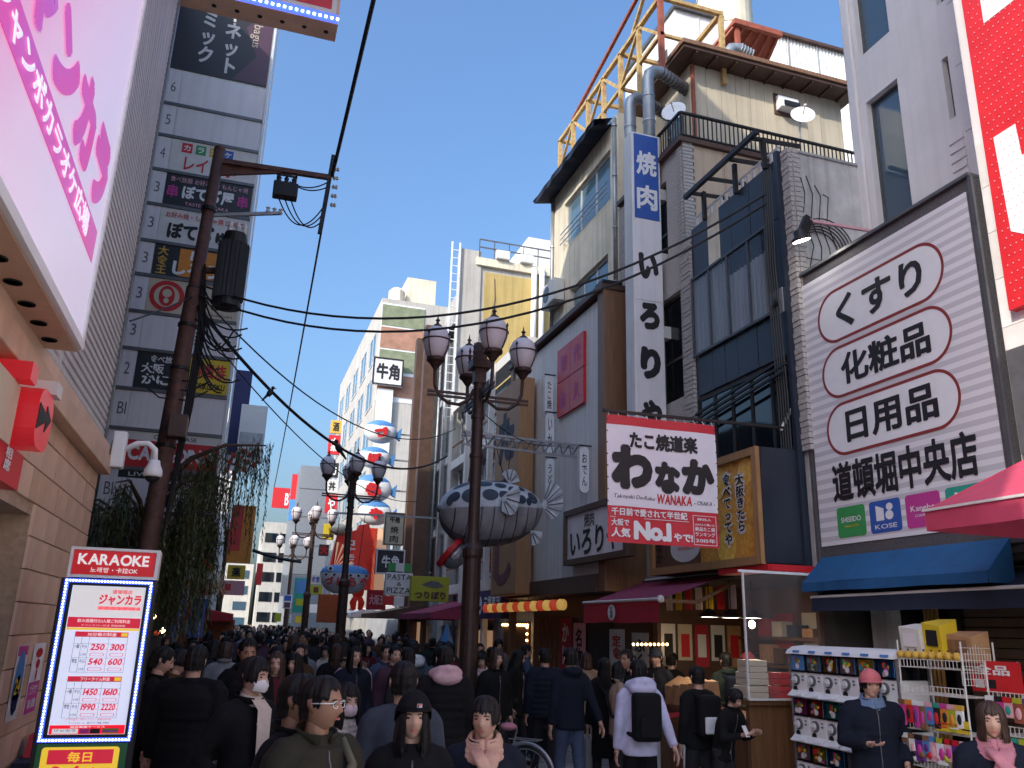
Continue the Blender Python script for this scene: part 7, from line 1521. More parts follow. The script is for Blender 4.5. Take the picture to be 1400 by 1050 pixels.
def ex_mask(mt):
    def f(c):
        vs = []
        for i in range(7):
            for k in range(11):
                u, v_ = -1 + 2 * k / 10, -1 + 2 * i / 6; x = .066 * u; z = -.048 + .042 * v_ * (1 - .25 * abs(u))
                y = -.112 + .052 * abs(u) ** 2.0 + .014 * v_ ** 2 - (.004 if i % 2 else 0); vs.append((x, y, z))
        M_ = MB(); M_.add(c['h2w'](np.array(vs)), [(i * 11 + k, i * 11 + k + 1, (i + 1) * 11 + k + 1, (i + 1) * 11 + k) for i in range(6) for k in range(10)]); c['kid'](M_, 'face_mask', mt)
        for sx_ in (1, -1): L_ = MB(); L_.tube(c['h2w'](np.array([(sx_ * .064, -.06, -.03), (sx_ * .08, -.02, -.008), (sx_ * .086, .012, .004)])), .002, 4); c['kid'](L_, 'mask_loop', mt)
    return f
def ex_scarf(mt, tail=True):
    def f(c):
        l = c['lean']; S_ = MB()
        for j, (dz, rr, ph) in enumerate(((-.022, .112, 0), (.008, .100, .6), (.036, .088, 1.2), (.056, .078, 2.0))):
            T_ = np.linspace(0, 2 * math.pi, 27)
            S_.loft([V((rr + .010) * math.sin(t), .004 - rr * math.cos(t) - .2 * l, 1.412 + dz - .026 * math.cos(t + .3 * math.sin(ph)) + .007 * math.sin(3 * t + ph)) for t in T_], .027, .014, [V(-.55 * math.sin(t), .55 * math.cos(t), 1) for t in T_])
        if tail:
            S_.loft([V(.05, -.12 - .2 * l, 1.41), V(.025, -.162 - .2 * l, 1.35), V(-.015, -.18 - .17 * l, 1.27), V(-.03, -.176 - .12 * l, 1.17), V(-.032, -.168 - .1 * l, 1.08)], .05, .016, (1, 0, .35)); S_.loft([V(-.055, -.115 - .2 * l, 1.415), V(-.01, -.172 - .2 * l, 1.36), V(.04, -.196 - .17 * l, 1.29), V(.06, -.186 - .12 * l, 1.2), V(.065, -.176 - .1 * l, 1.12)], .046, .016, (1, 0, -.35))
        c['kid'](S_, 'scarf', mt)
    return f
def ex_hoodc(mt, fur=None, up=False):
    def f(c):
        S_ = MB(); l = c['lean']; S_.ell((0, .125 - .2 * l, 1.43), .15, .09, .075, 16, 9); S_.tube([V(.11, -.02, 1.43), V(.12, .06, 1.46), V(.07, .14, 1.49), V(0, .165, 1.50), V(-.07, .14, 1.49), V(-.12, .06, 1.46), V(-.11, -.02, 1.43)], .05, 8); c['kid'](S_, 'hood', mt, rem=.016, sm=3)
        if fur:
            R_ = random.Random(2); F_ = MB()
            for k in range(420):
                t = R_.uniform(-1.5, 1.5) * 1.05; p_ = V(.15 * math.sin(t), .03 + .15 * math.cos(t), 1.475 + .02 * math.cos(t)); d = V(R_.gauss(0, 1), R_.gauss(.3, 1), R_.gauss(.4, 1)); d /= np.linalg.norm(d); F_.tube([p_ + d * .02, p_ + d * .06], [.008, .001], 3, caps=False)
            c['kid'](F_, 'fur_trim', fur)
    return f
def ex_pack(mt, patch=None):
    def f(c):
        B = MB(); d = .15 * c['bulk'] * (1 + .2 * c['puffy']); B.box(Fr((0, d + .07, 1.2), (1, 0, 0)), -.145, .145, -.25, .2, -.075, .075); o_ = c['kid'](B, 'backpack', mt, smooth=False); b_ = o_.modifiers.new('bevel', 'BEVEL'); b_.width = .05; b_.segments = 3
        P_ = MB(); P_.box(Fr((0, d + .16, 1.12), (1, 0, 0)), -.1, .1, -.13, .05, -.02, .02); q_ = c['kid'](P_, 'backpack_pocket', patch or mt, smooth=False, parent=o_); b_ = q_.modifiers.new('bevel', 'BEVEL'); b_.width = .018; b_.segments = 2
        for sx_ in (1, -1): S_ = MB(); S_.tube([V(sx_ * .09, d, 1.36), V(sx_ * .1, .02, 1.43), V(sx_ * .105, -.12 * c['bulk'], 1.36), V(sx_ * .12, -.15 * c['bulk'] * (1 + .2 * c['puffy']), 1.22), V(sx_ * .17, -.05, 1.02), V(sx_ * .12, d, 1.0)], .022, 6); c['kid'](S_, 'shoulder_strap', mt, parent=o_)
    return f
def ex_bagstrap(mt, bag=True):
    def f(c):
        S_ = MB(); b = c['bulk'] * (1 + .2 * c['puffy']); S_.tube([V(.12, .12 * b, 1.35), V(.13, .0, 1.43), V(.10, -.14 * b, 1.33), V(-.02, -.17 * b, 1.15), V(-.17 * b, -.08, .95), V(-.12, .14 * b, 1.05), V(.05, .165 * b, 1.25), V(.12, .12 * b, 1.35)], .022, 6); c['kid'](S_, 'bag_strap', mt)
        if bag: B = MB(); B.wbox(-.3 * b, -.19 * b, -.14, .14, .72, .96); q_ = c['kid'](B, 'shoulder_bag', mt, smooth=False); b_ = q_.modifiers.new('bevel', 'BEVEL'); b_.width = .025; b_.segments = 2
    return f
def ex_cap(mt, brim=True, knit=False, logo=False):
    def f(c):
        nu, nv = 32, 10; vs = []
        for i in range(nv + 1):
            for k in range(nu):
                ph = 2 * math.pi * k / nu; fr = math.cos(ph); zl = (.036 if fr > .2 else .036 - .06 * (.2 - fr)) - (.03 if knit and fr < .2 else 0); z = .150 + (zl - .150) * (i / nv) ** 1.5; t = i / nv; s_ = math.sin(min(1, t * 1.15) * math.pi / 2); w = .004 * math.sin(k * math.pi) if not knit else .003 * math.sin(k * math.pi / 1)
                fold = .007 if knit and t > .72 else 0; vs.append(((.096 + fold) * s_ * math.sin(ph), -(.116 + fold) * s_ * math.cos(ph) + .004, z))
        M_ = MB(); M_.add(c['h2w'](np.array(vs)), [(i * nu + k, (i + 1) * nu + k, (i + 1) * nu + (k + 1) % nu, i * nu + (k + 1) % nu) for i in range(nv) for k in range(nu)]); h = c['kid'](M_, 'knit_hat' if knit else 'cap', mt)
        if brim:
            vs = []
            for i in range(4):
                for k in range(13): t = math.radians(-75 + 150 * k / 12); r_ = 1 + .5 * i / 3 * math.cos(t) ** 1; vs.append((.088 * r_ * math.sin(t), -.104 * r_ * math.cos(t) + .006, .042 - .022 * i / 3 - .006 * math.sin(t) ** 2))
            B = MB(); B.add(c['h2w'](np.array(vs)), [(i * 13 + k, i * 13 + k + 1, (i + 1) * 13 + k + 1, (i + 1) * 13 + k) for i in range(3) for k in range(12)]); q_ = c['kid'](B, 'brim', mt, parent=h); so = q_.modifiers.new('thick', 'SOLIDIFY'); so.thickness = .008
        if logo:
            for (x0, x1, z0, z1, mm_, dd) in ((.006, .034, .060, .080, 'cloth_white', .126), (.008, .032, .071, .078, 'red_sign', .128), (.008, .018, .062, .069, 'cloth_navy', .128)):
                B = MB(); B.add(c['h2w'](np.array([(x0, -dd, z0), (x1, -dd + .004, z0), (x1, -dd + .004, z1), (x0, -dd, z1)])), [(0, 1, 2, 3)]); c['kid'](B, 'logo_patch', mm_, parent=h, smooth=False)
    f.hat = True
    return f
def ex_glasses(c):
    G = MB()
    for sx_ in (1, -1):
        G.tube(c['h2w'](np.array([(sx_ * (.032 + .021 * math.cos(t)), -.100 + .008 * abs(math.cos(t)), .004 + .016 * math.sin(t)) for t in np.linspace(0, 2 * math.pi, 15)])), .0022, 5); G.tube(c['h2w'](np.array([(sx_ * .054, -.092, .010), (sx_ * .078, -.05, .010), (sx_ * .086, .0, .008)])), .0028, 5)
    G.tube(c['h2w'](np.array([(-.011, -.102, .008), (.011, -.102, .008)])), .002, 5); c['kid'](G, 'glasses', 'white')
def ex_phone(c, hand=1):
    w = c['arms'][hand][2]; B = MB(); B.box(Fr(w + V(0, -.06, .05), (1, 0, 0), (0, .5, 1)), -.036, .036, -.07, .07, -.004, .004); c['kid'](B, 'phone', 'sign_grey', smooth=False)
EXTRA = {'glasses': ex_glasses, 'phone': ex_phone, 'mask_white': ex_mask('mask_white'), 'mask_pink': ex_mask('mask_pink')}
def ex_turtle(mt):
    def f(c): S_ = MB(); S_.tube([V(0, .0, 1.36), V(0, .0, 1.44), V(0, -.005, 1.48), V(0, -.005, 1.455)], [.085, .072, .07, .06], 14); c['kid'](S_, 'roll_collar', mt)
    return f

P = person
# --- nearest row
P('man in white framed glasses and dark olive quilted jacket looking right', 441, 928, 1.70, 25, 'olive', hair='short', skin='skin_tan', head=(28, 0), puffy=.7, extras=[ex_glasses, ex_bagstrap('cloth_strap', False)], voxel=.016)
P('young woman in black knit hat with small square logo, long dark hair', 566, 951, 1.60, -8, 'black', hair='longfringe', head=(2, 0), extras=[ex_cap('cloth_black', False, True, True)], voxel=.016)
P('woman with short black hair, peach scarf and dark coat looking left', 664, 954, 1.58, -14, 'navy', hair='fringe', head=(-16, 3), extras=[ex_scarf('cloth_peach')], voxel=.016, bulk=1.06)
P('woman with brown bob and floral pink scarf at the bottom right', 1352, 961, 1.58, -36, 'navy', hair='bob', hcol='hair_brown', head=(-6, 2), extras=[ex_scarf('cloth_rose')], bulk=1.08, voxel=.016)
P('woman in knitted pink peaked cap and thick navy coat beside the capsule machines', 1188, 919, 1.66, -24, 'navy', hair='fringe', head=(2, -2), puffy=.3, bulk=1.2, long=.25, extras=[ex_cap('cloth_capink'), ex_scarf('cloth_scarfblue', False)], pose=('pocket', 'hold'), voxel=.016)
P('woman in pink face mask with white hood over black coat', 474, 935, 1.58, 14, 'black', hair='longfringe', head=(8, 4), extras=['mask_pink', ex_scarf('cloth_cream', False)], pose=('down', 'hold'), voxel=.016)
P('dark haired man in profile just left of the man with glasses', 409, 925, 1.70, 55, 'black', hair='short', skin='skin_tan', head=(10, 0), voxel=.018)
P('masked person in cream roll neck under open black coat', 348, 900, 1.72, 38, 'black', hair='fringe', head=(14, 3), extras=['mask_white', ex_turtle('cloth_cream')], inner='cream', long=.35, pose=('down', 'pocket'), legs='black', voxel=.018)
P('woman with brown hair, maroon top and gold necklace', 379, 892, 1.66, 0, 'black', hair='long', hcol='hair_brown', head=(-6, 2), inner='maroon', voxel=.018)
P('tall man with black hooded parka behind the masked person', 341, 875, 1.78, -12, 'black', hair='short', skin='skin_tan', head=(22, 6), puffy=.4, extras=['hood'], voxel=.018)
P('woman glancing left behind the brown haired woman', 405, 894, 1.62, -20, 'black', hair='longfringe', head=(-16, 0), inner='grey')
P('man in dark sweater standing tall in the mid crowd looking left', 418, 864, 1.80, -30, 'charcoal', hair='short', skin='skin_tan', head=(-20, 0))
P('man in grey blue jacket seen from behind in front of pink puffer', 553, 907, 1.72, 178, 'greyblue', hair='short', detail=False, voxel=.018, bulk=1.1)
P('person in black padded jacket with pink hood seen from behind', 609, 885, 1.76, 180, 'black', hair='short', detail=False, puffy=.6, bulk=1.15, long=.1, extras=[ex_hoodc('cloth_pink')], voxel=.018)
P('woman in pale pink quilted coat with fur trimmed hood seen from behind', 485, 888, 1.62, 180, 'pink', hair='long', hcol='hair_black', detail=False, puffy=1.0, bulk=1.05, long=.15, extras=[ex_hoodc('cloth_pink', 'cloth_beige')], voxel=.018)
# --- left side pair
P('man in long brown coat looking down at a leaflet beside the karaoke board', 245, 889, 1.66, 70, 'brown', legs='palejean', hair='fringe', head=(10, 12), long=.35, pose=('phone', 'hold'), extras=['phone', ex_bagstrap('cloth_charcoal', False)], voxel=.018)
P('man in black coat behind the brown coat, head bowed', 222, 886, 1.70, 80, 'black', hair='short', head=(10, 16), long=.2)
P('person in bulky black coat and wine red trousers seen from behind', 270, 884, 1.74, 160, 'black', legs='winered', hair='short', detail=False, bulk=1.25, long=.22, puffy=.3, voxel=.018)
P('person in pale grey fleece turned away in the left crowd', 309, 871, 1.68, 120, 'grey', hair='short', detail=False, legs='charcoal')
# --- middle
P('person in plum coat seen from behind left of blue jacket', 533, 878, 1.66, 175, 'plum', hair='long', detail=False, bulk=1.05)
P('person in navy jacket with pale shoulder panel seen from behind', 566, 879, 1.72, 180, 'denim', hair='short', detail=False, extras=[ex_hoodc('cloth_white')])
P('smiling woman in lavender grey coat with thick pink scarf by lamp post', 659, 895, 1.56, -15, 'grey', hair='fringe', head=(-5, 4), extras=[ex_scarf('cloth_pink')], long=.25)
P('young man in grey denim jacket and white shirt near the lamp post', 681, 874, 1.74, 10, 'palejean', hair='fringe', head=(0, 10), inner='white')
P('woman with long black hair in black coat looking down to the right', 708, 889, 1.64, 45, 'black', hair='long', head=(20, 14), pose=('hold', 'down'), long=.1)
P('person in navy quilted jacket seen from behind, left of man with suitcase', 745, 887, 1.70, 178, 'navy', hair='short', detail=False, puffy=.8, bulk=1.08)
P('man in dark navy jacket and jeans from behind pulling a silver suitcase', 780, 887, 1.74, 182, 'navy', legs='denim', hair='short', detail=False, pose=('down', 'pull'), extras=['hood'], voxel=.018)
P('woman in beige coat from behind, right of the navy jackets', 802, 893, 1.62, 176, 'beige', hair='bob', hcol='hair_brown', detail=False, long=.2)
P('person with long black coat and bag in front of the awning', 827, 900, 1.62, 170, 'black', hair='long', detail=False, long=.35, extras=[ex_bagstrap('cloth_black')])
P('woman in cream beige jacket in profile facing right in the queue', 847, 905, 1.60, 80, 'beige', hair='bob', detail=True, extras=[ex_bagstrap('cloth_black', False)])
P('man with dark hair facing left at the awning edge', 859, 889, 1.74, -70, 'black', hair='short', skin='skin_tan')
P('person in white and black hooded jacket with black backpack in the queue', 873, 903, 1.68, 172, 'lavender', legs='black', hair='short', detail=False, extras=[ex_hoodc('cloth_lavender'), ex_pack('cloth_black')], pose=('down', 'pull'), voxel=.018)
P('man in grey flat cap looking left inside the queue', 897, 888, 1.72, -55, 'charcoal', hair='short', extras=[ex_cap('cloth_greyblue')])
P('woman in rust orange coat from behind with grey backpack', 934, 894, 1.62, 165, 'rust', hair='short', detail=False, extras=[ex_bagstrap('cloth_strap')])
P('person in black coat beside the paper bags facing the counter', 918, 893, 1.66, 120, 'black', hair='short', detail=False)
P('person carrying a black backpack with white grid pocket in the queue', 953, 912, 1.60, 180, 'black', hair='short', detail=False, extras=[ex_pack('cloth_black', 'cloth_white')])
P('man in dark green jacket with navy backpack at the counter', 992, 893, 1.70, 178, 'green', legs='navy', hair='short', detail=False, bulk=1.1, extras=[ex_pack('cloth_navy'), 'hood'])
P('person bending over a phone near the rope barrier', 985, 938, 1.42, 20, 'black', hair='fringe', head=(0, 26), lean=.8, pose=('phone', 'phone'), extras=['phone'])
P('child in bright blue padded jacket at the capsule machines', 1141, 938, 1.28, 60, 'blue', legs='navy', hair='short', head=(0, 12), puffy=.6, bulk=1.05)
P('adult in dark puffer behind the child and the pink cap', 1158, 914, 1.62, 150, 'navy', hair='short', detail=False, puffy=.6, bulk=1.1)
P('stall keeper in dark apron behind the vinyl curtain', 0, 0, 1.66, -90, 'maroon', hair='short', pose=('hold', 'hold'), pos=(7.0, 9.5), extras=[ex_cap('cloth_black', False, True)])
P('second stall keeper behind the takoyaki counter', 0, 0, 1.7, -100, 'black', hair='short', pose=('hold', 'reach'), pos=(7.1, 10.7), extras=[ex_cap('cloth_maroon', False, True)])
# --- generic crowd: two dozen individuals, copied, plus the far mass
protos = []
for i, (c_, h_, hc_, f_) in enumerate((('black', 'short', 'hair_black', 180), ('charcoal', 'fringe', 'hair_black', 0), ('navy', 'long', 'hair_black', 180), ('black', 'bob', 'hair_brown', 0), ('plum', 'short', 'hair_black', 90), ('greyblue', 'long', 'hair_black', -90), ('brown', 'short', 'hair_black', 180), ('grey', 'fringe', 'hair_brown', 20), ('black', 'long', 'hair_brown', 0), ('denim', 'short', 'hair_black', 180), ('charcoal', 'bob', 'hair_black', 0), ('beige', 'long', 'hair_black', 0), ('green', 'short', 'hair_black', 0), ('cream', 'fringe', 'hair_black', 0), ('maroon', 'bob', 'hair_black', 0), ('black', 'fringe', 'hair_black', 0))):
    protos.append((c_, h_, hc_, f_))
names = {'black': 'black', 'charcoal': 'charcoal', 'navy': 'navy', 'plum': 'plum', 'greyblue': 'blue grey', 'brown': 'brown', 'grey': 'grey', 'denim': 'denim blue', 'beige': 'beige', 'green': 'dark green', 'cream': 'cream', 'maroon': 'maroon'}
ORD = ['nearest', 'second nearest', 'third nearest', 'fourth nearest', 'fifth nearest', 'sixth nearest', 'seventh nearest', 'eighth nearest']
Rc = random.Random(11)
spots = []
tries = 0
while len(spots) < 80 and tries < 4000:
    tries += 1
    y = Rc.uniform(10.5, 26); x = Rc.uniform(-1.2, 5.4) if y > 14 else Rc.uniform(-.2, 3.6)
    if abs(x - 3.27) < .35 and abs(y - 11.8) < .4 or abs(x - 2.86) < .35 and abs(y - 23) < .4: continue
    if all((x - a) ** 2 + (y - b) ** 2 > .42 for a, b in spots): spots.append((x, y))
made = {}
for k, (x, y) in enumerate(sorted(spots, key=lambda q: q[1])):
    i = k % 16; c_, h_, hc_, f_ = protos[i]; H = Rc.uniform(1.55, 1.76); f2 = Rc.choice([180, 180, 165, 0, 15, -20, 90])
    lb_ = f'{ORD[k // 16]} pedestrian with {"brown" if "brown" in hc_ else "black"} {dict(short="short", fringe="cropped", long="long", bob="bobbed")[h_]} hair and {names[c_]} coat in mid street'
    if i not in made: made[i] = P(lb_, 0, 0, 1.68, f2, c_, hair=h_, hcol=hc_, detail=True, pos=(x, y), voxel=.026, group='pedestrians packed in mid street', bulk=1.05)
    else:
        o = copy_tree(made[i]); o['label'] = lb_; o.location = (x, y, .006); o.rotation_euler = (0, 0, math.radians(f2)); s_ = H / 1.70; o.scale = (s_, s_, s_)
# far crowd as one mass
def far_crowd():
    cm = [MAT['cloth_' + c_] for c_ in ('black', 'navy', 'charcoal', 'brown', 'grey', 'plum', 'denim', 'white')] + [MAT['skin_light'], MAT['hair_black']]
    vs, fs, mi = [], [], []
    def put(mb, idx): b = len(vs); vs.extend(mb.v); fs.extend([tuple(i + b for i in f_) for f_ in mb.f]); mi.extend([idx] * len(mb.f))
    for k in range(300):
        y = 26 + 54 * Rc.random() ** 1.3; x = Rc.uniform(-.9, 5.2); h = Rc.uniform(1.52, 1.8); c_ = Rc.choice([0, 0, 0, 1, 1, 2, 2, 3, 4, 5, 6, 7]); s = h / 1.7
        b = MB(); b.lathe((x, y, .01), [(.1, 0), (.13, .4), (.17, .75), (.2 * s, 1.0), (.22 * s, 1.25), (.2 * s, 1.36 * s), (.08, 1.43 * s), (.06, 1.48 * s)], 8); put(b, c_)
        fc = Rc.random() < .45; a = MB(); a.ell((x, y, h - .12), .078, .095, .12, 8, 6); put(a, 8)
        q = MB(); q.ell((x, y + (.03 if fc else -.03), h - .095), .09, .1, .115, 8, 6); put(q, 9)
    m = bpy.data.meshes.new('far_crowd'); m.from_pydata(vs, [], fs); m.polygons.foreach_set('material_index', mi); m.polygons.foreach_set('use_smooth', [True] * len(fs))
    for q in cm: m.materials.append(q)
    o = bpy.data.objects.new('far_crowd', m); COL.objects.link(o); o['kind'] = 'stuff'; o['label'] = 'dense far crowd of dark coated people filling the street'; o['category'] = 'crowd'
far_crowd()
# ================================================================== street-level objects
def suitcase(label, x, y, mt, h=.58, w=.38, d=.24, rz=0):
    t = thing('suitcase', label, 'suitcase', (0, 0, 0), 'rolling suitcases in the queue')
    MB().wbox(-w / 2, w / 2, -d / 2, d / 2, .05, h + .05).build('shell', mt, t, bevel=.045)
    for k in range(5): MB().wbox(-w / 2 + .05 + k * (w - .1) / 5, -w / 2 + .05 + k * (w - .1) / 5 + .03, -d / 2 - .006, -d / 2 + .01, .11, h).build('groove', mt, t)
    for sx_ in (-.1, .1): MB().cyl((sx_, 0, h + .04), (sx_, 0, h + .42), .008, n=8).build('handle_tube', 'steel', t)
    MB().bar((-.12, 0, h + .43), (.12, 0, h + .43), .028).build('handle', 'black', t)
    MB().wbox(-.03, .03, -d / 2 - .012, d / 2 + .012, h - .02, h + .02).build('latch', 'steel', t)
    for sx_ in (-1, 1):
        for sy_ in (-1, 1): MB().lathe((sx_ * (w / 2 - .05) - .012, sy_ * (d / 2 - .04), .032), [(.026, 0), (.026, .024)], 10, (1, 0, 0)).build('wheel', 'black', t)
    t.location = (x, y, .006); t.rotation_euler = (0, 0, math.radians(rz)); return t
mat('shell_silver', (.30, .30, .33), .3, .1, 6, metal=.5); mat('shell_white', (.60, .56, .58), .35, .1, 6); mat('shell_black', (.02, .02, .022), .35, .2, 6)
q = onZ(808, 1003, .66); suitcase('silver ribbed suitcase right of the man in jeans', q[0], q[1], 'shell_silver', rz=70)
q = onZ(893, 998, .62); suitcase('pale suitcase behind the white hooded jacket', q[0], q[1], 'shell_white', rz=85)
q = onZ(735, 975, .66); suitcase('black suitcase left of the man in jeans', q[0], q[1], 'shell_black', rz=10)
def bicycle():
    q = onZ(720, 1016, .70); b = thing('bicycle', 'bicycle with silver mudguard and pink saddle cover partly hidden behind the scarf woman', 'bicycle', (q[0], q[1], .006)); c0 = V(q[0], q[1], .34); c1 = c0 + V(-.7, .75, 0); d = (c1 - c0) / np.linalg.norm(c1 - c0); up_ = V(0, 0, 1)
    def circ(c, r, t0=0, t1=360, n=30): return [c + r * (math.cos(math.radians(t)) * d + math.sin(math.radians(t)) * up_) for t in np.linspace(t0, t1, n)]
    for c in (c0, c1):
        w = MB().tube(circ(c, .32), .016, 8).build('wheel', 'black', b, smooth=True); MB().tube(circ(c, .30), .008, 6).build('rim', 'steel', w, smooth=True)
        m = MB()
        for k in range(16): t = math.radians(22.5 * k); m.tube([c, c + .3 * (math.cos(t) * d + math.sin(t) * up_)], .0018, 3)
        m.build('spokes', 'steel', w)['kind'] = 'stuff'
        MB().tube(circ(c, .36, 20, 200 if c is c0 else 160), .022, 6).build('mudguard', 'steel', b, smooth=True)
    bb_ = (c0 + c1) / 2 + V(0, 0, -.03) - d * .1; seat = bb_ - d * .17 + V(0, 0, .52); hd = c1 - d * .15 + V(0, 0, .52)
    for p0, p1 in ((c0, bb_), (bb_, seat), (c0, seat - V(0, 0, .12)), (bb_, hd - V(0, 0, .12)), (seat - V(0, 0, .14), hd), (hd + V(0, 0, .1), c1)): MB().cyl(p0, p1, .016, n=8).build('frame_tube', 'black_metal', b)
    MB().ell(seat + V(0, 0, .03), .1, .12, .045, 12, 8).build('saddle', 'cloth_rose', b, smooth=True); n_ = np.cross(d, up_)
    MB().tube([hd + V(0, 0, .2) - n_ * .26 - d * .15, hd + V(0, 0, .22) - n_ * .2, hd + V(0, 0, .18), hd + V(0, 0, .22) + n_ * .2, hd + V(0, 0, .2) + n_ * .26 - d * .15], .012, 8).build('handlebar', 'steel', b)
    for s_ in (-.07, .07): MB().bar(c0 + V(0, 0, .40) + n_ * s_ - d * .16, c0 + V(0, 0, .40) + n_ * s_ + d * .2, .012).build('rack_bar', 'steel', b)
    MB().bar(c0 + V(0, 0, .40) + n_ * .08 - d * .16, c0 + V(0, 0, .40) - n_ * .08 - d * .16, .012).build('rack_bar', 'steel', b)
bicycle()
rp_ = thing('rope_barrier', 'red belt barrier on two steel posts in front of the takoyaki queue', 'barrier', (5.1, 8.6, 0))
pts = [onZ(934, 974, .98), onZ(1029, 974, .98)]; pts.insert(0, pts[0] + (pts[0] - pts[1]) * .9)
for q in pts: MB().lathe((q[0], q[1], .006), [(.16, 0), (.16, .015), (.03, .03), (.02, .05), (.02, .95), (.03, .96), (.03, 1.0), (0, 1.0)], 14).build('post', 'off_white', rp_)
for a, b_ in zip(pts, pts[1:]):
    m = MB(); L_ = cable(V(a[0], a[1], .97), V(b_[0], b_[1], .97), .04, 10)
    for p0, p1 in zip(L_, L_[1:]): m.quad(p0 - V(0, 0, .03), p1 - V(0, 0, .03), p1 + V(0, 0, .03), p0 + V(0, 0, .03))
    m.build('belt', 'red_cloth', rp_)
st_ = thing('stroller', 'dark pushchair with arched silver handle in front of the pink puffer coat', 'pushchair', (2.0, 5.6, 0)); a, b_ = onZ(488, 955, 1.0), onZ(538, 955, 1.0); b_[1] = a[1]; w_ = b_[0] - a[0]
MB().tube([V(a[0], a[1] + .1, .3), V(a[0], a[1], .85), V(a[0] + .04, a[1], .99), V((a[0] + b_[0]) / 2, a[1], 1.03), V(b_[0] - .04, a[1], .99), V(b_[0], a[1], .85), V(b_[0], a[1] + .1, .3)], .014, 8).build('handle', 'steel', st_, smooth=True)
MB().wbox(a[0] + .04, b_[0] - .04, a[1] + .05, a[1] + .5, .35, .85).build('seat_body', 'cloth_black', st_, bevel=.06)
for x_ in (a[0], b_[0]):
    for y_ in (a[1] + .05, a[1] + .55): MB().lathe((x_ - .015, y_, .1), [(.09, 0), (.09, .03)], 14, (1, 0, 0)).build('wheel', 'black', st_); MB().bar((x_, y_, .1), (x_, a[1] + .3, .45), .02).build('strut', 'steel', st_)
# ---------------------------------------------------------------- capsule machines
def capsule():
    t = thing('capsule_machine', 'x', 'vending machine', (0, 0, 0), 'capsule toy machines under the blue awning'); Fq = Fr((0, 0, 0), (0, -1, 0)); w, h = .262, .44
    box_part('body', 'white', t, Fq, -w / 2 + .004, w / 2 - .004, 0.0, .245, -.36, 0, bevel=.008)
    MB().hexa([Fq.p(-w / 2 + .008, .0, .0), Fq.p(w / 2 - .008, .0, .0), Fq.p(w / 2 - .008, .06, .0), Fq.p(-w / 2 + .008, .06, 0), Fq.p(-w / 2 + .008, .0, .07), Fq.p(w / 2 - .008, .0, .07), Fq.p(w / 2 - .008, .025, .07), Fq.p(-w / 2 + .008, .06, .002)]).build('tray', 'white', t)
    MB().lathe(Fq.p(-.03, .165, 0), [(.055, 0), (.055, .02), (.045, .025), (0, .025)], 18, Fq.n).build('dial_ring', 'frame_metal', t); MB().lathe(Fq.p(-.03, .165, .025), [(.038, 0), (.038, .012), (0, .012)], 16, Fq.n).build('dial', 'sign_grey', t); MB().box(Fq, -.068, .008, .157, .173, .03, .048).build('knob', 'white', t)
    MB().poly(Fq, ellp(-.06, .07, .038, .034), .004).build('chute', 'ink', t)
    for k in range(2): MB().box(Fq, .06, .085, .16 + .035 * k, .175 + .035 * k, 0, .006).build('coin_slot', 'frame_metal', t)
    box_part('window', 'window_dark', t, Fq, -w / 2 + .004, w / 2 - .004, .25, h - .008, -.3, -.01); box_part('capsule_bin', 'black', t, Fq, -w / 2 + .004, w / 2 - .004, .246, .25, -.36, 0.01)
    return t
cards = ['sky_blue', 'green', 'off_white', 'magenta', 'orange', 'red_sign', 'pink', 'teal', 'yellow', 'sign_grey']
cp = capsule(); first = True
for row in range(3):
    for col_ in range(6):
        o = cp if first else copy_tree(cp); first = False
        y = 8.02 - col_ * .264; z = 1.345 - row * .445 - .0
        o.location = (5.92, y, z - .0); o['label'] = f'white capsule toy machine, {["top", "middle", "bottom"][row]} row, {["first", "second", "third", "fourth", "fifth", "sixth"][col_]} from the stall end'
        R_ = random.Random(row * 7 + col_); Fq = Fr((5.92, y, z), (0, -1, 0)); cd = box_part('display_card', cards[(row * 3 + col_ * 2) % 10], o, Fq, -.105, .105, .265, .415, -.004, .004)
        cd.matrix_parent_inverse = Matrix.Translation((-5.92, -y, -z))
        for k in range(4): a, b_ = R_.uniform(-.075, .05), R_.uniform(.28, .38); pr_ = MB().poly(Fq, ellp(a, b_, R_.uniform(.012, .035), R_.uniform(.012, .03), 10), .006 + .001 * k).build('print', R_.choice(cards + ['white', 'ink']), cd); pr_.matrix_parent_inverse = Matrix.Identity(4); pr_.parent = o; pr_.matrix_parent_inverse = Matrix.Translation((-5.92, -y, -z))
rk = thing('capsule_rack', 'steel rack with curved white roof over the capsule machines', 'rack', (6.1, 7.4, 0))
m = MB(); n = 9
prf = [(6.3, 1.80), (6.3, 1.84), (6.1, 1.865), (5.97, 1.85), (5.9, 1.81), (5.88, 1.775), (5.9, 1.775)]
v0 = [(x, 8.17, z) for x, z in prf]; v1 = [(x, 6.56, z) for x, z in prf]; k_ = len(prf); m.add(v0 + v1, [(i, (i + 1) % k_, k_ + (i + 1) % k_, k_ + i) for i in range(k_)] + [tuple(range(k_))[::-1], tuple(range(k_, 2 * k_))]); m.build('roof', 'white', rk)
for k in range(6): box_part('roof_label', 'sky_blue', rk, Fr((5.88, 8.02 - k * .264, 1.785), (0, -1, 0), (.25, 0, 1)), -.02, .09, .005, .028, .003, .006)
for y in (8.16, 6.57):
    for x in (5.93, 6.29): MB().bar((x, y, .01), (x, y, 1.78), .02).build('post', 'steel', rk)
for z in (.445, .89, 1.335): MB().bar((5.9, 8.16, z), (5.9, 6.57, z), .015).build('shelf_edge', 'steel', rk)
MB().wbox(5.95, 6.3, 6.58, 8.15, .01, .44).build('plinth', 'white', rk)
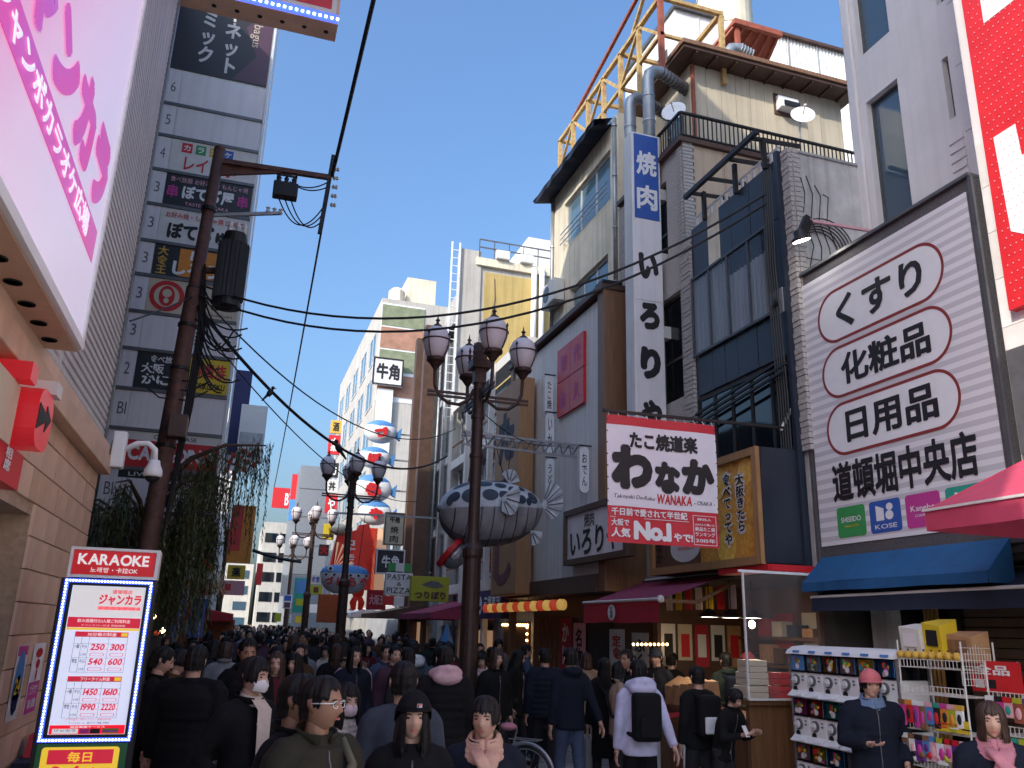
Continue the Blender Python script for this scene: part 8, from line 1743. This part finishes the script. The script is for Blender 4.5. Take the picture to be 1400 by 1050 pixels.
# ---------------------------------------------------------------- wire racks with goods
def wire_rack(label, y0, y1, X, z1, shelves):
    t = thing('wire_display_rack', label, 'rack', (X, (y0 + y1) / 2, 0), 'wire display racks under the blue awning'); Y0_, Y1_ = y0, y1
    for y in (y0, y1):
        for x in (X, X + .35): MB().cyl((x, y, .01), (x, y, z1), .008, n=6).build('upright', 'off_white', t)
    for z in shelves:
        m = MB()
        for k in range(9): x = X - .02 + k * .045; m.bar((x, y0, z), (x, y1, z), .005)
        for k in range(int((y1 - y0) / .04) + 1): y = y0 + k * .04; m.bar((X - .02, y, z + .001), (X - .02, y, z + .07), .004)
        m.bar((X - .02, y0, z + .07), (X - .02, y1, z + .07), .006); m.build('shelf', 'off_white', t)
    m = MB()
    for k in range(12): m.bar((X - .02 + .03 * k, y0, z1 - .35 + .0), (X - .02 + .03 * k, y0, z1 - .02 - .1 * abs(k - 6) / 6), .004)
    for k in range(7): m.bar((X - .02, y0, z1 - .35 + .05 * k), (X + .32, y0, z1 - .35 + .05 * k), .004)
    m.build('side_grid', 'off_white', t)
    return t
wire_rack('tall white wire rack of hanging toys right of the capsule machines', 5.78, 6.5, 5.9, 1.95, (.55, .9, 1.2, 1.5, 1.72)); wire_rack('second wire rack with pink packets behind the floral scarf woman', 4.9, 5.6, 5.95, 1.8, (.6, .95, 1.25, 1.5))
R_ = random.Random(21); gi = 0
kinds = ['plush', 'packet', 'ball', 'book']
ORDL = ['rightmost', 'second from right', 'third from right', 'fourth from right', 'fifth from right', 'sixth from right', 'seventh from right', 'eighth from right', 'ninth from right']
rowspec = [(1.79, 'ball', 'gold', 8, 'gilt bauble on the top shelf of the tall wire rack', 5.9), (1.4, 'packet', None, 9, 'packaged toy hung on the upper hooks of the tall wire rack', 5.86), (1.12, 'packet', None, 9, 'packaged toy hung on the middle hooks of the tall wire rack', 5.86), (.97, 'ball', None, 8, 'coloured ball toy on the lower shelf of the tall wire rack', 5.87), (.62, 'book', None, 6, 'magazine lying on the bottom shelf of the tall wire rack', 5.88)]
pal = ['orange', 'magenta', 'white', 'ink', 'gold', 'purple', 'red_sign', 'lime', 'pink', 'sky_blue', 'brown_frame', 'teal']
def goods(label, grp, kind, x, y, z, mt):
    o = thing('shop_item', label, 'toy' if kind != 'book' else 'magazine', (x, y, z), grp)
    if kind == 'ball': MB().ell((x, y, z + .035), .038, .038, .036, 12, 8).build('ball', mt, o, smooth=True); MB().cyl((x, y, z + .06), (x, y, z + .085), .008, n=6).build('stalk', 'black', o)
    elif kind == 'book': MB().hexa([V(x - .1, y - .09, z), V(x + .12, y - .09, z), V(x + .12, y + .09, z), V(x - .1, y + .09, z), V(x - .1, y - .09, z + .015), V(x + .12, y - .09, z + .05), V(x + .12, y + .09, z + .05), V(x - .1, y + .09, z + .015)]).build('cover', mt, o); MB().quad(V(x - .07, y - .06, z + .026), V(x + .08, y - .06, z + .05), V(x + .08, y + .04, z + .05), V(x - .07, y + .04, z + .026)).build('print', 'white', o)
    else:
        h = R_.uniform(.1, .2); w = R_.uniform(.03, .05); MB().wbox(x - .012, x + .012, y - w, y + w, z - h, z).build('bag', mt, o, bevel=.008); MB().wbox(x - .014, x + .013, y - w, y + w, z + .001, z + .04).build('header_card', R_.choice(pal), o); MB().ell((x - .012, y + R_.uniform(-.01, .01), z - h * .5), .012, w * .6, h * .3, 10, 7).build('toy', R_.choice(pal), o)
    return o
for z, kind, mt, n, lb_, x in rowspec:
    for k in range(n): y = 5.83 + k * (.64 / max(1, n - 1)); goods(ORDL[k] + ' ' + lb_, lb_ + 's', kind, x, y, z, mt or R_.choice(pal))
for z in (1.5, 1.2, .9):
    for k in range(8): goods(f'{ORDL[k]} pink or purple packet on the {dict(zip((1.5, 1.2, .9), ("upper", "middle", "lower")))[z]} hooks of the second wire rack', 'packets on the second wire rack', 'packet', 5.9, 4.95 + .085 * k, z, R_.choice(['magenta', 'purple', 'pink', 'rust_red']))
for k, (x, y, z, w, h, mt, lb_) in enumerate(((5.95, 6.38, 1.8, .12, .3, 'off_white', 'white cardboard box end on top of the tall wire rack'), (5.98, 6.15, 1.8, .1, .34, 'yellow', 'yellow cartoon card standing on top of the tall wire rack'), (6.05, 5.95, 1.78, .16, .26, 'kraft', 'open brown carton on top of the tall wire rack'))):
    o = thing('carton', lb_, 'box', (x, y, z)); MB().hexa([V(x, y - w, z), V(x + .18, y - w, z), V(x + .18, y + w, z), V(x, y + w, z), V(x - .02, y - w, z + h * .8), V(x + .18, y - w, z + h), V(x + .18, y + w, z + h), V(x - .02, y + w, z + h * .9)]).build('card', mt, o)
    MB().quad(V(x - .022, y - w * .7, z + h * .3), V(x - .024, y - w * .7, z + h * .7), V(x - .024, y + w * .6, z + h * .72), V(x - .022, y + w * .6, z + h * .32)).build('print', ['sign_grey', 'ink', 'brown_frame'][k], o)
for k, (y0, y1, z0, z1, mt, s_, lb_) in enumerate(((5.45, 5.95, 1.55, 1.8, 'red_sign', '全品', 'red price poster with small photos behind the second wire rack'), (4.9, 5.35, 1.55, 1.9, 'yellow', '特価', 'yellow and red price poster at the right edge'), (5.75, 6.1, 1.22, 1.32, 'yellow', '免税', 'yellow price strip with red characters on the tall wire rack'))):
    X_ = 6.15 if k < 2 else 5.85; o = thing('price_poster', lb_, 'poster', (X_, y0, z0)); Fq = RF(X_); yp('card', mt, o, Fq, y0, y1, z0, z1, -.01, 0)
    text(o, Fq, s_, -y1 + .04, -y0 - .1, z0 + (z1 - z0) * .55, z1 - .03, 'white' if k == 0 else 'red_sign', w=.03)
    for j in range(3): box_part('print', ['white', 'ink', 'red_sign'][(j + k) % 3], o, Fq, -y1 + .04 + j * .12, -y1 + .13 + j * .12, z0 + .03, z0 + (z1 - z0) * .4, 0, .003)
bpy.context.view_layer.update()
